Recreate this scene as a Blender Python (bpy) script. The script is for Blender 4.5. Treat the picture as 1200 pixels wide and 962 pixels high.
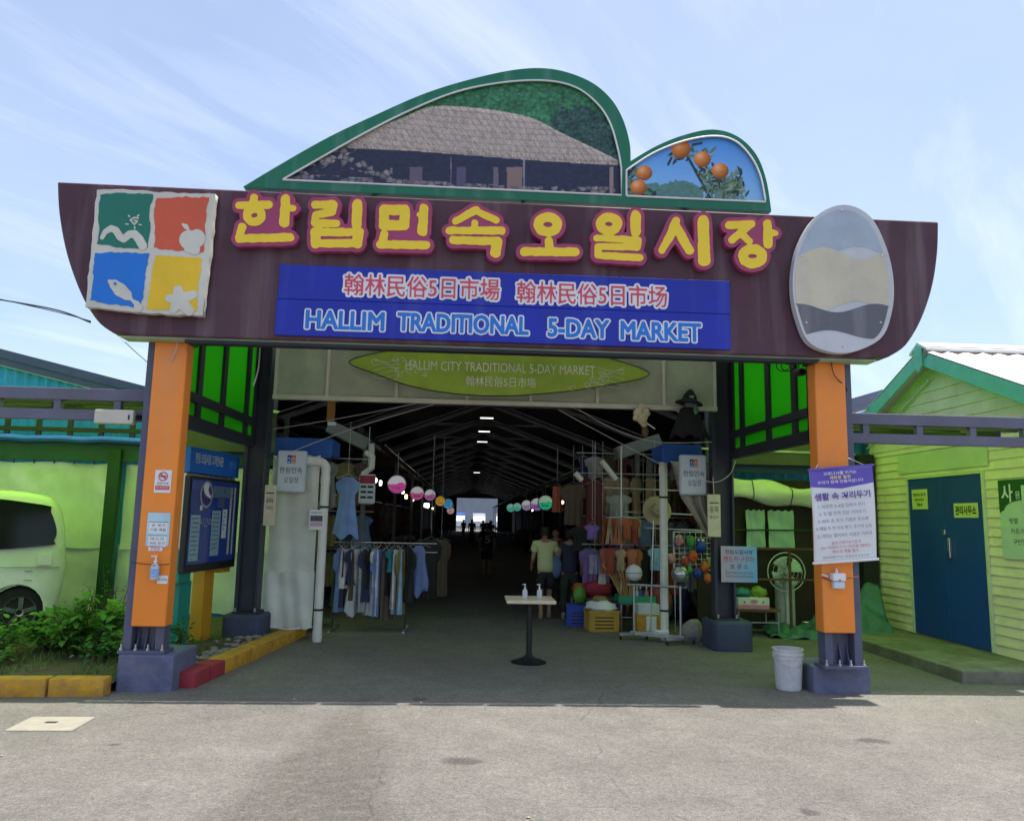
import bpy, bmesh, math, random
import numpy as np
from mathutils import Matrix, Vector, noise as mnoise

for o_ in list(bpy.data.objects): bpy.data.objects.remove(o_)
SC = bpy.context.scene
COL = SC.collection
random.seed(7)
R = math.radians

# ---------------------------------------------------------------- camera
FPX, W_, H_ = 900.0, 1200.0, 962.0
YAW, PITCH, ROLL = R(3.1), R(8.03), R(1.15)
CAM = np.array([0.0, -8.3, 1.75])
_f = np.array([math.sin(YAW)*math.cos(PITCH), math.cos(YAW)*math.cos(PITCH), math.sin(PITCH)])
_r0 = np.array([math.cos(YAW), -math.sin(YAW), 0.0]); _u0 = np.cross(_r0, _f)
_r = math.cos(ROLL)*_r0 + math.sin(ROLL)*_u0; _u = math.cos(ROLL)*_u0 - math.sin(ROLL)*_r0
cd = bpy.data.cameras.new('camera'); cam = bpy.data.objects.new('camera', cd); COL.objects.link(cam)
cd.sensor_width = 36.0; cd.lens = FPX/W_*36.0; cd.clip_end = 2000; cd.clip_start = 0.05
cam.matrix_world = Matrix(((_r[0], _u[0], -_f[0], CAM[0]), (_r[1], _u[1], -_f[1], CAM[1]), (_r[2], _u[2], -_f[2], CAM[2]), (0, 0, 0, 1)))
SC.camera = cam

# ---------------------------------------------------------------- sun and sky
SUN_DIR = Vector((0.20, 0.035, 0.97)).normalized()      # towards the sun: high, a little behind the gate
EL = math.asin(SUN_DIR.z); AZ = math.atan2(SUN_DIR.x, SUN_DIR.y)
sd = bpy.data.lights.new('sun', 'SUN'); sun = bpy.data.objects.new('sun', sd); COL.objects.link(sun)
sd.energy = 3.5; sd.angle = R(0.53); sd.color = (1.0, 0.95, 0.87)
sun.rotation_euler = SUN_DIR.to_track_quat('Z', 'Y').to_euler()
sun.location = (0, 0, 30)
wd = bpy.data.worlds.new('World'); SC.world = wd; wd.use_nodes = True
nt = wd.node_tree; nt.nodes.clear()
def N(nt, t, **kw):
    n = nt.nodes.new(t)
    for k, v in kw.items(): setattr(n, k, v)
    return n
def lk(nt, a, b): nt.links.new(a, b)
def vmath(nt, op, a, b=None):
    n = N(nt, 'ShaderNodeVectorMath', operation=op); lk(nt, a, n.inputs[0])
    if b is not None:
        if hasattr(b, 'links'): lk(nt, b, n.inputs[1])
        else: n.inputs[1].default_value = b
    return n.outputs[0]
def fmath(nt, op, a, b=None, c=None, clamp=False):
    n = N(nt, 'ShaderNodeMath', operation=op); n.use_clamp = clamp
    for i, q in enumerate((a, b, c)):
        if q is None: continue
        if hasattr(q, 'links'): lk(nt, q, n.inputs[i])
        else: n.inputs[i].default_value = q
    return n.outputs[0]
def mixc(nt, fac, a, b, mode='MIX'):
    n = N(nt, 'ShaderNodeMix', data_type='RGBA', blend_type=mode)
    for i, q in ((0, fac), (6, a), (7, b)):
        if hasattr(q, 'links'): lk(nt, q, n.inputs[i])
        else: n.inputs[i].default_value = (q if i == 0 else (*q[:3], 1.0))
    return n.outputs[2]
def ramp(nt, fac, p0, p1, c0=(0, 0, 0), c1=(1, 1, 1)):
    n = N(nt, 'ShaderNodeValToRGB'); lk(nt, fac, n.inputs[0])
    n.color_ramp.elements[0].position = p0; n.color_ramp.elements[1].position = p1
    n.color_ramp.elements[0].color = (*c0, 1); n.color_ramp.elements[1].color = (*c1, 1)
    return n.outputs[0]
sky = N(nt, 'ShaderNodeTexSky', sky_type='NISHITA'); sky.sun_disc = False
sky.sun_elevation = EL; sky.sun_rotation = AZ; sky.air_density = 1.0; sky.dust_density = 1.6; sky.ozone_density = 1.5
bg = N(nt, 'ShaderNodeBackground'); bg.inputs[1].default_value = 0.108
out = N(nt, 'ShaderNodeOutputWorld')
tc = N(nt, 'ShaderNodeTexCoord')
sep = N(nt, 'ShaderNodeSeparateXYZ'); lk(nt, tc.outputs['Generated'], sep.inputs[0])
zz = fmath(nt, 'ADD', fmath(nt, 'MAXIMUM', sep.outputs[2], 0.0), 0.22)
cmb = N(nt, 'ShaderNodeCombineXYZ'); lk(nt, fmath(nt, 'DIVIDE', sep.outputs[0], zz), cmb.inputs[0]); lk(nt, fmath(nt, 'DIVIDE', sep.outputs[1], zz), cmb.inputs[1])
mr = N(nt, 'ShaderNodeMapping'); lk(nt, cmb.outputs[0], mr.inputs[0]); mr.inputs['Rotation'].default_value = (0, 0, R(-48))
mp = N(nt, 'ShaderNodeMapping'); lk(nt, mr.outputs[0], mp.inputs[0]); mp.inputs['Scale'].default_value = (0.9, 3.6, 1); mp.inputs['Location'].default_value = (3.1, 1.7, 0)
n1 = N(nt, 'ShaderNodeTexNoise'); lk(nt, mp.outputs[0], n1.inputs['Vector']); n1.inputs['Scale'].default_value = 1.3; n1.inputs['Detail'].default_value = 9; n1.inputs['Roughness'].default_value = 0.58; n1.inputs['Distortion'].default_value = 0.55
n2 = N(nt, 'ShaderNodeTexNoise'); lk(nt, cmb.outputs[0], n2.inputs['Vector']); n2.inputs['Scale'].default_value = 0.75; n2.inputs['Detail'].default_value = 5
streak = ramp(nt, n1.outputs[0], 0.47, 0.80)
veil = ramp(nt, n2.outputs[0], 0.30, 0.75)
cl = fmath(nt, 'ADD', fmath(nt, 'MULTIPLY', streak, 0.46), fmath(nt, 'MULTIPLY', veil, 0.35), clamp=True)
cl2 = fmath(nt, 'ADD', fmath(nt, 'MULTIPLY', cl, 0.70), 0.10)
skyc = mixc(nt, cl2, sky.outputs[0], (6.0, 6.5, 7.7))
lk(nt, skyc, bg.inputs[0]); lk(nt, bg.outputs[0], out.inputs[0])
SC.view_settings.view_transform = 'Standard'; SC.view_settings.look = 'None'
SC.view_settings.exposure = 0.95; SC.view_settings.gamma = 1.0
SC.view_settings.use_curve_mapping = False
SC.render.engine = 'CYCLES'
SC.cycles.use_denoising = True
SC.cycles.max_bounces = 8; SC.cycles.diffuse_bounces = 4; SC.cycles.transmission_bounces = 6; SC.cycles.transparent_max_bounces = 8
SC.cycles.sample_clamp_indirect = 6.0

# ---------------------------------------------------------------- helpers: measuring in the place
def ray(px, py): return _f + _r*((px-W_/2)/FPX) + _u*((H_/2-py)/FPX)
def P(px, py, Y):
    d = ray(px, py); return CAM + d*((Y-CAM[1])/d[1])
def PX(px, py, X):
    d = ray(px, py); return CAM + d*((X-CAM[0])/d[0])
def G(px, py, z=0.0):
    d = ray(px, py); return CAM + d*((z-CAM[2])/d[2])
def proj(p):
    v = np.asarray(p, float)-CAM; w = v@_f
    return W_/2+FPX*(v@_r)/w, H_/2-FPX*(v@_u)/w
def SZ(Y, X=0.0):   # metres per photo pixel at this place
    return (np.array([X, Y, 1.75])-CAM)@_f/FPX

# ---------------------------------------------------------------- helpers: materials
def S(r, g, b, k=1.0):
    f = lambda c: (c/255/12.92 if c/255 <= .04045 else ((c/255+.055)/1.055)**2.4)*k
    return (f(r), f(g), f(b))
MATS = {}
def mat(name, color, rough=0.6, metal=0.0, var=0.18, scale=3.0, bump=0.0, bscale=40.0, dirt=0.0, dirtc=(0.10, 0.09, 0.075), dscale=1.2,
        spec=0.4, emit=None, estr=1.0, transl=0.0, streak=0.0, streakc=(0.45, 0.42, 0.45), coat=0.0, alpha=1.0, transm=0.0, tint=None):
    if name in MATS: return MATS[name]
    m = bpy.data.materials.new(name); m.use_nodes = True; nt = m.node_tree; nt.nodes.clear()
    o = N(nt, 'ShaderNodeOutputMaterial'); b = N(nt, 'ShaderNodeBsdfPrincipled')
    geo = N(nt, 'ShaderNodeNewGeometry'); pos = geo.outputs['Position']
    c = None
    nz = N(nt, 'ShaderNodeTexNoise'); lk(nt, pos, nz.inputs['Vector']); nz.inputs['Scale'].default_value = scale; nz.inputs['Detail'].default_value = 6; nz.inputs['Roughness'].default_value = 0.62
    lo = tuple(x*(1-var) for x in color); hi = tuple(min(x*(1+var), 0.95) for x in color)
    c = ramp(nt, nz.outputs[0], 0.3, 0.7, lo, hi)
    if dirt > 0:
        n2 = N(nt, 'ShaderNodeTexNoise'); lk(nt, pos, n2.inputs['Vector']); n2.inputs['Scale'].default_value = dscale; n2.inputs['Detail'].default_value = 8; n2.inputs['Roughness'].default_value = 0.7
        c = mixc(nt, fmath(nt, 'MULTIPLY', ramp(nt, n2.outputs[0], 0.42, 0.72), dirt), c, dirtc)
    if streak > 0:
        mpn = N(nt, 'ShaderNodeMapping'); lk(nt, pos, mpn.inputs[0]); mpn.inputs['Scale'].default_value = (5.0, 5.0, 0.35)
        n3 = N(nt, 'ShaderNodeTexNoise'); lk(nt, mpn.outputs[0], n3.inputs['Vector']); n3.inputs['Scale'].default_value = 1.0; n3.inputs['Detail'].default_value = 5
        c = mixc(nt, fmath(nt, 'MULTIPLY', ramp(nt, n3.outputs[0], 0.52, 0.74), streak), c, streakc)
    lk(nt, c, b.inputs['Base Color'])
    rn = fmath(nt, 'ADD', fmath(nt, 'MULTIPLY', nz.outputs[0], 0.25), rough-0.125, clamp=True); lk(nt, rn, b.inputs['Roughness'])
    b.inputs['Metallic'].default_value = metal; b.inputs['Specular IOR Level'].default_value = spec
    if coat: b.inputs['Coat Weight'].default_value = coat; b.inputs['Coat Roughness'].default_value = 0.08
    if transm: b.inputs['Transmission Weight'].default_value = transm
    if emit is not None:
        b.inputs['Emission Color'].default_value = (*emit, 1); b.inputs['Emission Strength'].default_value = estr
    if bump > 0:
        nb = N(nt, 'ShaderNodeTexNoise'); lk(nt, pos, nb.inputs['Vector']); nb.inputs['Scale'].default_value = bscale; nb.inputs['Detail'].default_value = 4
        bp = N(nt, 'ShaderNodeBump'); bp.inputs['Strength'].default_value = bump; bp.inputs['Distance'].default_value = 0.02; lk(nt, nb.outputs[0], bp.inputs['Height']); lk(nt, bp.outputs[0], b.inputs['Normal'])
    sh = b.outputs[0]
    if transl > 0:
        t = N(nt, 'ShaderNodeBsdfTranslucent')
        if tint: t.inputs[0].default_value = (*tint, 1)
        else: lk(nt, c, t.inputs[0])
        mx = N(nt, 'ShaderNodeMixShader'); mx.inputs[0].default_value = transl; lk(nt, sh, mx.inputs[1]); lk(nt, t.outputs[0], mx.inputs[2]); sh = mx.outputs[0]
    lk(nt, sh, o.inputs[0]); MATS[name] = m; return m

def attr_mat(name, rough=0.45, spec=0.3, grain=0.10):
    if name in MATS: return MATS[name]
    m = bpy.data.materials.new(name); m.use_nodes = True; nt = m.node_tree; b = nt.nodes['Principled BSDF']
    a = N(nt, 'ShaderNodeAttribute'); a.attribute_name = 'Col'
    geo = N(nt, 'ShaderNodeNewGeometry'); nz = N(nt, 'ShaderNodeTexNoise'); lk(nt, geo.outputs['Position'], nz.inputs['Vector']); nz.inputs['Scale'].default_value = 60
    c = mixc(nt, 1.0, a.outputs[0], ramp(nt, nz.outputs[0], 0.3, 0.7, (1-grain,)*3, (1.0,)*3), 'MULTIPLY')
    lk(nt, c, b.inputs['Base Color']); b.inputs['Roughness'].default_value = rough; b.inputs['Specular IOR Level'].default_value = spec
    MATS[name] = m; return m

# ---------------------------------------------------------------- helpers: meshes
class MB:
    def __init__(s): s.v = []; s.f = []
    def add(s, vs, fs):
        n = len(s.v); s.v += [tuple(map(float, v)) for v in vs]; s.f += [tuple(i+n for i in f) for f in fs]; return s
    def box(s, x0, x1, y0, y1, z0, z1, M=None):
        vs = [(x0, y0, z0), (x1, y0, z0), (x1, y1, z0), (x0, y1, z0), (x0, y0, z1), (x1, y0, z1), (x1, y1, z1), (x0, y1, z1)]
        if M is not None: vs = [M @ Vector(v) for v in vs]
        return s.add(vs, [(3, 2, 1, 0), (4, 5, 6, 7), (0, 1, 5, 4), (1, 2, 6, 5), (2, 3, 7, 6), (3, 0, 4, 7)])
    def bar(s, a, b, w, h, up=(0, 0, 1)):
        a, b = Vector(a), Vector(b); d = (b-a).normalized(); up = Vector(up)
        if abs(d.dot(up)) > .98: up = Vector((0, 1, 0))
        sx = d.cross(up).normalized()*w/2; sz = sx.cross(d).normalized()*h/2
        vs = [a-sx-sz, a+sx-sz, a+sx+sz, a-sx+sz, b-sx-sz, b+sx-sz, b+sx+sz, b-sx+sz]
        return s.add(vs, [(0, 1, 2, 3), (7, 6, 5, 4), (0, 4, 5, 1), (1, 5, 6, 2), (2, 6, 7, 3), (3, 7, 4, 0)])
    def tube(s, pts, r, n=8, caps=True, flat=1.0):
        pts = [Vector(p) for p in pts]; rs = r if isinstance(r, (list, tuple)) else [r]*len(pts)
        rings = []; prev = None
        for i, p in enumerate(pts):
            d = (pts[min(i+1, len(pts)-1)]-pts[max(i-1, 0)]).normalized()
            if prev is None:
                a = Vector((0, 0, 1)) if abs(d.z) < .9 else Vector((0, 1, 0)); a = (a-d*a.dot(d)).normalized()
            else:
                a = prev-d*prev.dot(d); a = a.normalized() if a.length > 1e-6 else prev
            prev = a; b = d.cross(a)
            rings.append([p+(a*math.cos(2*math.pi*k/n)*flat+b*math.sin(2*math.pi*k/n))*rs[i] for k in range(n)])
        vs = [q for g in rings for q in g]; fs = []
        for i in range(len(rings)-1):
            for k in range(n):
                fs.append((i*n+k, i*n+(k+1) % n, (i+1)*n+(k+1) % n, (i+1)*n+k))
        if caps: fs.append(tuple(reversed(range(n)))); fs.append(tuple(range((len(rings)-1)*n, len(rings)*n)))
        return s.add(vs, fs)
    def lathe(s, prof, c=(0, 0, 0), n=20, M=None):
        vs = []; fs = []
        for (r, z) in prof:
            for k in range(n):
                a = 2*math.pi*k/n; vs.append(Vector((r*math.cos(a), r*math.sin(a), z)))
        m = len(prof)
        for i in range(m-1):
            for k in range(n):
                fs.append((i*n+k, i*n+(k+1) % n, (i+1)*n+(k+1) % n, (i+1)*n+k))
        if prof[0][0] > 1e-5: fs.append(tuple(reversed(range(n))))
        if prof[-1][0] > 1e-5: fs.append(tuple(range((m-1)*n, m*n)))
        if M is not None: vs = [M @ v for v in vs]
        return s.add([v+Vector(c) for v in vs], fs)
    def prism(s, poly, y0, y1):          # polygon in (x,z), front y0 to back y1
        n = len(poly)
        vs = [(x, y0, z) for x, z in poly]+[(x, y1, z) for x, z in poly]
        return s.add(vs, [tuple(range(n)), tuple(range(2*n-1, n-1, -1))]+[(i, i+n, (i+1) % n+n, (i+1) % n) for i in range(n)])
    def prism_x(s, poly, x0, x1):        # polygon in (y,z)
        n = len(poly)
        vs = [(x0, y, z) for y, z in poly]+[(x1, y, z) for y, z in poly]
        return s.add(vs, [tuple(range(n)), tuple(range(2*n-1, n-1, -1))]+[(i, i+n, (i+1) % n+n, (i+1) % n) for i in range(n)])
    def prism_z(s, poly, z0, z1):
        n = len(poly)
        vs = [(x, y, z0) for x, y in poly]+[(x, y, z1) for x, y in poly]
        return s.add(vs, [tuple(reversed(range(n))), tuple(range(n, 2*n))]+[(i, (i+1) % n, (i+1) % n+n, i+n) for i in range(n)])
    def grid(s, fn, nu, nv):
        vs = [fn(i/nu, j/nv) for j in range(nv+1) for i in range(nu+1)]
        fs = [(j*(nu+1)+i, j*(nu+1)+i+1, (j+1)*(nu+1)+i+1, (j+1)*(nu+1)+i) for j in range(nv) for i in range(nu)]
        return s.add(vs, fs)
    def sphere(s, c, r, n=16, m=10, sc=(1, 1, 1)):
        c = Vector(c); vs = [c+Vector((0, 0, -r*sc[2]))]; fs = []
        for j in range(1, m):
            a = -math.pi/2+math.pi*j/m
            for k in range(n):
                b = 2*math.pi*k/n; vs.append(c+Vector((r*sc[0]*math.cos(a)*math.cos(b), r*sc[1]*math.cos(a)*math.sin(b), r*sc[2]*math.sin(a))))
        vs.append(c+Vector((0, 0, r*sc[2])))
        for k in range(n): fs.append((0, 1+(k+1) % n, 1+k))
        for j in range(m-2):
            for k in range(n):
                a0 = 1+j*n; fs.append((a0+k, a0+(k+1) % n, a0+n+(k+1) % n, a0+n+k))
        t = len(vs)-1
        for k in range(n): fs.append((t, 1+(m-2)*n+k, 1+(m-2)*n+(k+1) % n))
        return s.add(vs, fs)
    def build(s, name, m, parent=None, bevel=0.0, seg=1, smooth=False, angle=40, normals=True, solid=0.0):
        me = bpy.data.meshes.new(name); me.from_pydata(s.v, [], s.f)
        if bevel > 0 or normals:
            bm = bmesh.new(); bm.from_mesh(me)
            if normals: bmesh.ops.recalc_face_normals(bm, faces=bm.faces)
            if bevel > 0:
                es = [e for e in bm.edges if len(e.link_faces) == 2 and e.calc_face_angle(0) > .5]
                bmesh.ops.bevel(bm, geom=es, offset=bevel, segments=seg, affect='EDGES', profile=.6, clamp_overlap=True)
            bm.to_mesh(me); bm.free()
        return link(name, me, m, parent, smooth, angle, solid)

def wloc(o):                       # meshes are built in place (origin at 0); only Empties carry a location
    return Vector(o.location) if o.type == 'EMPTY' else Vector((0, 0, 0))
def link(name, me, m, parent=None, smooth=False, angle=40, solid=0.0):
    if m is not None and not len(me.materials): me.materials.append(m)
    if smooth and len(me.polygons):
        me.shade_smooth()
        if angle < 180: me.set_sharp_from_angle(angle=R(angle))
    o = bpy.data.objects.new(name, me); COL.objects.link(o)
    if parent is not None:
        o.parent = parent; o.matrix_parent_inverse = Matrix.Translation(-wloc(parent))
    if solid:
        md = o.modifiers.new('thickness', 'SOLIDIFY'); md.thickness = solid; md.offset = 0
    return o
def tag(o, label=None, cat=None, group=None, kind=None):
    if label: o['label'] = label
    if cat: o['category'] = cat
    if group: o['group'] = group
    if kind: o['kind'] = kind
    return o
def thing(name, label, cat, loc=(0, 0, 0), group=None):
    o = bpy.data.objects.new(name, None); COL.objects.link(o); o.location = tuple(map(float, loc)); o.empty_display_size = .1
    return tag(o, label, cat, group)
def struct(o): o['kind'] = 'structure'; return o
TMP = bpy.data.scenes.new('lettering_bench')      # small empty scene where curves are turned into meshes
def curve_mesh(cu, name):
    o = bpy.data.objects.new(name, cu); TMP.collection.objects.link(o); TMP.view_layers[0].update()
    dg = TMP.view_layers[0].depsgraph
    me = bpy.data.meshes.new_from_object(o.evaluated_get(dg)); bpy.data.objects.remove(o); bpy.data.curves.remove(cu)
    return me
FRONT = (Vector((1, 0, 0)), Vector((0, 0, 1)), Vector((0, -1, 0)))
def place(me, org, ax, sx=1.0, sy=None):
    sy = sx if sy is None else sy
    n = len(me.vertices); a = np.empty(n*3); me.vertices.foreach_get('co', a); a = a.reshape(-1, 3)
    q = np.array(org)+np.outer(a[:, 0]*sx, np.array(ax[0]))+np.outer(a[:, 1]*sy, np.array(ax[1]))+np.outer(a[:, 2], np.array(ax[2]))
    me.vertices.foreach_set('co', q.ravel()); me.update()
    return me
def fill(name, loops, org, ax, depth, m, parent=None, bevel=0.0):
    """closed 2-D loops (holes allowed) -> a solid slab; its front face lies `depth` in front of org"""
    cu = bpy.data.curves.new(name, 'CURVE'); cu.dimensions = '2D'; cu.fill_mode = 'BOTH'; cu.extrude = depth/2
    for lp in loops:
        sp = cu.splines.new('POLY'); sp.points.add(len(lp)-1); sp.use_cyclic_u = True
        for p, q in zip(sp.points, lp): p.co = (q[0], q[1], 0, 1)
    me = curve_mesh(cu, name); me.name = name; me.materials.clear()
    place(me, Vector(org)+ax[2]*depth/2, ax)
    return link(name, me, m, parent)
def text(name, body, org, ax, w, h, m, parent=None, bold=0.0, depth=0.004, lift=0.0, keep=False, grow=0.0):
    """lettering fitted to a w x h box centred on org"""
    def mk(off):
        cu = bpy.data.curves.new(name, 'FONT'); cu.body = body; cu.align_x = 'CENTER'; cu.offset = off; cu.extrude = 0.0; cu.resolution_u = 3
        return curve_mesh(cu, name)
    base = mk(0.0)
    n = len(base.vertices); a = np.empty(n*3); base.vertices.foreach_get('co', a); a = a.reshape(-1, 3)
    lo, hi = a.min(0), a.max(0); c = (lo+hi)/2; sx = w/(hi[0]-lo[0]); sy = h/(hi[1]-lo[1])
    if keep: sx = sy = min(sx, sy)
    me = mk(bold+grow) if bold+grow else base
    n = len(me.vertices); a = np.empty(n*3); me.vertices.foreach_get('co', a); a = a.reshape(-1, 3); a = (a-c)
    me.vertices.foreach_set('co', a.ravel()); me.name = name; me.materials.clear()
    place(me, Vector(org)+ax[2]*(lift+depth), ax, sx, sy)
    return link(name, me, m, parent)
def fat_text(name, body, org, ax, w, h, m, parent, grow, depth=.002, lift=0.0, cells=26):
    """lettering with an even outline `grow` (metres) wider than the glyphs: rasterised, dilated and traced"""
    cu = bpy.data.curves.new(name, 'FONT'); cu.body = body; cu.resolution_u = 3; me = curve_mesh(cu, name)
    n = len(me.vertices); a = np.empty(n*3); me.vertices.foreach_get('co', a); a = a.reshape(-1, 3)
    lo, hi = a.min(0), a.max(0); c = (lo+hi)/2; q = (a-c)[:, :2]*np.array([w/(hi[0]-lo[0]), h/(hi[1]-lo[1])])
    me.calc_loop_triangles(); tris = [tuple(t.vertices) for t in me.loop_triangles]; bpy.data.meshes.remove(me)
    cs = h/cells; mg = grow+4*cs
    xs = np.arange(-w/2-mg, w/2+mg, cs); ys = np.arange(-h/2-mg, h/2+mg, cs); D = np.full((len(ys), len(xs)), 1e3)
    K = int(math.ceil(mg/cs))
    for t in tris:
        p = q[list(t)]; i0 = max(0, int((p[:, 0].min()-xs[0])/cs)-K); i1 = min(len(xs), int((p[:, 0].max()-xs[0])/cs)+K+2); j0 = max(0, int((p[:, 1].min()-ys[0])/cs)-K); j1 = min(len(ys), int((p[:, 1].max()-ys[0])/cs)+K+2)
        X, Y = np.meshgrid(xs[i0:i1], ys[j0:j1]); dd = np.full(X.shape, 1e3); sg_ = []
        for e in range(3):
            A, B = p[e], p[(e+1) % 3]; d = B-A; L = max(d@d, 1e-12); tt = np.clip(((X-A[0])*d[0]+(Y-A[1])*d[1])/L, 0, 1)
            dd = np.minimum(dd, np.hypot(X-A[0]-tt*d[0], Y-A[1]-tt*d[1])); sg_.append(d[0]*(Y-A[1])-d[1]*(X-A[0]))
        ins = ((sg_[0] >= 0) & (sg_[1] >= 0) & (sg_[2] >= 0)) | ((sg_[0] <= 0) & (sg_[1] <= 0) & (sg_[2] <= 0))
        dd = np.where(ins, -1e-4, dd); D[j0:j1, i0:i1] = np.minimum(D[j0:j1, i0:i1], dd)
    return fill(name, contour(D-grow, xs, ys), Vector(org)+ax[2]*lift, ax, depth, m, parent)
# 2-D distance-field outlines: brush strokes -> loops
def sdf_loops(strokes, grow=0.0, res=2.0, jitter=0.0, seed=0, nscale=0.06):
    segs = []
    for st in strokes:
        pts, r = st
        rr = r if isinstance(r, (list, tuple)) else [r]*len(pts)
        for i in range(len(pts)-1): segs.append((pts[i], pts[i+1], rr[i], rr[i+1]))
    A = np.array([s[0] for s in segs], float); B = np.array([s[1] for s in segs], float); r0 = np.array([s[2] for s in segs], float); r1 = np.array([s[3] for s in segs], float)
    mg = max(r0.max(), r1.max())+grow+4*res+jitter
    lo = np.minimum(A.min(0), B.min(0))-mg; hi = np.maximum(A.max(0), B.max(0))+mg
    xs = np.arange(lo[0], hi[0], res); ys = np.arange(lo[1], hi[1], res)
    XX, YY = np.meshgrid(xs, ys); D = np.full(XX.shape, 1e9)
    for i in range(len(segs)):
        d = B[i]-A[i]; L = max(d@d, 1e-9); t = np.clip(((XX-A[i][0])*d[0]+(YY-A[i][1])*d[1])/L, 0, 1)
        q = np.hypot(XX-A[i][0]-t*d[0], YY-A[i][1]-t*d[1])-(r0[i]+t*(r1[i]-r0[i])); D = np.minimum(D, q)
    D -= grow
    if jitter:
        J = np.array([[mnoise.noise(Vector((x*nscale+seed*7.3, y*nscale, seed*3.1))) for x in xs] for y in ys]); D += J*jitter
    return contour(D, xs, ys)
def contour(D, xs, ys):
    ny, nx = D.shape; ed = {}
    def pt(a, b):
        (i, j), (k, l) = a, b; va, vb = D[j, i], D[l, k]; t = va/(va-vb)
        return (xs[i]+(xs[k]-xs[i])*t, ys[j]+(ys[l]-ys[j])*t)
    segs = []
    ins = D < 0
    jj, ii = np.nonzero((ins[:-1, :-1] ^ ins[:-1, 1:]) | (ins[:-1, :-1] ^ ins[1:, :-1]) | (ins[:-1, :-1] ^ ins[1:, 1:]))
    for j, i in zip(jj, ii):
        c = [(i, j), (i+1, j), (i+1, j+1), (i, j+1)]; k = [ins[q[1], q[0]] for q in c]
        cr = []
        for e in range(4):
            a, b = c[e], c[(e+1) % 4]
            if k[e] != k[(e+1) % 4]: cr.append((tuple(sorted((a, b))), k[e]))
        if len(cr) == 2: segs.append((cr[0][0], cr[1][0]))
        elif len(cr) == 4: segs.append((cr[0][0], cr[1][0])); segs.append((cr[2][0], cr[3][0]))
    adj = {}
    for a, b in segs: adj.setdefault(a, []).append(b); adj.setdefault(b, []).append(a)
    loops = []; seen = set()
    for st in adj:
        if st in seen: continue
        lp = [st]; seen.add(st); cur = st
        while True:
            nx_ = [q for q in adj[cur] if q not in seen]
            if not nx_: break
            cur = nx_[0]; seen.add(cur); lp.append(cur)
        if len(lp) > 6: loops.append([pt(*e) for e in lp])
    return loops
def ring(cx, cy, rx, ry, r, n=18): return ([(cx+rx*math.cos(2*math.pi*k/n), cy+ry*math.sin(2*math.pi*k/n)) for k in range(n+1)], r)
def jag(poly, amp, step, seed=0):
    """a closed polygon with torn, uneven edges"""
    rnd = random.Random(seed); outp = []
    for i in range(len(poly)):
        a, b = Vector(poly[i]), Vector(poly[(i+1) % len(poly)]); d = b-a; L = d.length; k = max(2, int(L/step)); nrm = Vector((-d.y, d.x))/L
        for q in range(k):
            p = a+d*(q/k)+nrm*(rnd.uniform(-amp, amp) if q else 0); outp.append((p.x, p.y))
    return outp
def smooth_poly(pts, n=6, closed=False):
    """Catmull-Rom through pts"""
    P_ = [np.array(p, float) for p in pts]; m = len(P_); o = []
    for i in range(m if closed else m-1):
        p0 = P_[i-1] if (closed or i > 0) else P_[i]; p1 = P_[i]; p2 = P_[(i+1) % m]; p3 = P_[(i+2) % m] if (closed or i+2 < m) else p2
        for k in range(n):
            t = k/n; o.append(tuple(.5*((2*p1)+(-p0+p2)*t+(2*p0-5*p1+4*p2-p3)*t*t+(-p0+3*p1-3*p2+p3)*t**3)))
    if not closed: o.append(tuple(P_[-1]))
    return o
def print_sheet(name, org, ax, w, h, nx, ny, cfun, m, parent, mask=None):
    """a flat printed sheet; cfun(U, V) gives the print's linear colours, mask its outline"""
    u = np.linspace(0, 1, nx+1); v = np.linspace(0, 1, ny+1); U, V = np.meshgrid(u, v); U = U.ravel(); V = V.ravel()
    pos = np.array(org)+np.outer(U*w, np.array(ax[0]))+np.outer(V*h, np.array(ax[1]))
    idx = np.arange((nx+1)*(ny+1)).reshape(ny+1, nx+1)
    F = np.stack([idx[:-1, :-1], idx[:-1, 1:], idx[1:, 1:], idx[1:, :-1]], -1).reshape(-1, 4)
    if mask is not None:
        ok = mask(U, V); F = F[ok[F].any(1)]
    colr = cfun(U, V, pos)
    used = np.unique(F); mp_ = -np.ones(len(pos), int); mp_[used] = np.arange(len(used))
    me = bpy.data.meshes.new(name); me.from_pydata(pos[used].tolist(), [], mp_[F].tolist())
    ca = me.color_attributes.new('Col', 'FLOAT_COLOR', 'POINT'); ca.data.foreach_set('color', np.concatenate([colr[used], np.ones((len(used), 1))], 1).astype(np.float32).ravel())
    return link(name, me, m, parent)
def inside(poly, x, y):
    c = np.zeros(len(x), bool); n = len(poly)
    for i in range(n):
        (x0, y0), (x1, y1) = poly[i], poly[(i+1) % n]
        if y0 == y1: continue
        k = ((y0 > y) != (y1 > y)) & (x < (x1-x0)*(y-y0)/(y1-y0)+x0); c ^= k
    return c
def vnoise(x, y, seed=0):
    """value noise, vectorised"""
    xi = np.floor(x).astype(int); yi = np.floor(y).astype(int); fx = x-xi; fy = y-yi; fx = fx*fx*(3-2*fx); fy = fy*fy*(3-2*fy)
    def hsh(a, b):
        q = (a*374761393+b*668265263+seed*1442695041) & 0xFFFFFFFF; q = ((q ^ (q >> 13))*1274126177) & 0xFFFFFFFF; return ((q ^ (q >> 16)) & 0xFFFF)/65535.0
    return (hsh(xi, yi)*(1-fx)+hsh(xi+1, yi)*fx)*(1-fy)+(hsh(xi, yi+1)*(1-fx)+hsh(xi+1, yi+1)*fx)*fy
def fbm(x, y, o=4, seed=0):
    a = 0; t = 0; s = 1.0
    for k in range(o): a = a+vnoise(x*2**k, y*2**k, seed+k)*s; t += s; s *= .55
    return a/t

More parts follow.
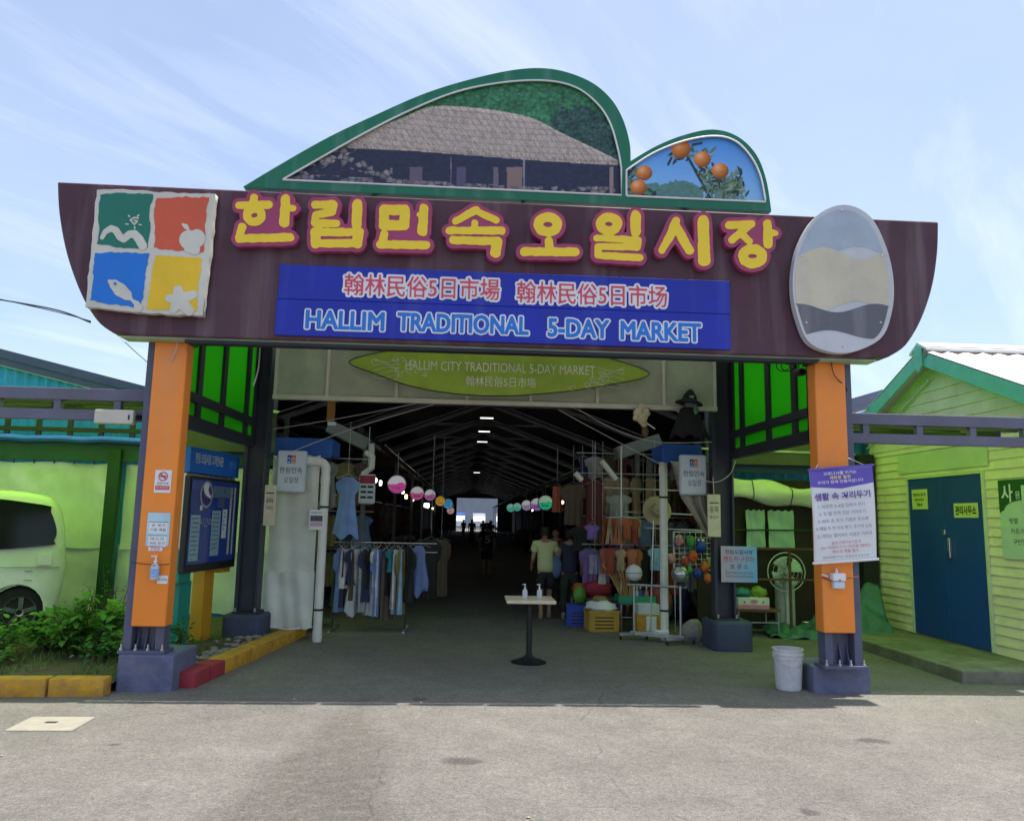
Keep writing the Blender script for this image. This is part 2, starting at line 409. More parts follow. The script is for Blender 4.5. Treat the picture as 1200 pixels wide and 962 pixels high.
# ---------------------------------------------------------------- materials
M_slate = mat('slate_steel_paint', (0.085, 0.095, 0.16), .5, var=.2, dirt=.35, dirtc=(.13, .11, .10), bump=.05)
M_dark = mat('dark_steel_paint', (0.020, 0.022, 0.032), .5, var=.25, dirt=.3, dirtc=(.05, .045, .04))
M_greybeam = mat('grey_beam_paint', (0.13, 0.13, 0.19), .5, var=.15, dirt=.5, dirtc=(.10, .10, .10), dscale=2.5)
M_orange = mat('orange_cladding', (0.88, 0.26, 0.030), .40, var=.08, scale=1.2, dirt=.35, dirtc=(.55, .22, .07), dscale=2.5, streak=.3, streakc=(.62, .30, .14))
M_purple = mat('plum_sign_board', (0.086, 0.037, 0.052), .5, spec=.22, var=.18, scale=.9, streak=.55, streakc=(.22, .16, .19), dirt=.35, dirtc=(.13, .09, .11), dscale=.8)
M_blue = mat('blue_sign_panel', (0.008, 0.022, 0.36), .45, var=.15, scale=2, streak=.12, streakc=(.2, .25, .6))
M_white = mat('white_lettering', (0.74, 0.74, 0.76), .5, var=.08, dirt=.15)
M_redtx = mat('red_lettering', (0.62, 0.07, 0.12), .5, var=.08)
M_bluetx = mat('blue_lettering', (0.02, 0.18, 0.62), .5, var=.08)
M_yellow = mat('yellow_letter_face', (0.88, 0.62, 0.03), .42, var=.07, dirt=.12, dirtc=(.6, .4, .08), dscale=3)
M_magenta = mat('magenta_letter_back', (0.34, 0.045, 0.13), .45, var=.12)
M_lside = mat('letter_return', (0.035, 0.015, 0.03), .5)
M_green = mat('green_billboard_frame', (0.006, 0.150, 0.075), .42, var=.1, scale=1.5, streak=.25, streakc=(.25, .42, .36))
M_print = attr_mat('printed_sheet')
M_cream = mat('cream_board', (0.62, 0.60, 0.52), .5, var=.08, dirt=.2)
M_conc = mat('concrete', (0.32, 0.31, 0.29), .85, var=.2, scale=6, bump=.35, bscale=60, dirt=.4)
M_mossconc = mat('mossy_concrete', (0.20, 0.20, 0.14), .9, var=.35, scale=4, bump=.4, bscale=40, dirt=.7, dirtc=(.06, .07, .03))
M_slateconc = mat('slate_painted_concrete', (0.11, 0.125, 0.22), .75, var=.25, scale=6, bump=.3, bscale=50, dirt=.4, dirtc=(.22, .21, .2), dscale=5)
M_navyconc = mat('navy_painted_concrete', (0.045, 0.06, 0.11), .75, var=.25, bump=.3, bscale=50, dirt=.3)
M_ykerb = mat('yellow_kerb_paint', (0.58, 0.30, 0.02), .7, var=.2, scale=7, bump=.25, bscale=50, dirt=.8, dirtc=(.24, .16, .07), dscale=8)
M_rkerb = mat('red_kerb_paint', (0.33, 0.03, 0.045), .7, var=.25, scale=7, bump=.25, bscale=50, dirt=.5, dirtc=(.2, .08, .07), dscale=5)
M_gpoly = mat('green_polycarbonate', (0.10, 0.62, 0.02), .35, var=.08, scale=1.5, transl=.95, tint=(.52, .99, .12), dirt=.08, dirtc=(.05, .2, .03))
M_gscreen = mat('green_side_sheet', (0.10, 0.50, 0.03), .4, var=.22, scale=2.5, transl=.7, tint=(.13, .74, .04), dirt=.3, dirtc=(.05, .22, .03), streak=.25, streakc=(.08, .35, .05))
M_blucor = mat('sky_blue_corrugated', (0.02, 0.36, 0.60), .45, var=.1, dirt=.15, streak=.1)
M_navytrim = mat('navy_roof_trim', (0.07, 0.085, 0.15), .45, var=.12)
M_tarp = mat('white_tarpaulin', (0.80, 0.82, 0.76), .5, var=.1, scale=2, transl=.25, dirt=.3, dirtc=(.4, .38, .3), bump=.15, bscale=9)
M_olive = mat('olive_cream_tarpaulin', (0.46, 0.43, 0.32), .65, var=.15, transl=.1, dirt=.3, bump=.2, bscale=12)
M_gtarp = mat('green_tarpaulin', (0.06, 0.17, 0.13), .55, var=.35, transl=.1, bump=.6, bscale=14)
M_bluetarp = mat('blue_tarpaulin', (0.02, 0.10, 0.42), .5, var=.15, transl=.1, bump=.15, bscale=10)
M_teald = mat('dark_teal_valance', (0.015, 0.06, 0.06), .6, var=.2)
M_pvc = mat('white_pvc_pipe', (0.70, 0.70, 0.66), .4, var=.07, dirt=.25, dirtc=(.45, .42, .36))
M_shed = mat('lime_siding', (0.80, 0.74, 0.50), .6, var=.1, scale=2.5, dirt=.25, dirtc=(.25, .28, .14), dscale=2)
M_shedtrim = mat('pale_green_trim', (0.58, 0.66, 0.42), .55, var=.08)
M_teal = mat('teal_barge_board', (0.15, 0.55, 0.43), .5, var=.12, dirt=.15)
M_door = mat('blue_steel_door', (0.012, 0.060, 0.30), .45, var=.12, scale=1.5, dirt=.15, dirtc=(.05, .07, .2))
M_whiteroof = mat('white_roof_sheet', (0.70, 0.70, 0.68), .5, var=.1, streak=.25, streakc=(.5, .45, .38))
M_black = mat('black_plastic', (0.015, 0.015, 0.017), .4, var=.2)
M_steel = mat('galvanised_steel', (0.50, 0.51, 0.53), .35, metal=.85, var=.12)
M_chrome = mat('worn_chrome', (0.6, 0.6, 0.62), .22, metal=.95, var=.1)
M_wire = mat('pale_cable', (0.45, 0.45, 0.45), .5)
M_bwire = mat('black_cable', (0.02, 0.02, 0.022), .5)
M_paper = mat('white_paper', (0.72, 0.73, 0.74), .6, var=.05)
M_ink = mat('black_ink', (0.02, 0.02, 0.03), .6)
M_woodtop = mat('pale_wood_laminate', (0.66, 0.55, 0.40), .5, var=.12, scale=9)
M_clear = mat('clear_plastic_bottle', (0.70, 0.76, 0.82), .2, var=.05, transl=.4)
M_soil = mat('planting_soil', (0.085, 0.065, 0.045), .95, var=.4, scale=9, bump=.6, bscale=30, dirt=.5, dirtc=(.12, .11, .05))
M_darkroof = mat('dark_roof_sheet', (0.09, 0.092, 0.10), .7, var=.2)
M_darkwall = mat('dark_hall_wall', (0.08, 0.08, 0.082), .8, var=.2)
M_skin = mat('skin', (0.36, 0.20, 0.14), .55, var=.08)
M_hair = mat('black_hair', (0.012, 0.010, 0.010), .5, var=.3)

# asphalt: fine stone grain, worn patches, hairline cracks
def asphalt(name, c, crack=.5, stains=False):
    m = bpy.data.materials.new(name); m.use_nodes = True; nt = m.node_tree; b = nt.nodes['Principled BSDF']
    geo = N(nt, 'ShaderNodeNewGeometry'); pos = geo.outputs['Position']
    def nz(s, d=6, r=.6):
        n = N(nt, 'ShaderNodeTexNoise'); lk(nt, pos, n.inputs['Vector']); n.inputs['Scale'].default_value = s; n.inputs['Detail'].default_value = d; n.inputs['Roughness'].default_value = r; return n.outputs[0]
    big = nz(.35, 6, .65); mid = nz(3.0, 6, .65); fine = nz(110, 3, .7)
    vor = N(nt, 'ShaderNodeTexVoronoi'); lk(nt, pos, vor.inputs['Vector']); vor.inputs['Scale'].default_value = 95
    col = ramp(nt, big, .32, .70, tuple(x*.80 for x in c), tuple(x*1.13 for x in c))
    col = mixc(nt, .55, col, ramp(nt, mid, .3, .72, (.72, .71, .70), (1.22, 1.21, 1.18)), 'MULTIPLY')
    col = mixc(nt, .85, col, ramp(nt, fine, .34, .66, (.60, .60, .61), (1.38, 1.36, 1.33)), 'MULTIPLY')
    col = mixc(nt, .40, col, ramp(nt, vor.outputs['Color'], .1, .9, (.62, .62, .62), (1.38, 1.36, 1.30)), 'MULTIPLY')
    col = mixc(nt, .75, col, ramp(nt, nz(38, 4, .75), .34, .66, (.66, .66, .67), (1.34, 1.33, 1.31)), 'MULTIPLY')
    col = mixc(nt, .6, col, ramp(nt, nz(14, 5, .7), .36, .66, (.78, .78, .78), (1.2, 1.2, 1.19)), 'MULTIPLY')
    wv = N(nt, 'ShaderNodeTexVoronoi', feature='DISTANCE_TO_EDGE'); lk(nt, vmath(nt, 'ADD', pos, vmath(nt, 'MULTIPLY', N_col(nt, pos), (.5, .5, 0))), wv.inputs['Vector']); wv.inputs['Scale'].default_value = .42
    ck = fmath(nt, 'MULTIPLY', fmath(nt, 'LESS_THAN', wv.outputs[0], .0026), fmath(nt, 'GREATER_THAN', mid, .50))
    col = mixc(nt, fmath(nt, 'MULTIPLY', ck, crack), col, tuple(x*.35 for x in c))
    if stains:
        sp3 = N(nt, 'ShaderNodeSeparateXYZ'); lk(nt, vmath(nt, 'ADD', pos, vmath(nt, 'MULTIPLY', vmath(nt, 'SUBTRACT', N_col(nt, pos), (.5, .5, .5)), (.45, .45, 0))), sp3.inputs[0]); X_, Y_ = sp3.outputs[0], sp3.outputs[1]
        hw = fmath(nt, 'ADD', fmath(nt, 'MULTIPLY', fmath(nt, 'ADD', Y_, .55), -.17), .16)
        m1 = fmath(nt, 'SUBTRACT', hw, fmath(nt, 'ABSOLUTE', fmath(nt, 'ADD', X_, .95)))
        m1 = fmath(nt, 'MULTIPLY', m1, 4.5, clamp=True); m1 = fmath(nt, 'MULTIPLY', m1, fmath(nt, 'MULTIPLY', fmath(nt, 'ADD', Y_, .35), -8.0, clamp=True))
        m1 = fmath(nt, 'MULTIPLY', m1, fmath(nt, 'ADD', fmath(nt, 'MULTIPLY', mid, 1.3), .10, clamp=True))
        m1 = fmath(nt, 'MULTIPLY', m1, ramp(nt, nz(9, 6, .75), .34, .58, (.35, .35, .35), (1, 1, 1))); col = mixc(nt, fmath(nt, 'MULTIPLY', m1, .95), col, (.60, .585, .56), 'MULTIPLY')
        for sx_, sy_, r_ in ((-.02, -2.37, .17), (3.39, -1.81, .16), (-.4, -.45, .12), (2.2, -3.4, .08), (-2.6, -2.0, .06)):
            dx = fmath(nt, 'MULTIPLY', fmath(nt, 'SUBTRACT', X_, sx_), 1/r_); dy = fmath(nt, 'MULTIPLY', fmath(nt, 'SUBTRACT', Y_, sy_), 1.5/r_)
            d_ = fmath(nt, 'SQRT', fmath(nt, 'ADD', fmath(nt, 'MULTIPLY', dx, dx), fmath(nt, 'MULTIPLY', dy, dy)))
            mk = fmath(nt, 'MULTIPLY', fmath(nt, 'SUBTRACT', 1.0, d_), 2.2, clamp=True); mk = fmath(nt, 'MULTIPLY', mk, ramp(nt, fine, .30, .60, (1, 1, 1), (.35, .35, .35)))
            col = mixc(nt, mk, col, (.035, .033, .03))
    lk(nt, col, b.inputs['Base Color']); b.inputs['Roughness'].default_value = .88; b.inputs['Specular IOR Level'].default_value = .25
    bp = N(nt, 'ShaderNodeBump'); bp.inputs['Strength'].default_value = .55; bp.inputs['Distance'].default_value = .006; lk(nt, fine, bp.inputs['Height']); lk(nt, bp.outputs[0], b.inputs['Normal'])
    MATS[name] = m; return m
def N_col(nt, pos):
    n = N(nt, 'ShaderNodeTexNoise'); lk(nt, pos, n.inputs['Vector']); n.inputs['Scale'].default_value = 1.1; n.inputs['Detail'].default_value = 5; return n.outputs['Color']
M_asph = asphalt('worn_asphalt', (0.180, 0.171, 0.160), .38, True)
M_asph2 = asphalt('darker_asphalt', (0.138, 0.129, 0.116))
M_asph3 = asphalt('oil_dark_asphalt', (0.06, 0.055, 0.05))
M_floor = asphalt('hall_concrete_floor', (0.16, 0.16, 0.16), crack=.6)

# ---------------------------------------------------------------- the ground
struct(tag(MB().grid(lambda u, v: (-300+600*u, -300+600*v, 0), 2, 2).build('ground', M_asph), 'worn light grey asphalt yard in front of the market gate'))
struct(tag(MB().grid(lambda u, v: (-6.6+13.2*u, 3.05+100*v, .004), 1, 1).build('hall_floor', M_floor), 'dark concrete floor running into the market hall'))
def flat_patch(name, pts, m, z, label, amp=.05, step=.09, seed=1):
    me = MB(); pl = jag(pts, amp, step, seed); me.add([(x, y, z) for x, y in pl], [tuple(range(len(pl)))])
    return struct(tag(me.build(name, m), label))
mh = thing('utility_cover', 'pale square concrete utility cover set in the asphalt, left foreground', 'utility cover', G(60, 848))
q = [G(37, 841)[:2], G(112, 841)[:2], G(84, 857)[:2], G(5, 857)[:2]]
M_cover = mat('pale_cover_concrete', (.31, .285, .235), .85, var=.15, scale=8, bump=.3, bscale=70, dirt=.3, dirtc=(.3, .27, .2))
MB().prism_z(q, -.05, .012).build('slab', M_cover, mh, bevel=.006)
MB().box(*(lambda c: (c[0]-.045, c[0]+.045, c[1]-.02, c[1]+.02, .012, .016))(G(60, 848))).build('lifting_slot', M_asph3, mh)
rnd = random.Random(4); lt = MB()
for k in range(40):
    x, y = rnd.uniform(-4.5, 5.5), rnd.uniform(-4.5, -.4); a = rnd.uniform(.006, .018); c_, s_ = math.cos(k), math.sin(k)
    lt.add([(x+c_*p-s_*q, y+s_*p+c_*q, z) for p, q, z in ((-a, 0, .003), (0, -a*.6, .010), (a, a*.2, .003), (0, a*.5, .003), (a*.2, 0, .014))], [(0, 1, 4), (1, 2, 4), (2, 3, 4), (3, 0, 4)])
tag(lt.build('litter', mat('dry_leaf_tan', (.42, .34, .20), .8, var=.4)), 'tiny dry leaves and crumbs scattered over the sunlit asphalt', 'litter', kind='stuff')

# ---------------------------------------------------------------- gate pillars
def pillar(name, label, x0, x1, ztop, zclad, px0, px1, bx0, bx1, by0, by1, bz, side):
    t = thing(name, label, 'gate pillar', ((bx0+bx1)/2, (by0+by1)/2, 0), 'orange clad pillars of the gate')
    MB().prism_z([(bx0, by0), (bx1, by0), (bx1, by1), (bx0, by1)], -.02, bz).build('base_block', M_slateconc, t, bevel=.02, seg=2)
    MB().box(px0-.03, px1+.03, -.235, .02, bz, bz+.035).build('base_plate', M_slate, t, bevel=.004)
    h = MB(); h.box(px0, px0+.085, -.20, -.03, bz+.035, ztop); h.box(px1-.085, px1, -.20, -.03, bz+.035, ztop); h.box(px0+.085, px1-.085, -.075, -.05, bz+.035, ztop)
    h.build('steel_post', M_slate, t, bevel=.004)
    for k in range(3):
        gx = px0+.12+k*(px1-px0-.24)/2
        MB().add([(gx-.006, -.076, bz+.035), (gx+.006, -.076, bz+.035), (gx+.006, -.16, bz+.035), (gx-.006, -.16, bz+.035), (gx-.006, -.076, bz+.26), (gx+.006, -.076, bz+.26)], [(0, 1, 2, 3), (0, 3, 4), (1, 5, 2), (3, 2, 5, 4), (0, 4, 5, 1)]).build('gusset', M_slate, t)
    for bxk in (px0+.0, px0+.14, px1-.14, px1): MB().lathe([(.018, 0), (.018, .02), (.010, .021), (.010, .06)], (bxk, -.218, bz+.035), 6).build('anchor_bolt', M_steel, t)
    c = MB(); c.box(x0, x1, -.26, -.06, zclad, ztop-.02)
    c.build('cladding', M_orange, t, bevel=.018, seg=3, smooth=True)
    MB().box(x0-.02, x1+.02, -.195, .0, ztop-.02, ztop+.30).build('head_bracket', M_black, t)
    return t
PL = pillar('gate_pillar', 'orange clad gate pillar left of the entrance, with notices and a pump bottle', -3.31, -2.975, 3.53, .62, -3.40, -3.0, -3.40, -2.86, -.27, .40, .35, -1)
PR = pillar('gate_pillar', 'orange clad gate pillar right of the entrance, behind the hanging purple banner', 3.735, 4.075, 3.53, .64, 3.77, 4.17, 3.69, 4.31, -.08, .50, .27, 1)
tag(PL, group='orange clad pillars of the gate')

# ---------------------------------------------------------------- the gate sign: plum board, letters, logo, billboard
YS = -.45
sg = thing('gate_sign', 'large plum signboard over the entrance with yellow letters and a green billboard on top', 'sign', (.37, -.2, 3.53))
def pz(px, py, Y=YS):
    p = P(px, py, Y); return (p[0], p[2])
ol = [pz(67, 210), pz(69, 250), pz(78, 298), pz(95, 345), pz(114, 376), pz(132, 390)]
orr = [pz(1042, 418), pz(1062, 404), pz(1080, 374), pz(1093, 335), pz(1099, 295), pz(1100, 260)]
outl = smooth_poly(ol, 5)+[(-3.45, 3.53), (4.2, 3.53)]+smooth_poly(orr, 5)
outl = [(x, min(max(z, 3.53), 5.13) if i not in () else z) for i, (x, z) in enumerate(outl)]
MB().prism(outl, YS, -.20).build('board', M_purple, sg, bevel=.012)
MB().box(-3.6, 4.35, YS+.05, -.21, 3.508, 3.53).build('soffit', mat('pale_green_soffit', (.35, .45, .3), .6), sg)
MB().tube([(-2.95, -.40, 3.485), (3.7, -.40, 3.485)], .018, 10).build('gutter_pipe', M_dark, sg, smooth=True)
MB().box(-2.95, 3.72, YS+.03, -.20, 3.492, 3.507).build('gutter_beam', M_dark, sg)
# blue panels
(bx0, bzt), (bx1, bzb) = pz(326, 310), pz(855, 411)
zt = (pz(326, 310)[1]+pz(855, 331)[1])/2; zb = (pz(325, 393)[1]+pz(855, 411)[1])/2; zs = (pz(325, 349)[1]+pz(855, 371)[1])/2
bx0 = pz(326, 350)[0]; bx1 = pz(855, 371)[0]
MB().box(bx0, bx1, YS-.028, YS-.002, zs+.002, zt).build('blue_panel', M_blue, sg, bevel=.004)
MB().box(bx0-.008, bx1, YS-.030, YS-.002, zb, zs-.002).build('blue_panel', M_blue, sg, bevel=.004)
def ptext(name, body, cx, cy, wpx, hpx, Y, m, parent, **k):
    p = P(cx, cy, Y); s = (p-CAM)@_f/FPX
    return text(name, body, (p[0], Y, p[2]), FRONT, wpx*s*1.002, hpx*s, m, parent, **k)
YB = YS-.031
def ftext(name, body, cx, cy, wpx, hpx, m, gpx, lift):
    p = P(cx, cy, YB); s_ = (p-CAM)@_f/FPX
    return fat_text(name, body, (p[0], YB, p[2]), FRONT, wpx*s_, hpx*s_, m, sg, gpx*s_, .002, lift)
for body, cx, cy, w, h in (('翰林民俗5日市場', 495, 336.5, 181, 26), ('翰林民俗5日市场', 694, 345, 177, 26)):
    ftext('white_outline', body, cx, cy, w, h, M_white, 2.6, 0); ftext('red_lettering', body, cx, cy, w, h, M_redtx, .28, .0025)
for body, cx, cy, w in (('HALLIM', 404.5, 375.5, 90), ('TRADITIONAL', 543, 379.5, 152), ('5-DAY', 678, 385, 71), ('MARKET', 774.5, 388.5, 94)):
    ftext('white_outline', body, cx, cy, w, 21, M_white, 2.7, 0); ftext('blue_lettering', body, cx, cy, w, 21, M_bluetx, .9, .0025)
# big letters
LA = lambda u, v: (260+u/3.529, 220+v/3.529)
LB = lambda u, v: (580+u/3.529, 220+v/3.529)
GLY = [
 (LA, [([(135, 45), (133, 66)], 14), ([(74, 78), (196, 75)], [13, 15]), ring(137, 119, 30, 27, 15), ([(266, 52), (260, 148)], [17, 19]), ([(268, 88), (298, 90)], [14, 10]), ([(86, 166), (76, 212)], 15), ([(74, 214), (284, 210)], 15)]),
 (LA, [([(387, 76), (464, 73), (460, 104), (392, 117), (386, 150), (474, 153)], 14), ([(562, 72), (558, 158)], [18, 19]), ([(389, 188), (566, 188)], 15), ([(566, 188), (560, 233)], 20), ([(560, 234), (390, 234)], 15), ([(390, 234), (389, 188)], 19)]),
 (LA, [([(672, 97), (757, 97), (755, 160), (672, 160), (672, 97)], 19), ([(836, 88), (830, 184)], [16, 19]), ([(818, 115), (834, 112)], 9), ([(672, 196), (665, 235)], 15), ([(657, 238), (846, 242)], 15)]),
 (LA, [([(1050, 98), (966, 143)], [15, 12]), ([(1050, 100), (1136, 140)], 12), ([(1046, 150), (1045, 178)], 12), ([(940, 181), (1156, 182)], [13, 15]), ([(958, 221), (1142, 225)], 15), ([(1138, 226), (1131, 272)], [19, 20])]),
 (LB, [ring(218, 157, 39, 30, 18), ([(222, 224), (222, 262)], 15), ([(120, 268), (330, 270)], 16)]),
 (LB, [ring(470, 155, 35, 28, 17), ([(580, 120), (580, 188)], 19), ([(420, 211), (592, 221)], 12), ([(590, 222), (584, 250)], 14), ([(585, 250), (430, 247)], 12), ([(426, 250), (424, 280)], 13), ([(424, 283), (597, 293)], 13)]),
 (LB, [([(746, 142), (722, 205), (688, 262)], [15, 16, 13]), ([(742, 150), (770, 208), (802, 262)], [14, 17, 16]), ([(858, 140), (862, 302)], [20, 24])]),
 (LB, [([(964, 160), (1058, 155)], 14), ([(1046, 163), (978, 219)], [13, 14]), ([(1010, 190), (1050, 226)], 12), ([(1122, 152), (1126, 236)], [15, 17]), ([(1136, 190), (1157, 192)], [15, 9]), ring(1062, 287, 40, 30, 18)]),
]
for gi, (L, st) in enumerate(GLY):
    def to_sign(lp): return [pz(*L(u, v), YS-.09) for u, v in lp]
    back = sdf_loops(st, 17.5, 4.0, 2.5, gi, .03)
    front = sdf_loops(st, 2.2, 2.4, 2.8, gi+20, .045)
    back = sorted(back, key=lambda l: -len(l))[:1]
    ax0 = (Vector((1, 0, 0)), Vector((0, 0, 1)), Vector((0, -1, 0)))
    b_ = fill('letter', [to_sign(l) for l in back], (0, YS-.04, 0), ax0, .07, M_magenta, sg)
    fill('letter_face', [to_sign(l) for l in front], (0, YS-.1105, 0), ax0, .006, M_yellow, b_)
    cx = np.mean([p[0] for p in to_sign(back[0])]); cz = np.mean([p[1] for p in to_sign(back[0])])
    for dx in (-.16, .16): MB().tube([(cx+dx*.6, YS-.001, cz), (cx+dx*.6, YS-.045, cz)], .012, 6).build('standoff', M_dark, b_)
# four-square logo board
LG = lambda u, v: pz(90+u/5.829, 215+v/5.829, YS-.10)
def lpoly(pts, amp=0, step=30, seed=0):
    return [LG(*p) for p in (jag(pts, amp, step, seed) if amp else pts)]
lgb = fill('logo_board', [lpoly([(140, 48), (320, 42), (520, 60), (950, 76), (905, 520), (862, 905), (480, 888), (60, 845), (88, 560), (115, 300)], 5, 40, 3)], (0, YS-.03, 0), FRONT, .08, M_cream, sg)
ML = {'g': mat('logo_green', (.012, .17, .12), .5, var=.08), 'o': mat('logo_orange', (.62, .10, .045), .5, var=.08), 'b': mat('logo_blue', (.01, .17, .62), .5, var=.08), 'y': mat('logo_yellow', (.78, .50, .02), .5, var=.08)}
YL = YS-.111
fill('green_square', [lpoly([(165, 82), (330, 68), (525, 80), (500, 200), (505, 330), (490, 440), (420, 450), (350, 445), (250, 435), (140, 415), (155, 340), (150, 230)], 6, 22, 4)], (0, YL, 0), FRONT, .003, ML['g'], lgb)
fill('orange_square', [lpoly([(552, 105), (700, 95), (908, 100), (885, 190), (880, 330), (868, 472), (700, 465), (560, 450), (530, 440), (540, 300), (532, 180)], 6, 22, 5)], (0, YL, 0), FRONT, .003, ML['o'], lgb)
fill('blue_square', [lpoly([(128, 478), (330, 474), (500, 482), (475, 600), (465, 720), (440, 850), (330, 838), (200, 825), (95, 800), (110, 700), (118, 590)], 6, 22, 6)], (0, YL, 0), FRONT, .003, ML['b'], lgb)
fill('yellow_square', [lpoly([(540, 496), (700, 505), (858, 518), (842, 640), (828, 760), (825, 872), (650, 868), (480, 860), (500, 740), (515, 620)], 6, 22, 7)], (0, YL, 0), FRONT, .003, ML['y'], lgb)
def stroke(name, sts, m=M_cream, parent=lgb, y=None, res=3.0):
    fill(name, [[LG(u, v) for u, v in l] for l in sdf_loops(sts, 0, res)], (0, YL-.004 if y is None else y, 0), FRONT, .003, m, parent)
stroke('wave_mark', [([(178, 375), (200, 335), (240, 312), (272, 325), (300, 370), (325, 385), (365, 352), (400, 350), (430, 385), (455, 430)], [14, 18, 22, 24, 25, 24, 25, 27, 30, 30])])
stroke('sun_mark', [([(425, 243), (398, 238), (370, 255), (398, 285), (420, 262), (395, 258)], 5), ([(358, 225), (366, 232)], 5), ([(428, 222), (420, 230)], 5), ([(338, 282), (356, 284)], 4), ([(430, 284), (446, 290)], 4), ([(400, 302), (400, 312)], 5)])
stroke('apple_mark', [ring(770, 390, 32, 32, 34), ring(825, 380, 22, 28, 34), ([(770, 440), (810, 455)], 36), ([(728, 285), (750, 300), (770, 325)], [8, 17, 6])])
stroke('fish_mark', [([(228, 672), (262, 695), (300, 730), (345, 765), (380, 798)], [12, 34, 46, 36, 10]), ([(380, 800), (415, 825), (425, 850)], [8, 20, 30])])
stroke('fish_eye', [([(266, 688), (270, 690)], 9)], ML['b'], lgb, YL-.008)
stroke('flower_mark', [([(697, 735), (700, 800)], [34, 46]), ([(700, 800), (800, 762)], [44, 28]), ([(700, 800), (632, 788)], [42, 25]), ([(690, 810), (665, 865)], [40, 26]), ([(710, 810), (770, 872)], [44, 34])])
# plain cut-out board on the right of the sign
egg = [(988, 241), (1019, 255), (1038, 292), (1046, 330), (1044, 366), (1030, 398), (990, 414), (950, 404), (934, 372), (928, 334), (934, 292), (955, 255)]
eg = smooth_poly(egg, 5, True)
cb = fill('cut_out_board', [[pz(x, y, YS-.10) for x, y in eg]], (0, YS-.03, 0), FRONT, .09, mat('off_white_board', (.56, .57, .60), .5, var=.06, dirt=.15), sg)
def zone(name, y0, y1, m, yy, amp, k):
    pts = [(x, np.clip(y, y0+(amp*math.sin(x*.07+k) if y < y0 else 0), y1+(amp*math.sin(x*.06+k+1) if y > y1 else 0))) for x, y in [tuple(np.array([987, 330])+(np.array(p)-np.array([987, 330]))*np.array([.93, .95])) for p in smooth_poly(egg, 14, True)]]
    fill(name, [[pz(x, y, YS-.125) for x, y in pts]], (0, YS-yy, 0), FRONT, .002, m, cb)
zone('pale_blue_print', 200, 296, mat('faded_pale_blue', (.40, .47, .55), .5, var=.1, dirt=.2, streak=.2), .121, 7, 0)
zone('cream_print', 297, 360, mat('faded_cream', (.62, .56, .43), .5, var=.08, dirt=.2, streak=.2), .1215, 7, 0)
zone('charcoal_print', 361, 392, mat('faded_charcoal', (.12, .125, .145), .5, var=.1, streak=.25), .122, 5, 2)
for x, y in ((987, 247), (940, 300), (1034, 300), (945, 378), (1032, 378), (988, 406)):
    q = pz(x, y, YS-.125); MB().lathe([(.012, 0), (.012, .006), (.005, .009)], (q[0], YS-.121, q[1]), 8, Matrix.Rotation(R(90), 4, 'X')).build('fixing_screw', M_steel, cb)
# billboard
YBB = -.38
def pb(px, py): return pz(px, py, YBB)
hump1 = smooth_poly([(285, 219), (330, 192), (385, 161), (440, 135), (500, 109), (560, 91), (612, 81), (652, 82), (690, 95), (715, 115), (730, 140), (738, 168), (739, 189)], 6)
hump2 = smooth_poly([(739, 189), (768, 172), (800, 159), (835, 152), (864, 160), (886, 181), (898, 211), (904, 248)], 6)
in1 = smooth_poly([(331, 211), (380, 183), (430, 155), (480, 130), (535, 108), (590, 97), (640, 95), (675, 103), (700, 122), (715, 145), (724, 175), (728, 197)], 6)+[(728, 229)]
in2 = [(734, 230)]+smooth_poly([(734, 200), (765, 180), (800, 166), (835, 160), (860, 165), (879, 183), (891, 207), (897, 237)], 6)
obr = [pb(*p) for p in hump1+hump2[1:]]; zb0 = 5.135
obr = [(x, max(z, zb0)) for x, z in obr]
bb = fill('billboard_frame', [obr, [pb(*p) for p in in1], [pb(*p) for p in in2]], (0, -.14, 0), FRONT, .24, M_green, sg)
for l in (in1, in2):
    pts = [Vector((pb(*p)[0], YBB-.004, pb(*p)[1])) for p in l]; MB().tube(pts+[pts[0]], .011, 6).build('white_edging', M_white, bb)
def worley(x, y, seed=0):
    xi = np.floor(x).astype(int); yi = np.floor(y).astype(int); d1 = np.full(x.shape, 9.0); d2 = d1.copy(); idv = np.zeros(x.shape)
    for a in (-1, 0, 1):
        for b in (-1, 0, 1):
            cx, cy = xi+a, yi+b; h1 = vnoise(cx.astype(float), cy.astype(float), seed); h2 = vnoise(cx.astype(float), cy.astype(float), seed+7)
            d = np.hypot(cx+h1-x, cy+h2-y); nw = d < d1; d2 = np.where(nw, d1, np.minimum(d2, d)); idv = np.where(nw, h1, idv); d1 = np.where(nw, d, d1)
    return d1, d2-d1, idv
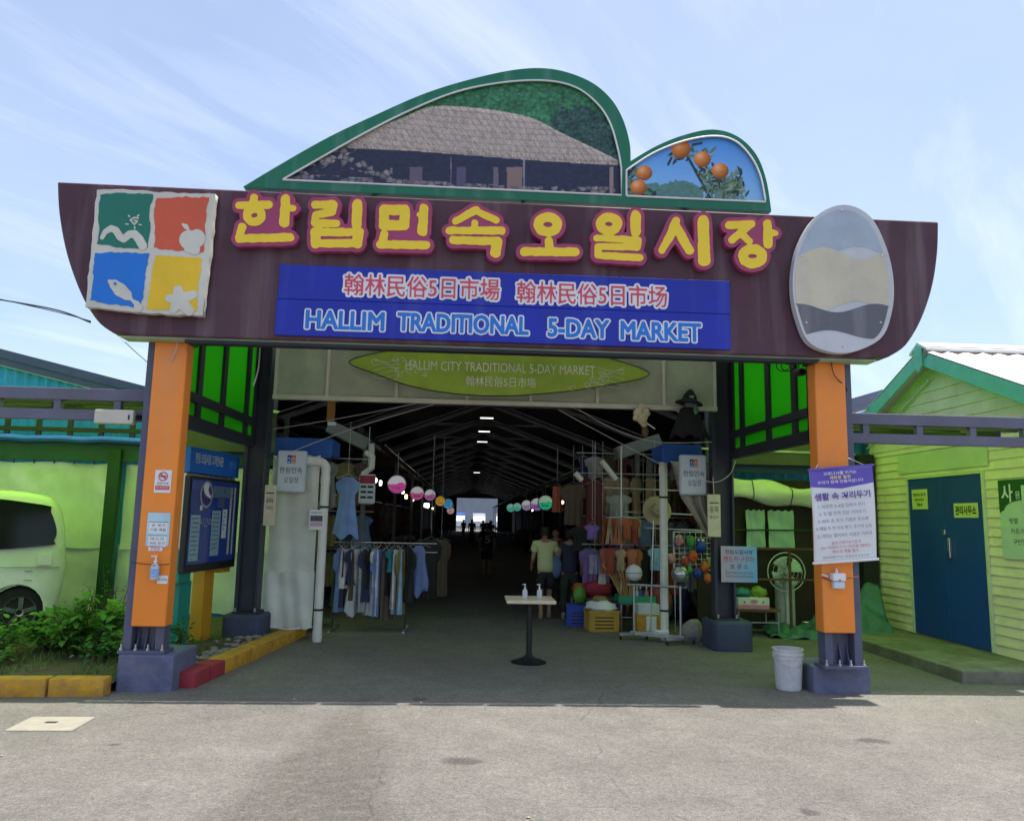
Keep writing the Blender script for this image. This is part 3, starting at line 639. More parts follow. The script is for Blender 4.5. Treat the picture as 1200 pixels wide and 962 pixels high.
def paint_house(U, V, pos):
    x = W_/2+FPX*((pos-CAM)@_r)/((pos-CAM)@_f); y = H_/2-FPX*((pos-CAM)@_u)/((pos-CAM)@_f)
    n = fbm(x*.25, y*.3, 5, 1); n2 = fbm(x*.06, y*.08, 3, 9)
    w1, w2, wi = worley(x*.22, y*.26, 4)
    c = np.array(S(54, 112, 78))[None]*(.25+.9*n[:, None])*(0.55+.8*n2[:, None])*(1.45-.95*np.clip(w1, 0, 1))[:, None]
    nx_ = (fbm(x*.12, y*.12, 3, 21)-.5)*26; tr = inside([(640, 160), (655, 130), (680, 122), (715, 140), (730, 190), (700, 180), (660, 165)], x+nx_, y+nx_*.7); c[tr] = np.array(S(46, 76, 72))[None]*(.1+1.3*n[tr, None])*(1.5-1.1*np.clip(w1[tr, None], 0, 1))
    roof = smooth_poly([(402, 171), (433, 153), (470, 139), (507, 125), (560, 127), (600, 133), (627, 140), (660, 157), (700, 176), (724, 188)], 4)+[(724, 194), (650, 190), (560, 183), (480, 177), (410, 174)]
    wall = y > np.interp(x, [402, 480, 560, 650, 724], [171, 176, 182, 189, 193])
    c[wall] = np.array(S(38, 42, 62))[None]*(.6+.6*n[wall, None])
    for x0, x1, cc in ((578, 584, (90, 82, 92)), (594, 612, (112, 92, 90)), (535, 546, (70, 66, 90)), (480, 495, (84, 74, 92)), (613, 615, (110, 110, 125)), (528, 529, (100, 100, 120)), (714, 719, (120, 105, 105))):
        k = wall & (x > x0) & (x < x1) & (y > (196 if x1-x0 > 2 else 184)); c[k] = S(*cc)
    sx, sy = x*.16, y*.2
    s1, s2, si = worley(x*.13, y*.17, 33)
    rub = wall & (((x < 350+(212-y)*1.9) & (x < 420)) | (y > np.interp(x, [330, 440, 620], [203, 209, 219])) | ((x > 400) & (x < 460) & (abs(y-(188+(x-400)*.28)) < 7)))
    k = rub & (s2 > .10) & (si > .25); c[k] = np.array(S(112, 106, 108))[None]*(.35+.85*si[k, None])*(1.15-.55*s1[k, None])*(.75+.5*n[k, None])
    r = inside(roof, x, y)
    g1 = np.abs(((x-.9*(y-120)-380+.0009*(x-560)**2)/9.0) % 1-.5) > .40
    g2 = np.abs(((y-.10*x+.00022*(x-520)**2*1.0)/7.0) % 1-.5) > .40
    th = np.array(S(146, 134, 126))[None]*(.45+.65*fbm(x*.9, y*.35, 3, 3)+.55*vnoise((x-.5*(y-120))*1.1, y*.16, 6))[:, None]
    th = np.where((g1 | g2)[:, None], th*.74, th); th = np.where((np.roll(g1, 1) & ~g1)[:, None], th*1.2, th)
    c[r] = th[r]
    ev = r & (y > np.interp(x, [402, 480, 560, 650, 724], [166, 171, 177, 184, 189])); c[ev] *= (.45+.9*fbm(x*1.6, y*.4, 2, 5))[ev, None]
    lt_ = r & (y < np.interp(x, [402, 507, 560, 627, 724], [168, 128, 130, 143, 190])); c[lt_] *= 1.25
    return np.clip(c*1.6, 0, .8)
def sheet_for(loop, fn, nm, nx, ny):
    w = [pb(*p) for p in loop]; x0 = min(p[0] for p in w)-.03; x1 = max(p[0] for p in w)+.03; z0 = min(p[1] for p in w)-.03; z1 = max(p[1] for p in w)+.03
    return print_sheet(nm, (x0, YBB+.03, z0), FRONT, x1-x0, z1-z0, nx, ny, fn, M_print, sg, lambda U, V: inside([((p[0]-ctrx)*1.02+ctrx, (p[1]-ctrz)*1.04+ctrz) for p in w for ctrx, ctrz in [((x0+x1)/2, (z0+z1)/2)]], x0+U*(x1-x0), z0+V*(z1-z0)))
sheet_for(in1, paint_house, 'thatched_house_print', 520, 190)
def paint_fruit(U, V, pos):
    x = W_/2+FPX*((pos-CAM)@_r)/((pos-CAM)@_f); y = H_/2-FPX*((pos-CAM)@_u)/((pos-CAM)@_f)
    n = fbm(x*.35, y*.35, 4, 5)
    t = np.clip((y-155)/80, 0, 1)[:, None]
    c = np.array(S(62, 128, 205))*(1-t)+np.array(S(128, 178, 226))*t; c = c*(.92+.16*fbm(x*.05, y*.05, 3, 2)[:, None])
    k = (np.hypot((x-795)/30, (y-232)/20) < .85+.3*n) | (np.hypot((x-765)/16, (y-228)/14) < .8+.3*n); c[k] = np.array(S(78, 118, 112))[None]*(.7+.6*n[k, None])
    k = ((np.hypot((x-735)/17, (y-210)/22) < .6+.7*n) | (np.hypot((x-848)/27, (y-226)/20) < .45+.85*n) | (np.hypot((x-862)/12, (y-213)/16) < .35+.8*n)) & (n > .36)
    c[k] = np.array(S(86, 112, 98))[None]*(.25+1.5*n[k, None])
    def seg(x0, y0, x1, y1, w):
        dx, dy = x1-x0, y1-y0; tt = np.clip(((x-x0)*dx+(y-y0)*dy)/(dx*dx+dy*dy), 0, 1); return np.hypot(x-x0-tt*dx, y-y0-tt*dy) < w
    for s_ in ((806, 184, 832, 232, 1.6), (823, 190, 835, 205, 1.2), (844, 205, 836, 222, 1.2), (812, 170, 822, 168, 1.5), (787, 185, 783, 193, 1.5), (800, 186, 790, 176, 1.3), (815, 200, 822, 212, 2.2), (835, 192, 838, 200, 1.5), (760, 222, 768, 228, 1.6), (742, 196, 735, 206, 2.0), (826, 210, 834, 216, 1.6), (822, 214, 842, 206, 1.2)):
        k = seg(*s_); c[k] = np.array(S(38, 58, 62))[None]*(.6+.9*n[k, None])
    rl = random.Random(12)
    for q in range(150):
        bx_, by_, sx_, sy_ = rl.choice(((736, 208, 9, 14), (736, 222, 8, 8), (832, 222, 10, 10), (852, 224, 14, 9), (866, 214, 7, 12), (815, 180, 12, 8), (828, 206, 7, 7), (792, 184, 8, 5), (846, 212, 9, 6), (758, 228, 9, 4)))
        lx, ly = rl.gauss(bx_, sx_*.6), rl.gauss(by_, sy_*.6); an = rl.uniform(0, 3.14); L_ = rl.uniform(3, 6.5); ca_, sa_ = math.cos(an), math.sin(an)
        uu = ((x-lx)*ca_+(y-ly)*sa_)/L_; vv = (-(x-lx)*sa_+(y-ly)*ca_)/(L_*.30); k = (uu*uu+np.abs(vv) < 1)
        g_ = rl.choice(((44, 70, 60), (70, 100, 74), (104, 128, 100), (134, 150, 128), (36, 56, 58))); c[k] = np.array(S(*g_))[None]*(.8+.35*vv[k, None])
    for cx, cy, r in ((798, 175, 11.5), (823, 187, 10), (844, 200.5, 9.8), (755, 203, 9.3), (748.5, 220, 9.6)):
        d = np.hypot(x-cx, (y-cy)*1.06)/r; k = d < 1; l = np.clip(.62+.55*(-(x-cx)/r*.35-(y-cy)/r*.55)-.25*d**3, .25, 1.25)
        hl = np.exp(-(((x-cx)/r+.3)**2+((y-cy)/r+.4)**2)*7)
        c[k] = np.array(S(240, 142, 58))[None]*(l*(.88+.2*fbm(x*1.2, y*1.2, 2, 8)))[k, None]+.16*hl[k, None]
    return np.clip(c*1.25, 0, .85)
sheet_for(in2, paint_fruit, 'tangerine_print', 260, 140)
for k, (x, z) in enumerate(((-1.2, 5.3), (.5, 5.3), (2.4, 5.3))):
    MB().bar((x, -.17, 4.8), (x, -.11, 6.0 if k == 1 else 5.55), .05, .05).build('billboard_strut', M_dark, bb)

# ---------------------------------------------------------------- passage between gate and hall
def wavy(u, v, a, f, s=0.0): return a*(math.sin(f*u*6.283+s+1.7*v)+.5*math.sin(f*2.3*u*6.283+2.1*s+3*v))
def inner_post(label, x, bx0, bx1):
    t = thing('inner_post', label, 'post', (x, 2.75, 0), 'dark posts at the hall entrance')
    MB().prism_z([(bx0+.06, 2.45), (bx1-.06, 2.45), (bx1, 2.55), (bx1, 3.0), (bx1-.06, 3.08), (bx0+.06, 3.08), (bx0, 3.0), (bx0, 2.55)], -.02, .40).build('base_block', M_navyconc, t, bevel=.05, seg=3, smooth=True)
    MB().box(x-.17, x+.17, 2.60, 2.94, .40, .43).build('base_plate', M_dark, t)
    h = MB(); h.box(x-.14, x-.115, 2.63, 2.88, .43, 4.35); h.box(x+.115, x+.14, 2.63, 2.88, .43, 4.35); h.box(x-.115, x+.115, 2.74, 2.77, .43, 4.35)
    h.box(x-.16, x-.14, 2.63, 2.65, .43, 4.35)
    h.build('steel_column', mat('dark_navy_steel', (.032, .036, .058), .5, var=.2, dirt=.3), t)
    for k in (-1, 1): MB().lathe([(.014, 0), (.014, .05)], (x+k*.13, 2.6, .43), 6).build('anchor_bolt', M_steel, t)
    return t
inner_post('dark navy steel post on a low block beside the information board', -2.99, -3.27, -2.72)
inner_post('dark navy steel post on a low block beside the blue notice, right of entrance', 3.68, 3.43, 4.02)

# header panels over the hall mouth
HZ = 3.36
hd = thing('header_panel', 'grey translucent header panels in a white frame above the hall mouth', 'header panel', (.4, 2.55, HZ))
xs_h = [P(322, 466, 2.5)[0], P(383, 467, 2.5)[0], P(464, 469, 2.5)[0], P(547, 471, 2.5)[0], P(622, 474, 2.5)[0], P(700, 477, 2.5)[0], P(778, 480, 2.5)[0], P(838, 482, 2.5)[0]]
M_frosted = mat('frosted_panel', (.55, .58, .46), .4, var=.12, scale=2, transl=.25, dirt=.3, dirtc=(.12, .13, .08))
for a, b in zip(xs_h[:-1], xs_h[1:]):
    MB().box(a+.02, b-.02, 2.53, 2.545, HZ+.05, 4.3).build('pane', M_frosted, hd)
    MB().box(a-.022, a+.022, 2.49, 2.56, HZ+.052, 4.3).build('mullion', M_cream, hd)
MB().box(xs_h[-1]-.022, xs_h[-1]+.022, 2.49, 2.56, HZ+.052, 4.3).build('mullion', M_cream, hd)
MB().box(xs_h[0]-.03, xs_h[-1]+.03, 2.48, 2.57, HZ-.015, HZ+.05).build('bottom_rail', M_cream, hd, bevel=.004)
# surfboard shaped sign
YSF = 2.40
sb = thing('surfboard_sign', 'olive green surfboard shaped sign hanging before the header panels', 'sign', (.3, YSF, 3.5))
sp_ = smooth_poly([(409, 424), (450, 412), (510, 404), (585, 402), (660, 408), (715, 420), (761, 438), (720, 450), (660, 459), (590, 464), (530, 461), (480, 452), (440, 438)], 5, True)
M_olivesign = mat('olive_sign_face', (.36, .52, .06), .5, var=.2, scale=2.5, dirt=.25, dirtc=(.2, .26, .1))
fill('board', [[pz(x, y, YSF) for x, y in sp_]], (0, YSF+.06, 0), FRONT, .06, M_olivesign, sb)
pts = [Vector((pz(x, y, YSF)[0], YSF-.003, pz(x, y, YSF)[1])) for x, y in sp_]
MB().tube(pts+[pts[0]], .007, 5).build('edge_line', M_dark, sb)
M_engr = mat('pale_engraving', (.80, .84, .66), .5)
ptext('lettering', 'HALLIM CITY TRADITIONAL 5-DAY MARKET', 587, 431, 222, 11, YSF-.002, M_engr, sb, grow=.0)
ptext('lettering', '翰林民俗5日市場', 587, 447.5, 82, 12, YSF-.002, M_engr, sb)
rnd = random.Random(11)
for side, (cx, cy) in ((0, (470, 432)), (1, (700, 443))):
    for k in range(13):
        fl = MB()
        x = cx+rnd.uniform(-30, 30)*(1 if k < 9 else .4); y = cy+rnd.uniform(-12, 11)+(abs(x-cx)*.05); r0 = rnd.uniform(3, 7)
        pp = []
        for q in range(14):
            a = q/13*rnd.choice((4.2, 5.0)); rr = r0*(1-.55*q/13); X_, Y_ = x+rr*math.cos(a+k), y+rr*.8*math.sin(a+k); p = P(X_, Y_, YSF-.003); pp.append((p[0], YSF-.004, p[2]))
        fl.tube(pp, .004, 4); fl.build('wave_flourish', M_engr, sb)
    for k in range(6):
        fl = MB()
        s_ = -1 if side == 0 else 1
        pp = [P(cx+s_*(2+40*t), cy-12+k*4.4+3*math.sin(t*5+k)+(7*t if side == 0 else 4*t)*(.5-k/6), YSF-.003) for t in np.linspace(0, .75, 8)]
        fl.tube([(p[0], YSF-.004, p[2]) for p in pp], .0035, 4); fl.build('wave_flourish', M_engr, sb)
# side screens with green sheets
def side_screen(label, x0, x1, s):
    t = thing('side_screen', label, 'screen', ((x0+x1)/2, 1.3, 2.9), 'green sheet screens beside the passage')
    ys = [.10, .52, 1.30, 2.22, 2.60]
    X = lambda y: x0+(x1-x0)*(y-.2)/2.4
    for a, b in zip(ys[:-1], ys[1:]):
        g = MB(); g.add([(X(a+.05), a+.05, 3.03), (X(b-.05), b-.05, 3.03), (X(b-.05), b-.05, 4.3), (X(a+.05), a+.05, 4.3)], [(0, 1, 2, 3)]); g.build('green_sheet', M_gscreen, t, solid=.006)
    for a in ys: MB().bar((X(a), a, 2.80), (X(a), a, 4.35), .13, .07, (1, 0, 0)).build('upright', M_dark, t)
    MB().bar((X(.15), .15, 3.02), (X(2.6), 2.6, 3.02), .09, .10).build('rail', M_dark, t)
    MB().bar((X(.15), .15, 2.74), (X(2.6), 2.6, 2.74), .09, .14).build('lower_rail', M_dark, t)
    g = MB(); g.add([(X(.2), .2, 2.82), (X(2.55), 2.55, 2.82), (X(2.55), 2.55, 2.965), (X(.2), .2, 2.965)], [(0, 1, 2, 3)]); g.build('lower_green_sheet', M_gscreen, t, solid=.006)
    return t
side_screen('bright green sheets between dark uprights, high beside the left orange pillar', -3.12, -3.05, -1)
side_screen('bright green sheets between dark uprights, high beside the right orange pillar', 3.86, 3.83, 1)
M_psheet = mat('pale_translucent_sheet', (.55, .58, .52), .5, var=.15, transl=.42, tint=(.84, .86, .84))  # translucency of the hidden passage roof is added to brighten the passage below
pr = thing('passage_roof', 'flat pale translucent sheet roof over the passage behind the signboard', 'roof', (.4, 1.2, 4.36))
for k in range(6):
    x0 = -3.5+k*1.33; MB().box(x0, x0+1.326, -.19, 4.66, 4.38, 4.41).build('roof_sheet', M_psheet, pr)
for y in (.3, 1.1, 1.9, 2.75): MB().box(-3.3, 4.1, y-.05, y+.05, 4.26, 4.376).build('rafter', M_dark, pr)
M_rust = mat('rusty_brown_paint', (.20, .085, .03), .7, var=.3)

# ---------------------------------------------------------------- canopies with green sheets
def canopy(label, X0, X1, z0, rx0, rx1, posts, YF=-.02):
    t = thing('canopy', label, 'canopy', ((X0+X1)/2, 2, 0), 'green sheeted canopies beside the gate')
    MB().box(X0, X1, YF, YF+.10, z0-.125, z0).build('front_beam', M_greybeam, t, bevel=.004)
    MB().box(X0, X1, YF+.01, YF+.09, z0-.335, z0-.225).build('lower_beam', M_greybeam, t, bevel=.004)
    x = X0+.25
    while x < X1-.1:
        MB().box(x-.035, x+.035, YF+.015, YF+.085, z0-.225, z0-.125).build('strut', M_greybeam, t); x += .62
    n = max(3, int(round((rx1-rx0)/.9)))
    for k in range(n):
        a = rx0+(rx1-rx0)*k/n; b = rx0+(rx1-rx0)*(k+1)/n+.05
        def fn(u, v, a=a, b=b, k=k):
            return (a+(b-a)*u, YF+.11+(4.39-YF)*v, z0-.035+.006*(k % 2)+.42*v+.018*math.cos(u*math.pi*2*9))
        MB().grid(fn, 54, 1).build('roof_sheet', M_gpoly, t, normals=False)
    for k in range(4):
        y = .6+k*1.1; z = z0-.055+.42*(y-YF-.11)/(4.39-YF)
        MB().box(rx0, rx1, y-.03, y+.03, z-.085, z-.005).build('purlin', M_dark, t)
    for a in np.arange(rx0+.06, rx1, .95):
        MB().bar((a, YF+.10, z0-.19), (a, 4.45, z0+.23), .06, .08).build('rafter', M_dark, t)
    for x, y in posts: MB().box(x-.06, x+.06, y-.06, y+.06, 0, z0+.2).build('post', M_dark, t)
    return t
canopy('grey framed canopy with green sheets over the parked van and planting bed', -10.2, -3.40, 3.03, -10.2, -3.2, [(-9.8, .06), (-10, 4.3)])
canopy('grey framed canopy with green sheets in front of the lime green shed', 4.17, 9.5, 3.0, 4.05, 6.62, [(9.4, .06)])

# ---------------------------------------------------------------- blue corrugated buildings behind the canopies
def blue_building(label, pts, Y, xs, mirror):
    t = thing('corrugated_building', label, 'building', (xs[0], Y, 0), 'sky blue corrugated buildings behind the canopies')
    (xa, za), (xb, zb_) = pts
    x0, x1 = xs
    top = lambda x: za+(zb_-za)*(x-xa)/(xb-xa)
    n = int((x1-x0)/.03); v = []; f = []
    for i in range(n+1):
        x = x0+(x1-x0)*i/n; y = Y+.018*math.sin(x*math.pi*2/.17); v += [(x, y, 0), (x, y, top(x)-.10)]
    for i in range(n): f.append((2*i, 2*i+2, 2*i+3, 2*i+1))
    MB().add(v, f).build('corrugated_wall', M_blucor, t, normals=False, solid=.004)
    for dz, h, m in ((.05, .13, M_navytrim), (-.075, .115, M_navytrim)):
        MB().bar((x0, Y-.10+(.03 if dz < 0 else 0), top(x0)+dz), (x1, Y-.10+(.03 if dz < 0 else 0), top(x1)+dz), .10, h).build('verge_trim', m, t)
    MB().bar((x0, Y-.07, top(x0)-.145), (x1, Y-.07, top(x1)-.145), .03, .014).build('white_edge', M_white, t)
    r = MB(); r.add([(x0, Y-.1, top(x0)+.12), (x1, Y-.1, top(x1)+.12), (x1, Y+18, top(x1)+.12), (x0, Y+18, top(x0)+.12)], [(0, 1, 2, 3)]); r.build('roof', M_navytrim, t, solid=.02)
    return t
a, b = P(0, 418, 4.95), P(178, 464, 4.95)
blue_building('sky blue corrugated gable with navy verge above the left canopy', ((a[0], a[2]), (b[0], b[2])), 4.95, (-10.5, -3.6), 0)
a, b = P(990, 478, 4.95), P(1045, 462, 4.95)
blue_building('sky blue corrugated gable with navy verge behind the lime green shed', ((a[0], a[2]), (b[0], b[2])), 4.95, (4.2, 9.0), 1)

# tarpaulin screens and valances on both sides
def tarp(name, label, x0, x1, y, z0, z1, m, amp=.02, f=2.0, cat='tarpaulin', group=None, sag=0.0, parent=None, edge=None):
    def fn(u, v):
        return (x0+(x1-x0)*u, y+wavy(u, v, amp, f, x0)+.03*math.sin(v*9+u*4)*.4, z0+(z1-z0)*v-sag*4*u*(1-u)*v+.012*math.sin(u*23+x0))
    o = MB().grid(fn, 40, 16).build(name, m, parent, smooth=True, angle=180, normals=False)
    if parent is None: tag(o, label, cat, group)
    return o
tl = thing('tarpaulin_screen', 'white tarpaulin screen glowing green behind the parked van', 'tarpaulin', (-7.5, 4.75, 0), 'tarpaulin screens under the canopies')
tarp('upper_sheet', '', -10.2, -5.90, 4.74, 1.15, 2.52, M_tarp, .02, 3, parent=tl)
tarp('lower_sheet', '', -10.2, -5.78, 4.80, .12, 1.20, M_tarp, .025, 3, parent=tl)
tl2 = thing('tarpaulin_screen', 'white tarpaulin screen glowing green behind the information board', 'tarpaulin', (-4.2, 4.75, 0), 'tarpaulin screens under the canopies')
tarp('upper_sheet', '', -5.66, -3.2, 4.74, 1.12, 2.50, M_tarp, .02, 2, parent=tl2)
tarp('lower_sheet', '', -5.72, -3.0, 4.80, .12, 1.20, M_tarp, .03, 2.3, parent=tl2)
for (x0, x1, p_) in ((-10.0, -5.9, tl), (-5.66, -3.2, tl2)):
    x = x0
    while x < x1: MB().tube([(x, 4.70, 2.50), (x, 4.72, 2.58)], .012, 5).build('lashing', M_bwire, p_); x += .32
o = tag(MB().box(-5.88, -5.68, 4.55, 4.68, 0, 2.75).build('canopy_post', mat('dark_green_paint', (.008, .05, .02), .6, var=.3), None, bevel=.006), 'dark green post with laced tarpaulin edges beside the van', 'post')
o = thing('valance', 'dark teal valance with rolled blue tarpaulin under the left canopy', 'valance', (-7, 4.6, 2.55))
MB().box(-10.2, -3.1, 4.62, 4.66, 2.55, 2.86).build('board', M_teald, o)
MB().tube([(-10.2+.3*k, 4.56+.01*math.sin(k*1.7), 2.89+.012*math.sin(k*2.3)) for k in range(25)], .055, 8).build('rolled_tarpaulin', M_bluetarp, o, smooth=True)
MB().box(-10.2, -3.1, 4.6, 4.66, 3.02, 3.09).build('upper_rail', M_dark, o)
for k in range(15): MB().box(-10.1+k*.5, -10.02+k*.5, 4.61, 4.65, 2.9, 3.4).build('stile', M_dark, o)
o = thing('valance', 'dark blue valance with pale rail under the right canopy', 'valance', (5, 4.6, 2.62))
MB().box(3.85, 6.6, 4.62, 4.66, 2.62, 2.92).build('board', mat('navy_valance', (.015, .045, .12), .6, var=.2), o)
MB().tube([(3.7, 4.5, 3.0), (6.6, 4.5, 2.96)], .022, 6).build('rail', M_steel, o)
MB().box(3.85, 6.6, 4.6, 4.66, 3.04, 3.12).build('upper_rail', M_dark, o)
for k in range(6): MB().box(3.95+k*.5, 4.05+k*.5, 4.61, 4.65, 2.93, 3.4).build('stile', M_dark, o)
# rolled tarp and things hung on the right
def roll(u, v):
    x = 3.85+2.65*u; a = v*2*math.pi; r = .15+.03*math.sin(u*17)+.025*math.sin(a*3+u*9)
    return (x, 4.50+r*.7*math.cos(a), 2.42-.10*u-.08*math.sin(u*3.1)+r*1.15*math.sin(a)-.12*u*u)
o = thing('rolled_tarpaulin', 'cream tarpaulin rolled up and tied above the white fan', 'tarpaulin', (5.1, 4.5, 2.3))
MB().grid(roll, 50, 14).build('roll', M_tarp, o, smooth=True, angle=180)
for u in (.12, .35, .6, .85):
    MB().tube([Vector(roll(u, k/12))+Vector((0, -.008, 0)) for k in range(13)], .008, 5).build('tie', M_bwire, o)

# ---------------------------------------------------------------- the market hall
XR, ZR, SL = .60, 5.85, .37
YE = 96.0
hall = thing('market_hall', 'long dark market hall with a pitched sheet roof receding behind the gate', 'market hall', (XR, 4, 0))
M_hst = mat('hall_steel_grey', (.16, .16, .165), .5, var=.2)
M_strip = mat('frosted_strip', (.7, .7, .7), .5, transl=.9)
bays = 20; bl = (YE-4.6)/bays
XW0, XW1 = -4.75, 5.95
for k in range(bays):
    y0 = 4.6+k*bl; y1 = y0+bl-.045
    for x in (XW0-.3, XW1+.3):
        z = ZR-SL*abs(x-XR)
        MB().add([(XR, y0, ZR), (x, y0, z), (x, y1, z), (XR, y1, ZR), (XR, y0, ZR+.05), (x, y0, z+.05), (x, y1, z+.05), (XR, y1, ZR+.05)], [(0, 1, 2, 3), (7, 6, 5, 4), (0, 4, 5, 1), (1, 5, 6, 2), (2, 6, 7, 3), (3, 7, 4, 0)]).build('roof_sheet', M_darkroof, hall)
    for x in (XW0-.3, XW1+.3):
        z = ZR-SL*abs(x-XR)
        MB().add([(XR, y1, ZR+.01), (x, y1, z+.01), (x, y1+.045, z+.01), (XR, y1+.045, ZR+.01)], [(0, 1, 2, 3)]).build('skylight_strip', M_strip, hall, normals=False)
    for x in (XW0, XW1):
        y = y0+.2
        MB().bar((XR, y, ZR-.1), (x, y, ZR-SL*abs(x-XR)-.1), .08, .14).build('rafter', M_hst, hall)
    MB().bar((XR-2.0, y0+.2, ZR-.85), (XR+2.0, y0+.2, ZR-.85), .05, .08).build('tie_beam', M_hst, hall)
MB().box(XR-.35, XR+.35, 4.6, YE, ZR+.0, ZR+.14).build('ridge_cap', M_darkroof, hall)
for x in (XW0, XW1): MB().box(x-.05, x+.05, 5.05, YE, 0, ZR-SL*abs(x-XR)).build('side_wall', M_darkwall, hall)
# front gable above the header, between passage roof and hall roof
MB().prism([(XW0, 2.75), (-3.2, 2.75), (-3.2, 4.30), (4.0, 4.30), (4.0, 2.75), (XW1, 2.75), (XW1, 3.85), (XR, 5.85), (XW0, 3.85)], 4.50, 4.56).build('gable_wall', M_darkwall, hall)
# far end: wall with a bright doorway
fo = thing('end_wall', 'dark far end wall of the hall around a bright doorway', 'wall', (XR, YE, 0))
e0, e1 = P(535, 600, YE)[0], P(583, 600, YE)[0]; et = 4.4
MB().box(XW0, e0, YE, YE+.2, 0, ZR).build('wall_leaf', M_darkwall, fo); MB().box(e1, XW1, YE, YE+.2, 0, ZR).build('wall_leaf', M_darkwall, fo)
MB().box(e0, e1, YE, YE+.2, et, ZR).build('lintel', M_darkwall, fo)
for k in range(1): pass
# daylight place beyond the doorway
o = tag(MB().box(-20, 24, 128, 129, 0, 5.2).build('pale_building', mat('pale_far_wall', (.22, .25, .30), .7, var=.12, scale=.6)), 'pale building seen through the far doorway of the hall', 'building')
def far_truck(label, x, y, c):
    t = thing('parked_truck', label, 'truck', (x, y, 0), 'vehicles beyond the far doorway')
    MB().box(x-1.0, x+1.0, y, y+4, .75, 2.5).build('cargo_box', mat('far_'+label[:5], c, .5), t, bevel=.04)
    MB().prism_x([(y-1.9, .5), (y-.1, .5), (y-.1, 2.1), (y-1.3, 2.1), (y-1.9, 1.3)], x-.95, x+.95).build('cab', mat('far_cab_white', (.7, .7, .7), .4), t, bevel=.05)
    for sx in (-.85, .85):
        for yy in (y-1.2, y+3): MB().lathe([(.42, -.12), (.42, .12)], (x+sx, yy, .42), 16, Matrix.Rotation(R(90), 4, 'Y')).build('wheel', M_black, t)
far_truck('blue box truck parked beyond the far doorway', XR-2.0, 112, (.05, .2, .6))
far_truck('grey box truck parked at the side beyond the far doorway', XR+4.6, 110, (.3, .34, .4))
far_truck('white box truck parked beyond the far doorway', XR+1.2, 116, (.7, .72, .75))
# ridge lamps that are lit
M_lamp = mat('lit_tube', (.8, .8, .8), .4, emit=(1, .97, .9), estr=1.3)
for k, y in enumerate((20.0, 24.5, 29.0, 52.0)):
    z = (5.45, 5.45, 5.45, 5.3)[k]
    t = thing('hanging_lamp', f"small lit lamp under the hall ridge, {('nearest', 'second', 'third', 'farthest')[k]} from the gate", 'lamp', (XR, y, z), 'lit lamps under the ridge')
    MB().box(XR-.24, XR+.24, y-.05, y+.05, z-.03, z).build('tube', M_lamp, t); MB().box(XR-.27, XR+.27, y-.07, y+.07, z+.004, z+.05).build('housing', M_dark, t)
    for s in (-.2, .2): MB().tube([(XR+s, y, z+.05), (XR+s, y, ZR-.05)], .006, 4).build('hanger', M_bwire, t)
# stall frames along the aisle
AL, AR = -1.95, 3.20
for side, x, zz_ in ((-1, AL, 3.3), (1, AR, 3.2)):
    t = thing('aisle_frame', 'dark steel frame along the %s side of the hall aisle' % ('left' if side < 0 else 'right'), 'frame', (x, 6, 0), 'frames along the aisle')
    MB().box(x-.05, x+.05, 5.4, YE-1, zz_-.1, zz_).build('beam', M_dark, t)
    MB().tube([(x+.06*-side, 9, zz_+.03), (x+.06*-side, YE-2, zz_+.03)], .02, 6).build('conduit', M_steel, t)
    for k in range(14):
        y = 6.2+k*6.2; MB().box(x-.04, x+.04, y-.04, y+.04, 0, zz_-.1).build('column', mat('grey_stall_post', (.16, .16, .17), .6, var=.2), t)
        MB().bar((x, y, zz_-.05), (x+side*2.6, y, zz_+.35), .05, .06).build('arm', M_dark, t)
        y2 = y+3.1
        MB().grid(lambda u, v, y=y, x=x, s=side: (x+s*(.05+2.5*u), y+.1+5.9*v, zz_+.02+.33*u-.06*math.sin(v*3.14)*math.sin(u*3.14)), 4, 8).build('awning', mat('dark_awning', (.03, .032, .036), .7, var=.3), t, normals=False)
# round lit lollipop signs
M_lit = {}
def lit(c, k, s=.9):
    return mat('lit_sign_'+k, tuple(x*.8 for x in c), .4, var=.1, emit=c, estr=s)
def round_sign(label, px, py, X, rpx, c1, c2, kind):
    p = PX(px, py, X); s = (p-CAM)@_f/FPX; r = rpx*s
    t = thing('round_sign', label, 'sign', p, 'round lit stall signs')
    MB().lathe([(r, -.06), (r*1.03, -.03), (r*1.03, .03), (r, .06)], p, 24, Matrix.Rotation(R(90), 4, 'X')).build('case', M_white, t, smooth=True)
    y0 = p[1]-.064
    k = 20; th = [math.pi+math.pi*i/k for i in range(k+1)]
    low = [(p[0]+r*.92*math.cos(a), p[2]+r*.92*math.sin(a)) for a in th]
    low += [(p[0]+r*.92*(1-2*i/8), p[2]+r*(.05+.16*math.sin(i/8*6.28+(0 if kind else 1.5)))) for i in range(1, 8)]
    up = [(p[0]+r*.92*math.cos(a-math.pi), p[2]+r*.92*math.sin(a-math.pi)) for a in th]
    MB().prism(up, y0, y0+.003).build('upper_face', lit(c1, label[:14]+'a', .16), t)
    MB().prism(low, y0-.004, y0-.001).build('lower_face', lit(c2, label[:14]+'b', .25), t)
    for i in range(3): MB().box(p[0]-r*.45+i*r*.32, p[0]-r*.45+i*r*.32+r*.2, y0-.008, y0-.005, p[2]-r*.5, p[2]-r*.28).build('letter_mark', M_white, t)
    MB().tube([(p[0], p[1], p[2]+r), (p[0], p[1], p[2]+r+.5)], .015, 6).build('hanger', M_steel, t)
    return t
W3 = (.85, .88, .9)
round_sign('pink and white round lit sign, largest on the left of the aisle', 465.5, 567.5, -1.55, 10.8, W3, (.65, .06, .35), 1)
round_sign('rosy round lit sign just behind the largest one', 489, 578, -1.5, 8.2, W3, (.6, .10, .30), 0)
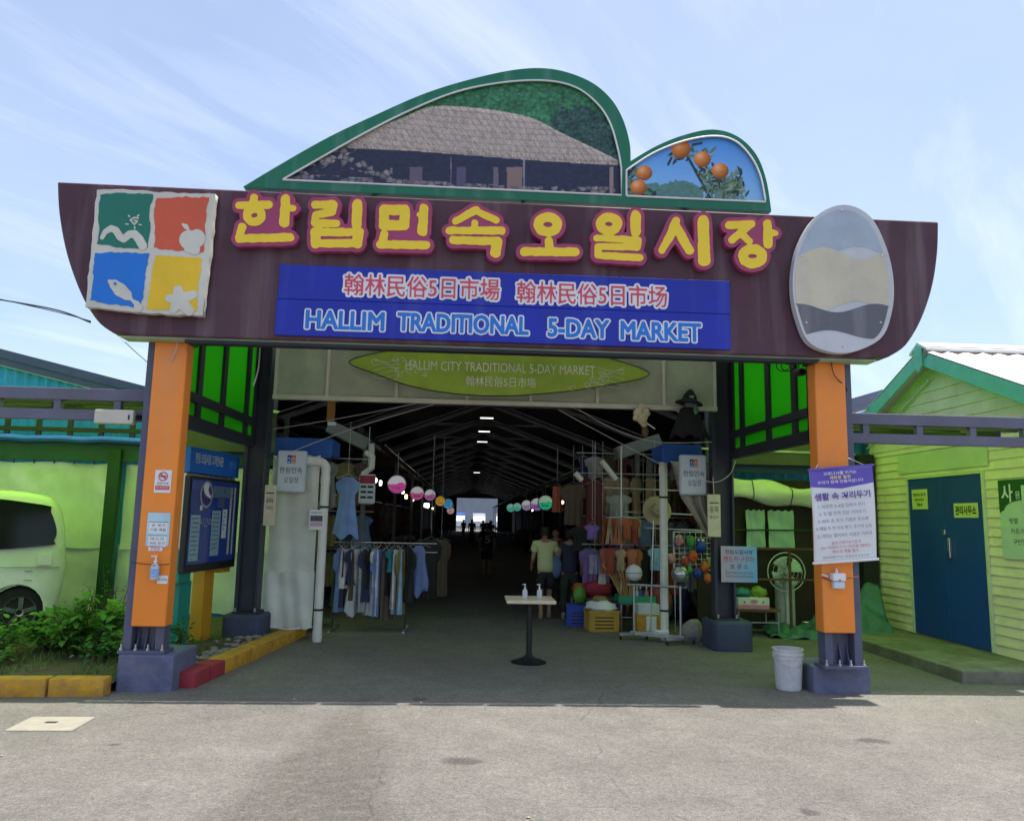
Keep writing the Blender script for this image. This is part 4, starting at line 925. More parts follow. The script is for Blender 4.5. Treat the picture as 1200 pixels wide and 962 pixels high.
round_sign('purple and white round lit sign, third on the left', 504, 580, -1.45, 6.8, W3, (.45, .12, .4), 1)
round_sign('yellow round lit sign at the left of the aisle', 516, 587, -1.5, 6, (.8, .5, .05), (.7, .4, .05), 1)
round_sign('sky blue round lit sign at the left of the aisle', 525, 590, -1.35, 6, (.1, .45, .8), (.1, .4, .75), 0)
round_sign('small pale pink round lit sign, deepest on the left', 528, 598, -1.3, 4.5, (.8, .6, .6), (.7, .4, .4), 0)
round_sign('green round lit sign, nearest on the right of the aisle', 639, 589, 2.75, 8.8, (.55, .8, .6), (.02, .5, .25), 1)
round_sign('violet round lit sign beside the green one on the right', 629, 591, 2.7, 7.6, W3, (.35, .15, .5), 0)
round_sign('white and violet round lit sign, third on the right', 617, 592, 2.6, 6.2, W3, (.4, .3, .5), 1)
round_sign('mint round lit sign, fourth on the right', 606, 594, 2.55, 5, (.4, .8, .65), (.1, .55, .4), 0)
round_sign('small mint round lit sign, deepest on the right', 598.5, 595, 2.5, 5, (.4, .8, .65), (.1, .55, .4), 1)
# lit bulbs and tubes over the left stalls
for k, (px, py, X, w, h, c) in enumerate(((446, 566, -1.9, 3, 6, (1, 1, 1)), (476, 582, -1.9, 3, 5, (1, .72, .25)), (487, 580, -1.8, 2.5, 5, (1, .9, .7)), (500, 592, -1.7, 6, 5, (1, 1, 1)), (493, 580, -1.75, 2, 5, (1, .95, .8)))):
    p = PX(px, py, X); s = (p-CAM)@_f/FPX
    t = thing('stall_lamp', ('bright white tube lamp hung nearest over the left stalls', 'amber lamp hung below the largest pink sign', 'warm lamp hung under the rosy sign', 'bright white work lamp over the left stalls', 'narrow warm lamp between two round signs')[k], 'lamp', p, 'lit lamps over the left stalls')
    MB().lathe([(w*s*.3, -h*s/2), (w*s/2, -h*s*.4), (w*s/2, h*s*.4), (w*s*.3, h*s/2)], p, 10).build('bulb', mat('bulb_%d' % k, (.8, .8, .8), .4, emit=c, estr=4), t, smooth=True)
    MB().tube([(p[0], p[1], p[2]+h*s/2), (p[0], p[1], 3.3)], .008, 5).build('cord', M_bwire, t)
rb = random.Random(40)
for k in range(12):
    left = k % 2 == 0; X = (-2.3 if left else 3.5)+rb.uniform(-.25, .25); y = 11+k*2.6; z = rb.uniform(2.2, 2.7)
    t = thing('stall_bulb', 'small warm bulb, number %s of the string over the %s stalls' % (('one', 'two', 'three', 'four', 'five', 'six')[k//2], 'left' if left else 'right'), 'bulb', (X, y, z), 'small bulbs over the stalls')
    MB().lathe([(.02, -.07), (.05, -.03), (.05, .02), (.02, .05)], (X, y, z), 10).build('bulb', mat('small_bulb', (.8, .8, .8), .4, emit=(1, .85, .6), estr=3), t, smooth=True); MB().tube([(X, y, z+.05), (X, y, 3.25)], .006, 4).build('cord', M_bwire, t)
# dark stalls along both sides: tables heaped with goods and rails of clothes
rnd = random.Random(21)
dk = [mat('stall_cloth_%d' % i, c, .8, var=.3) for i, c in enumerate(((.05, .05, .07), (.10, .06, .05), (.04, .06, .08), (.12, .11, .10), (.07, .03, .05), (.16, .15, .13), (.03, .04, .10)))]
def garment(name, parent, p, w, h, m, yaw=0.0, kind='shirt', seed=0):
    """a hanging garment: a folded cloth surface with front and back"""
    rn = random.Random(seed); Mx = Matrix.Translation(Vector(p)) @ Matrix.Rotation(yaw, 4, 'Z')
    nu, nv = 14, 10; ph = rn.uniform(0, 6)
    prof = {'shirt': [(0, .42), (.08, .95), (.3, .95), (.34, .62), (1, .68)], 'dress': [(0, .35), (.04, .62), (.10, .88), (.22, .85), (.26, .55), (.5, .62), (1, .95)], 'long': [(0, .5), (.1, .62), (1, .7)], 'sleeveless': [(0, .32), (.06, .55), (.3, .60), (.75, .98), (1, .80)]}[kind]
    def width(v): return np.interp(v, [q[0] for q in prof], [q[1] for q in prof])
    v_ = []; f_ = []
    for sgn in (-1, 1):
        b0 = len(v_)
        for j in range(nv+1):
            v = j/nv; wd = width(v)*w/2
            for i in range(nu+1):
                u = i/nu*2-1; d = (.015+.045*v)*math.cos(u*1.57)**.5+.022*v*math.sin(u*9+ph+v*2)
                hem = (.05*math.sin(u*5+ph)*h if v == 1 and kind in ('dress', 'sleeveless') else 0)+(-.10*h*abs(u) if v == 1 and kind == 'sleeveless' else 0)
                v_.append(Mx @ Vector((u*wd, sgn*d, -v*h-hem)))
        for j in range(nv):
            for i in range(nu): f_.append((b0+j*(nu+1)+i, b0+j*(nu+1)+i+1, b0+(j+1)*(nu+1)+i+1, b0+(j+1)*(nu+1)+i))
    o = MB().add(v_, f_).build(name, m, parent, smooth=True, angle=180, normals=False)
    return o
def hanger(parent, p, yaw=0.0, m=None, w=.36):
    Mx = Matrix.Translation(Vector(p)) @ Matrix.Rotation(yaw, 4, 'Z')
    MB().tube([Mx @ Vector(q) for q in ((-w/2, 0, -.05), (0, 0, .03), (w/2, 0, -.05))], .006, 5).tube([Mx @ Vector(q) for q in ((0, 0, .03), (0, 0, .06), (.02, 0, .085), (.035, 0, .07))], .004, 4).build('hanger', m or M_steel, parent)
n_ = 0
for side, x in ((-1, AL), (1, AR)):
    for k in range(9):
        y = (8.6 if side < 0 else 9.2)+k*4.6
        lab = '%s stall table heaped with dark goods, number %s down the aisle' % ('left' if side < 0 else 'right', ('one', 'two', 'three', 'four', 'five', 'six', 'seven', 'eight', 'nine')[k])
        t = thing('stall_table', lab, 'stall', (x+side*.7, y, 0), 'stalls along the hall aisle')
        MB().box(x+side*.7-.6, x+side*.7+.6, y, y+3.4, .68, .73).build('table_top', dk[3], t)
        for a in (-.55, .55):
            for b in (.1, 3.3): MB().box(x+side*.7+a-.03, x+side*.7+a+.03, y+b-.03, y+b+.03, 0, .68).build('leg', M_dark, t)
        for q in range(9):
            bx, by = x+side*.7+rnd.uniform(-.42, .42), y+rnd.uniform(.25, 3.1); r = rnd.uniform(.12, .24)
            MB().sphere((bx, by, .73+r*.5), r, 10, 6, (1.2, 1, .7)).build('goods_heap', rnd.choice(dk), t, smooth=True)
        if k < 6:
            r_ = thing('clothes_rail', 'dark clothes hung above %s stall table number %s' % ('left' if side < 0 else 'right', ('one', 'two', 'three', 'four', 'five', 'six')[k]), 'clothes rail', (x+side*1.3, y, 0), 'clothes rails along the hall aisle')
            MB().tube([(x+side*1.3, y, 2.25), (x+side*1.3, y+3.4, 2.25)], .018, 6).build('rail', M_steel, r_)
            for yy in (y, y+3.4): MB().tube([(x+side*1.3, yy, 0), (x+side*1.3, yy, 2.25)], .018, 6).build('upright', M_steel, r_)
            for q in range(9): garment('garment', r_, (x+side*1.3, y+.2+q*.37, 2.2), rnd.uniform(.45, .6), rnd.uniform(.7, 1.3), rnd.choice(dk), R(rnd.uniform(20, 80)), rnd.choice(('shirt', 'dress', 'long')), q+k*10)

# ---------------------------------------------------------------- lime green shed on the right
SX = 6.91; SY0, SY1 = .62, 4.58; SYM = 2.60; ZE, ZA = 3.35, 4.22
shd = thing('shed', 'lime green clapboard shed with blue double door and teal barge boards', 'shed', (SX, SYM, .14))
zt_ = 2.98
dY0, dY1, dZ1 = 1.68, 3.42, 2.48
rs = random.Random(31); i = 0; z = .15
while z < zt_-.01:
    h = min(.125, zt_-z)
    segs = [(SY0, SY1)] if z > dZ1+.02 else [(SY0, dY0-.05), (dY1+.05, SY1)]
    for a, b in segs:
        w = MB(); zz0, zz1 = z+rs.uniform(-.004, .004), z+h; jx = rs.uniform(-.006, .006)
        w.add([(SX-.022+jx, a, zz0), (SX-.022-jx, b, zz0+rs.uniform(-.004, .004)), (SX-.004, b, zz1+.008), (SX-.004, a, zz1+.008), (SX+.03, a, zz0), (SX+.03, b, zz0), (SX+.03, b, zz1), (SX+.03, a, zz1)], [(0, 3, 2, 1), (0, 1, 5, 4), (0, 4, 7, 3), (1, 2, 6, 5), (3, 7, 6, 2), (4, 5, 6, 7)])
        w.build('clapboard', M_shed, shd)
    z += h; i += 1
# plain lintel board over the door and gable boards
MB().box(SX-.034, SX-.023, dY0-.15, dY1+.25, dZ1+.10, zt_-.10).build('lintel_board', M_shedtrim, shd)
z = zt_
while z < ZA-.25:
    h = .16; yl = lambda zz: SY1-.05-(SY1-SYM-.05)*(zz-ZE)/(ZA-ZE) if zz > ZE else SY1
    yr = lambda zz: SY0+.05+(SYM-SY0-.05)*(zz-ZE)/(ZA-ZE) if zz > ZE else SY0
    z1 = min(z+h, ZA-.05)
    MB().add([(SX-.02, yr(z), z), (SX-.02, yl(z), z), (SX-.004, yl(z1), z1+.008), (SX-.004, yr(z1), z1+.008), (SX+.03, yr(z), z), (SX+.03, yl(z), z), (SX+.03, yl(z1), z1), (SX+.03, yr(z1), z1)], [(0, 3, 2, 1), (0, 1, 5, 4), (0, 4, 7, 3), (1, 2, 6, 5), (3, 7, 6, 2)]).build('gable_board', M_shed, shd)
    z += h
MB().box(SX+.031, 11.5, SY0, SY0+.1, .14, ZE).build('front_wall', M_shed, shd); MB().box(SX+.031, 11.5, SY1-.1, SY1, .14, ZE).build('rear_wall', M_shed, shd)
# barge boards, ridge end and roof
ov = .22
for yy, zz1 in ((SY1+.35, ZE-.10), (SY0-.35, ZE-.10)):
    MB().bar((SX-ov, SYM, ZA+.03), (SX-ov, yy, zz1), .035, .20, (1, 0, 0) if False else (0, 0, 1)).build('barge_board', M_teal, shd, bevel=.006)
    r = MB(); n = 64; v = []; f = []
    L = Vector((0, yy-SYM, zz1-ZA-.03))
    for i in range(n+1):
        x = SX-ov-.02+(11.8-SX)*i/n; dz = .022*math.sin(i/n*2*math.pi*19)
        v += [(x, SYM, ZA+.16+dz), (x, yy, zz1+.13+dz)]
    for i in range(n): f.append((2*i, 2*i+2, 2*i+3, 2*i+1))
    MB().add(v, f).build('roof_slope', M_whiteroof, shd, normals=False, solid=.008)
MB().bar((SX-ov-.03, SYM-.16, ZA+.09), (12, SYM-.16, ZA+.09), .06, .16).build('ridge_flashing', mat('brown_stained_flashing', (.32, .22, .17), .6, var=.2), shd)
MB().prism_x([(SYM-.22, ZA+.10), (SYM, ZA+.23), (SYM+.22, ZA+.10), (SYM+.22, ZA+.14), (SYM, ZA+.27), (SYM-.22, ZA+.14)], SX-ov-.04, 12).build('ridge_cap', M_whiteroof, shd)
MB().prism_x([(SYM-.10, ZA+.16), (SYM, ZA+.24), (SYM+.10, ZA+.16), (SYM+.10, ZA-.10), (SYM, ZA-.20), (SYM-.10, ZA-.10)], SX-ov-.05, SX-ov-.02).build('ridge_end_block', M_teal, shd, bevel=.006)
MB().bar((SX-.05, SYM+.1, ZA-.28), (SX-.05, SY1-.0, ZE-.28), .02, .02).build('gable_batten', M_shedtrim, shd)
dd = MB().box(SX-.03, SX+.02, dY0, dY1, .16, dZ1).build('door', M_door, shd, bevel=.004)
MB().box(SX-.036, SX-.0305, (dY0+dY1)/2-.012, (dY0+dY1)/2+.012, .17, dZ1-.01).build('meeting_strip', mat('door_strip', (.02, .075, .33), .5), dd)
for a, b, c, d in ((dY0-.045, dY0-.004, .15, dZ1+.05), (dY1+.004, dY1+.045, .15, dZ1+.05)): MB().box(SX-.045, SX+.02, a, b, c, d).build('door_frame', M_shedtrim, shd)
MB().box(SX-.045, SX+.02, dY0-.004, dY1+.004, dZ1+.004, dZ1+.05).build('door_frame', M_shedtrim, shd)
LEFTF = (Vector((0, -1, 0)), Vector((0, 0, 1)), Vector((-1, 0, 0)))
def on_wall(px, py): return PX(px, py, SX-.04)
h0 = on_wall(1114, 642); MB().box(SX-.075, SX-.031, h0[1]-.03, h0[1]+.03, h0[2]-.14, h0[2]+.14).build('lever_plate', M_chrome, dd, bevel=.006)
h0 = on_wall(1107, 624); MB().box(SX-.06, SX-.031, h0[1]-.035, h0[1]+.035, h0[2]-.03, h0[2]+.04).build('hasp', M_chrome, dd, bevel=.004)
M_yplate = mat('yellow_green_plate', (.62, .66, .22), .5, var=.06)
def plate(name, cx, cy, w, h, m, parent, dx=.036, th=.006):
    p = PX(cx, cy, SX-dx); MB().box(SX-dx-th, SX-dx, p[1]-w/2, p[1]+w/2, p[2]-h/2, p[2]+h/2).build(name, m, parent); return Vector((SX-dx-th, p[1], p[2]))
c = plate('office_plate', 1132, 598, .52, .20, M_yplate, dd); text('lettering', '관리사무소', c, LEFTF, .45, .12, M_ink, dd, depth=.002, grow=.03)
c = plate('notice_plate', 1078, 585, .40, .30, M_yplate, dd)
for k, b in enumerate(('한림민속오일시장', '관리사무소', '064')): text('lettering', b, c+Vector((0, 0, .07-.075*k)), LEFTF, (.33, .24, .14)[k], .05, mat('dark_green_ink', (.02, .12, .04), .6), dd, depth=.002, grow=.02)
# poster on the wall
pw = thing('wall_poster', 'green and white paper poster taped to the shed wall beside the door', 'poster', PX(1188, 605, SX-.03))
p0 = PX(1168, 563, SX-.035); p1 = PX(1166, 655, SX-.035); yT = PX(1169, 563, SX-.035)[1]; zT = p0[2]; zB = PX(1172, 654, SX-.035)[2]
MB().box(SX-.033, SX-.030, yT-.84, yT, zB, zT).build('sheet', mat('mint_paper', (.48, .62, .46), .6, var=.06), pw)
MB().prism_x([(yT, zT), (yT-.84, zT), (yT-.84, zT-.30)]+[(yT-.46-.37*math.cos(a), zT-.40+.02+.12*math.sin(a)) for a in np.linspace(math.pi, 0.0, 10)][::-1]+[(yT, zT-.42)], SX-.036, SX-.0335).build('green_header', mat('poster_green', (.015, .09, .025), .6), pw)
MB().box(SX-.040, SX-.037, yT-.82, yT-.42, zT-.40, zT-.08).build('inset_sheet', mat('mint_paper2', (.52, .64, .50), .6), pw)
text('lettering', '사', (SX-.036, yT-.16, zT-.17), LEFTF, .20, .22, M_white, pw, depth=.002, grow=.02)
text('lettering', '용', (SX-.036, yT-.35, zT-.20), LEFTF, .09, .10, M_white, pw, depth=.002)
for k, b in enumerate(('텃밭', '카트기', '구인및보관함')): text('lettering', b, (SX-.0335, yT-.17-.05*len(b)+.02, zT-.52-.13*k), LEFTF, .10*len(b)*.8, .07, M_ink, pw, depth=.002)
MB().sphere((SX-.034, yT-.62, zB+.12), .10, 12, 8, (.03, 1, 1.1)).build('printed_basket', mat('print_orange', (.45, .25, .03), .6), pw)
# concrete step / platform
pf = MB().prism_z([(5.67, .47), (12, .47), (12, 6), (5.67, 6)], -.02, .14).build('pavement', M_mossconc, None, bevel=.015, seg=2); struct(tag(pf, 'low mossy concrete platform in front of the shed door'))

# ---------------------------------------------------------------- planting bed and kerbs on the left
def bedz(x, y): return .10+.035*mnoise.noise(Vector((x*1.5, y*1.5, 1)))+.02*mnoise.noise(Vector((x*5, y*5, 4)))
kp0, kp1 = Vector((-2.70, -.10, 0)), Vector((-2.30, 3.42, 0))
def bedA(u, v): x = -11+7.59*u; y = -.40+5.1*v; return (x, y, bedz(x, y))
def bedB(u, v): y = .385+4.3*v; xr = -2.78+(y+.1)*(.40/3.52); x = -3.41+(xr+3.41)*u; return (x, y, bedz(x, y))
struct(tag(MB().grid(bedA, 110, 70).grid(bedB, 12, 60).build('planting_bed', M_soil, None, smooth=True, angle=180, normals=False), 'brown soil of the planting bed under the left canopy'))
kb = thing('kerb', 'yellow and red painted kerb blocks edging the planting bed', 'kerb', (-3.4, -.4, 0)); kb['kind'] = 'structure'; del kb['category']
x = -3.41; k = 0
while x > -8:
    L = .53
    y = -.40-.07*(-3.4-x)/1.0*.9
    Mx = Matrix.Translation((x-L/2, max(y, -.62)+.0, 0)) @ Matrix.Rotation(R(1.5+1.5*math.sin(k*2.1)), 4, 'Z')
    MB().box(-L/2+.008, L/2-.008, -.09, .09, -.02, .165+.006*math.sin(k*3), Mx).build('kerb_block', M_ykerb, kb, bevel=.02, seg=2, smooth=True); x -= L; k += 1
d = (kp1-kp0).normalized(); n = Vector((d.y, -d.x, 0)); tot = (kp1-kp0).length; s0 = 0
for k, L in enumerate((.38, .37, .72, .72, .72, .64)):
    c = kp0+d*(s0+L/2)-n*.12; Mx = Matrix.Translation(c) @ Matrix.Rotation(math.atan2(d.y, d.x), 4, 'Z')
    MB().box(-L/2+(.004 if k > 2 else .006), L/2-.004, -.115, .115, -.02, .155, Mx).build('kerb_block', M_rkerb if k < 2 else M_ykerb, kb, bevel=.022, seg=2, smooth=True); s0 += L
# stones and dead grass in the bed strip by the kerb
rnd = random.Random(5)
M_stone = [mat('bed_stone_%d' % i, c, .85, var=.25, bump=.3) for i, c in enumerate(((.22, .20, .17), (.14, .13, .12), (.30, .27, .22)))]
gr_ = MB()
for k in range(110):
    y = rnd.uniform(.5, 3.1); xr = -3.0+(y+.1)*.1136; x = xr-abs(rnd.gauss(0, .17)); r = rnd.uniform(.015, .05)
    mb = MB(); mb.sphere((0, 0, 0), r, 7, 5, (rnd.uniform(.8, 1.4), rnd.uniform(.7, 1.1), rnd.uniform(.45, .7)))
    gr_.add([Vector(v)*(1+.25*mnoise.noise(Vector(v)*25+Vector((k, 0, 0))))+Vector((x, y, bedz(x, y)+r*.3)) for v in mb.v], mb.f)
tag(gr_.build('gravel', mat('bed_stones', (.24, .22, .19), .85, var=.45, scale=14, bump=.3), None, smooth=True, angle=50), 'loose stones on the soil strip beside the yellow kerb', 'gravel', kind='stuff')
# grass: nobody could count it
M_grass = mat('grass_blades', (.13, .19, .045), .6, var=.45, scale=5, transl=.3)
mb = MB()
for k in range(5200):
    x = rnd.uniform(-7.4, -3.05); y = (-.28 if x < -3.45 else .45)+rnd.random()**1.5*3.0
    if mnoise.noise(Vector((x*1.3, y*1.3, 9))) < -.22: continue
    z = bedz(x, y)-.01; a = rnd.uniform(0, 6.28); h = rnd.uniform(.03, .11); w = rnd.uniform(.003, .007); dx, dy = math.cos(a), math.sin(a); ln = rnd.uniform(.1, .8)*h
    mb.add([(x-dy*w, y+dx*w, z), (x+dy*w, y-dx*w, z), (x+dx*ln*.4+dy*w*.7, y+dy*ln*.4-dx*w*.7, z+h*.65), (x+dx*ln*.4-dy*w*.7, y+dy*ln*.4+dx*w*.7, z+h*.65), (x+dx*ln, y+dy*ln, z+h)], [(0, 1, 2, 3), (3, 2, 4)])
tag(mb.build('grass', M_grass, None, normals=False), 'thin short grass and weeds on the planting bed', 'grass', kind='stuff')
# leafy bushes: stems and individual folded leaves
def leaf(mb, c, d, up, L, Wd):
    d = d.normalized(); sdir = d.cross(up)
    if sdir.length < 1e-3: sdir = d.cross(Vector((1, 0, 0)))
    sdir.normalize(); nn = sdir.cross(d).normalized()
    mid = [c, c+d*L*.35+nn*L*.04, c+d*L*.7+nn*L*.02, c+d*L-nn*L*.08]
    l = [c+d*L*.3+sdir*Wd*.5+nn*L*.10, c+d*L*.68+sdir*Wd*.36+nn*L*.07]; r = [c+d*L*.3-sdir*Wd*.5+nn*L*.10, c+d*L*.68-sdir*Wd*.36+nn*L*.07]
    mb.add(mid+l+r, [(0, 1, 4), (1, 2, 5, 4), (2, 3, 5), (0, 6, 1), (1, 6, 7, 2), (2, 7, 3)])
def bush(label, x, y, h, r, nstem, nleaf, mleaf, Lr, seed, spread=1.0):
    rn = random.Random(seed); z0 = bedz(x, y)-.02; t = thing('bush', label, 'bush', (x, y, z0), 'leafy bushes in the planting bed')
    tips = []
    for k in range(nstem):
        a = rn.uniform(0, 6.28); rr = r*rn.random()**.5*spread; tip = Vector((x+rr*math.cos(a), y+rr*math.sin(a), z0+h*rn.uniform(.55, 1.0)*(1-.35*rr/r)))
        b = Vector((x+rr*.25*math.cos(a), y+rr*.25*math.sin(a), z0)); m = (b+tip)/2+Vector((rn.uniform(-.06, .06), rn.uniform(-.06, .06), .05))
        pts = [b.lerp(m, q/3).lerp(m.lerp(tip, q/3), q/3) for q in range(4)]+[]
        MB().tube(pts, [.010, .008, .006, .003], 5).build('stem', mat('bush_stem', (.09, .06, .035), .8, var=.3), t)
        tips.append((b, m, tip))
    for q in range(3):
        mb = MB()
        for k in range(nleaf//3):
            b, m, tip = rn.choice(tips); s = rn.random()**.6; p = b.lerp(m, s).lerp(m.lerp(tip, s), s)
            if p.z < z0+.10*h: continue
            a = rn.uniform(0, 6.28); e = rn.uniform(-.5, .75); d = Vector((math.cos(a)*math.cos(e), math.sin(a)*math.cos(e), math.sin(e)))
            p = p+d*rn.uniform(0, .10); L = rn.uniform(*Lr)
            leaf(mb, p, d, Vector((rn.uniform(-.4, .4), rn.uniform(-.4, .4), 1)), L, L*rn.uniform(.5, .75))
        o = mb.build('foliage', mleaf[q], t, normals=False); o['kind'] = 'stuff'
    return t
GL = [mat('leaf_%d' % i, c, .5, var=.35, scale=6, transl=.35, spec=.35) for i, c in enumerate(((.09, .25, .04), (.06, .18, .035), (.16, .34, .05)))]
GD = [mat('dleaf_%d' % i, c, .5, var=.35, scale=6, transl=.3, spec=.35) for i, c in enumerate(((.045, .16, .04), (.03, .11, .03), (.08, .22, .045)))]
bush('bright leafy bush at the very left edge in front of the van', -5.35, .75, .62, .55, 22, 620, GL, (.05, .10), 1)
bush('broad leafed green bush covering the van wheel', -4.95, 1.55, .52, .50, 18, 430, GL, (.07, .14), 2)
bush('dense dark green bush in the middle of the planting bed', -4.45, 1.25, .80, .48, 26, 760, GL, (.07, .15), 3)
bush('thin bare stemmed bush standing behind the dense dark bush', -4.55, 2.0, 1.15, .36, 16, 130, GD, (.03, .06), 4, 1.0)
bush('low straggling bush near the left pillar base', -3.95, .75, .30, .34, 12, 230, GD, (.05, .09), 5)
bush('small leafy shoot between the pillar and the teal kiosk leg', -3.28, 1.15, .50, .16, 8, 130, GD, (.05, .09), 6)
bush('low bright green weeds at the front of the bed on the left', -5.0, .15, .26, .5, 12, 260, GL, (.04, .08), 7)

# ---------------------------------------------------------------- parked van
VY, VX1 = 3.0, -5.62
van = thing('parked_van', 'white minivan parked under the green canopy, its rear corner showing', 'van', (-7.9, 3.8, 0))
M_van = mat('white_car_paint', (.66, .67, .66), .25, var=.03, coat=.6, spec=.5)
M_glassd = mat('dark_tinted_glass', (.010, .012, .013), .12, var=.05, spec=.25)
prof = smooth_poly([(-5.66, .30), (-5.58, .85), (-5.60, 1.15), (-5.64, 1.55), (-5.74, 1.84), (-5.95, 1.97), (-6.6, 2.02), (-8.0, 2.04), (-9.3, 1.90), (-10.0, 1.35), (-10.4, 1.15), (-10.55, .75), (-10.5, .30)], 4)
# wheel arch cut into the outline
wx, wr = -6.12, .37
body_pts = prof+[(-8.9-.37*math.cos(a)*-1, .36+.37*math.sin(a)) for a in np.linspace(math.pi, 0, 10)]+[(wx+wr*math.cos(a)*1, .36+wr*1.0*math.sin(a)) for a in np.linspace(math.pi, 0, 12)]
body_pts = [p for i, p in enumerate(body_pts)]
nb = len(body_pts)
def vanring(inset, y):
    c = np.array([-8.0, 1.15]); return [(c[0]+(p[0]-c[0])*(1-inset/2.4), y, c[1]+(p[1]-c[1])*(1-(inset/.85 if p[1] > 1.15 else 0))) for p in body_pts]
mb = MB(); rings_ = [vanring(.10, VY+.0), vanring(.03, VY+.06), vanring(0, VY+.16), vanring(0, VY+1.5), vanring(.03, VY+1.6), vanring(.1, VY+1.66)]
for r_ in rings_: mb.v += [tuple(map(float, p)) for p in r_]
# tumblehome: the sides lean in above the waist
mb.v = [(x, y+(max(0, z-1.15)*.13 if y < VY+.8 else -max(0, z-1.15)*.13), z) for x, y, z in mb.v]
for j in range(len(rings_)-1):
    for i in range(nb): mb.f.append((j*nb+i, j*nb+(i+1) % nb, (j+1)*nb+(i+1) % nb, (j+1)*nb+i))
mb.f.append(tuple(range(nb))); mb.f.append(tuple(range(len(rings_)*nb-1, (len(rings_)-1)*nb-1, -1)))
mb.build('body', M_van, van, smooth=True, angle=50)
def van_y(z): return VY+max(0, z-1.15)*.13-.004
def vpanel(name, pts, m, parent, off=.0):
    q = MB(); n = len(pts); q.add([(x, van_y(z)-.012-off, z) for x, z in pts]+[(x, van_y(z)+.01, z) for x, z in pts], [tuple(range(n)), tuple(range(2*n-1, n-1, -1))]+[(i, i+n, (i+1) % n+n, (i+1) % n) for i in range(n)]); return q.build(name, m, parent, smooth=False)
vpanel('side_window', smooth_poly([(-5.80, 1.32), (-5.77, 1.46), (-5.86, 1.72), (-5.98, 1.82), (-7.2, 1.88), (-7.25, 1.22), (-5.90, 1.25)], 3, True), M_glassd, van)
vpanel('side_window', smooth_poly([(-7.4, 1.24), (-7.36, 1.87), (-8.7, 1.82), (-8.75, 1.26)], 3, True), M_glassd, van)
MB().bar((-7.32, van_y(.5)-.004, .5), (-7.32, van_y(1.15)-.004, 1.15), .012, .012).build('door_seam', M_black, van)
MB().tube([(-5.70, VY-.01, .95), (-6.2, VY-.012, .96), (-7.3, VY-.012, .98)], .008, 5).build('body_crease', mat('crease_grey', (.4, .41, .4), .4), van)
for i in (0, 1): MB().bar((-6.02, VY-.008, .90-.12*i), (-6.12, VY-.008, .905-.12*i), .006, .006).build('scratch', M_black, van)
tl_ = MB().box(-5.70, -5.585, VY+.35, VY+.50, .95, 1.35).build('tail_lamp', mat('red_lamp_lens', (.3, .01, .01), .15), van, bevel=.02)
def wheel(cx, cy):
    w = MB().lathe([(.20, -.10), (.31, -.105), (.345, -.07), (.345, .07), (.31, .105), (.20, .10)], (cx, cy, .345), 28, Matrix.Rotation(R(90), 4, 'X')).build('wheel', mat('tyre_rubber', (.018, .018, .018), .8, var=.2), van, smooth=True)
    MB().lathe([(.0, .02), (.05, .06), (.07, .03), (.19, .035), (.21, .08), (.215, .02)], (cx, cy-.05, .345), 24, Matrix.Rotation(R(90), 4, 'X')).build('rim', M_steel, w, smooth=True)
    for k in range(5):
        a = k*2*math.pi/5+.3; MB().bar((cx+.05*math.cos(a), cy-.125, .345+.05*math.sin(a)), (cx+.2*math.cos(a), cy-.125, .345+.2*math.sin(a)), .06, .02, (0, 1, 0)).build('spoke', M_chrome, w)
MB().box(-7.62, -7.42, VY-.035, VY-.005, 1.02, 1.06).build('door_handle', M_van, van, bevel=.01); MB().box(-5.98, -5.80, VY-.012, VY-.004, .98, 1.14).build('fuel_flap', M_van, van, bevel=.004); MB().box(-8.4, -6.75, VY-.015, VY+.02, .30, .42).build('sill_trim', M_black, van)
for cx in (wx, -8.9): wheel(cx, VY+.16)
MB().box(-10.4, -5.7, VY+.30, VY+1.4, .25, .45).build('underbody', M_black, van)
van.rotation_euler = (0, 0, R(39)); van.location = (-7.97, 2.36, 0)

# ---------------------------------------------------------------- information board (kiosk)
KA = Vector((-3.46, 1.36, 0)); KD = Vector((.13, .99, 0)).normalized(); KN = Vector((KD.y, -KD.x, 0)); KL = 1.42
MK = Matrix(((KD.x, KN.x, 0, KA.x), (KD.y, KN.y, 0, KA.y), (0, 0, 1, 0), (0, 0, 0, 1)))   # local x along the board, y out of its face
ki = thing('information_board', 'blue topped information display board on teal and orange legs beside the left pillar', 'information board', KA)
def kbox(name, a, m, bev=.006, par=None): return MB().box(*a, M=MK).build(name, m, par or ki, bevel=bev)
M_kblue = mat('kiosk_blue', (.012, .14, .58), .4, var=.08); M_kteal = mat('kiosk_teal', (.012, .27, .20), .45, var=.08, dirt=.1); M_kor = mat('kiosk_ochre', (.62, .30, .02), .45, var=.08, dirt=.1)
M_kbeige = mat('brushed_beige_metal', (.55, .48, .36), .25, metal=.6, var=.12, scale=2)
kbox('top_box', (0, KL, -.27, .03, 2.24, 2.56), M_kblue)
kbox('cabinet', (.01, KL-.01, -.26, -.01, 1.30, 2.236), M_kbeige)
kbox('teal_cheek', (0, .30, -.27, .0, .90, 1.296), M_kteal); kbox('ochre_cheek', (KL-.25, KL, -.27, .0, .95, 1.296), M_kor)
kbox('leg', (.16, .46, -.22, -.06, .05, .897), M_kteal); kbox('leg', (.80, 1.08, -.22, -.06, .05, 1.2), M_kor)
fr = kbox('display_frame', (-.03, KL+.0, -.005, .06, 1.02, 2.20), M_black)
M_kscreen = mat('navy_display_print', (.02, .05, .26), .10, var=.25, scale=2, spec=.6)
kbox('display_panel', (.03, KL-.06, .061, .066, 1.12, 2.16), M_kscreen, 0, fr)
KAX = (KD, Vector((0, 0, 1)), KN)
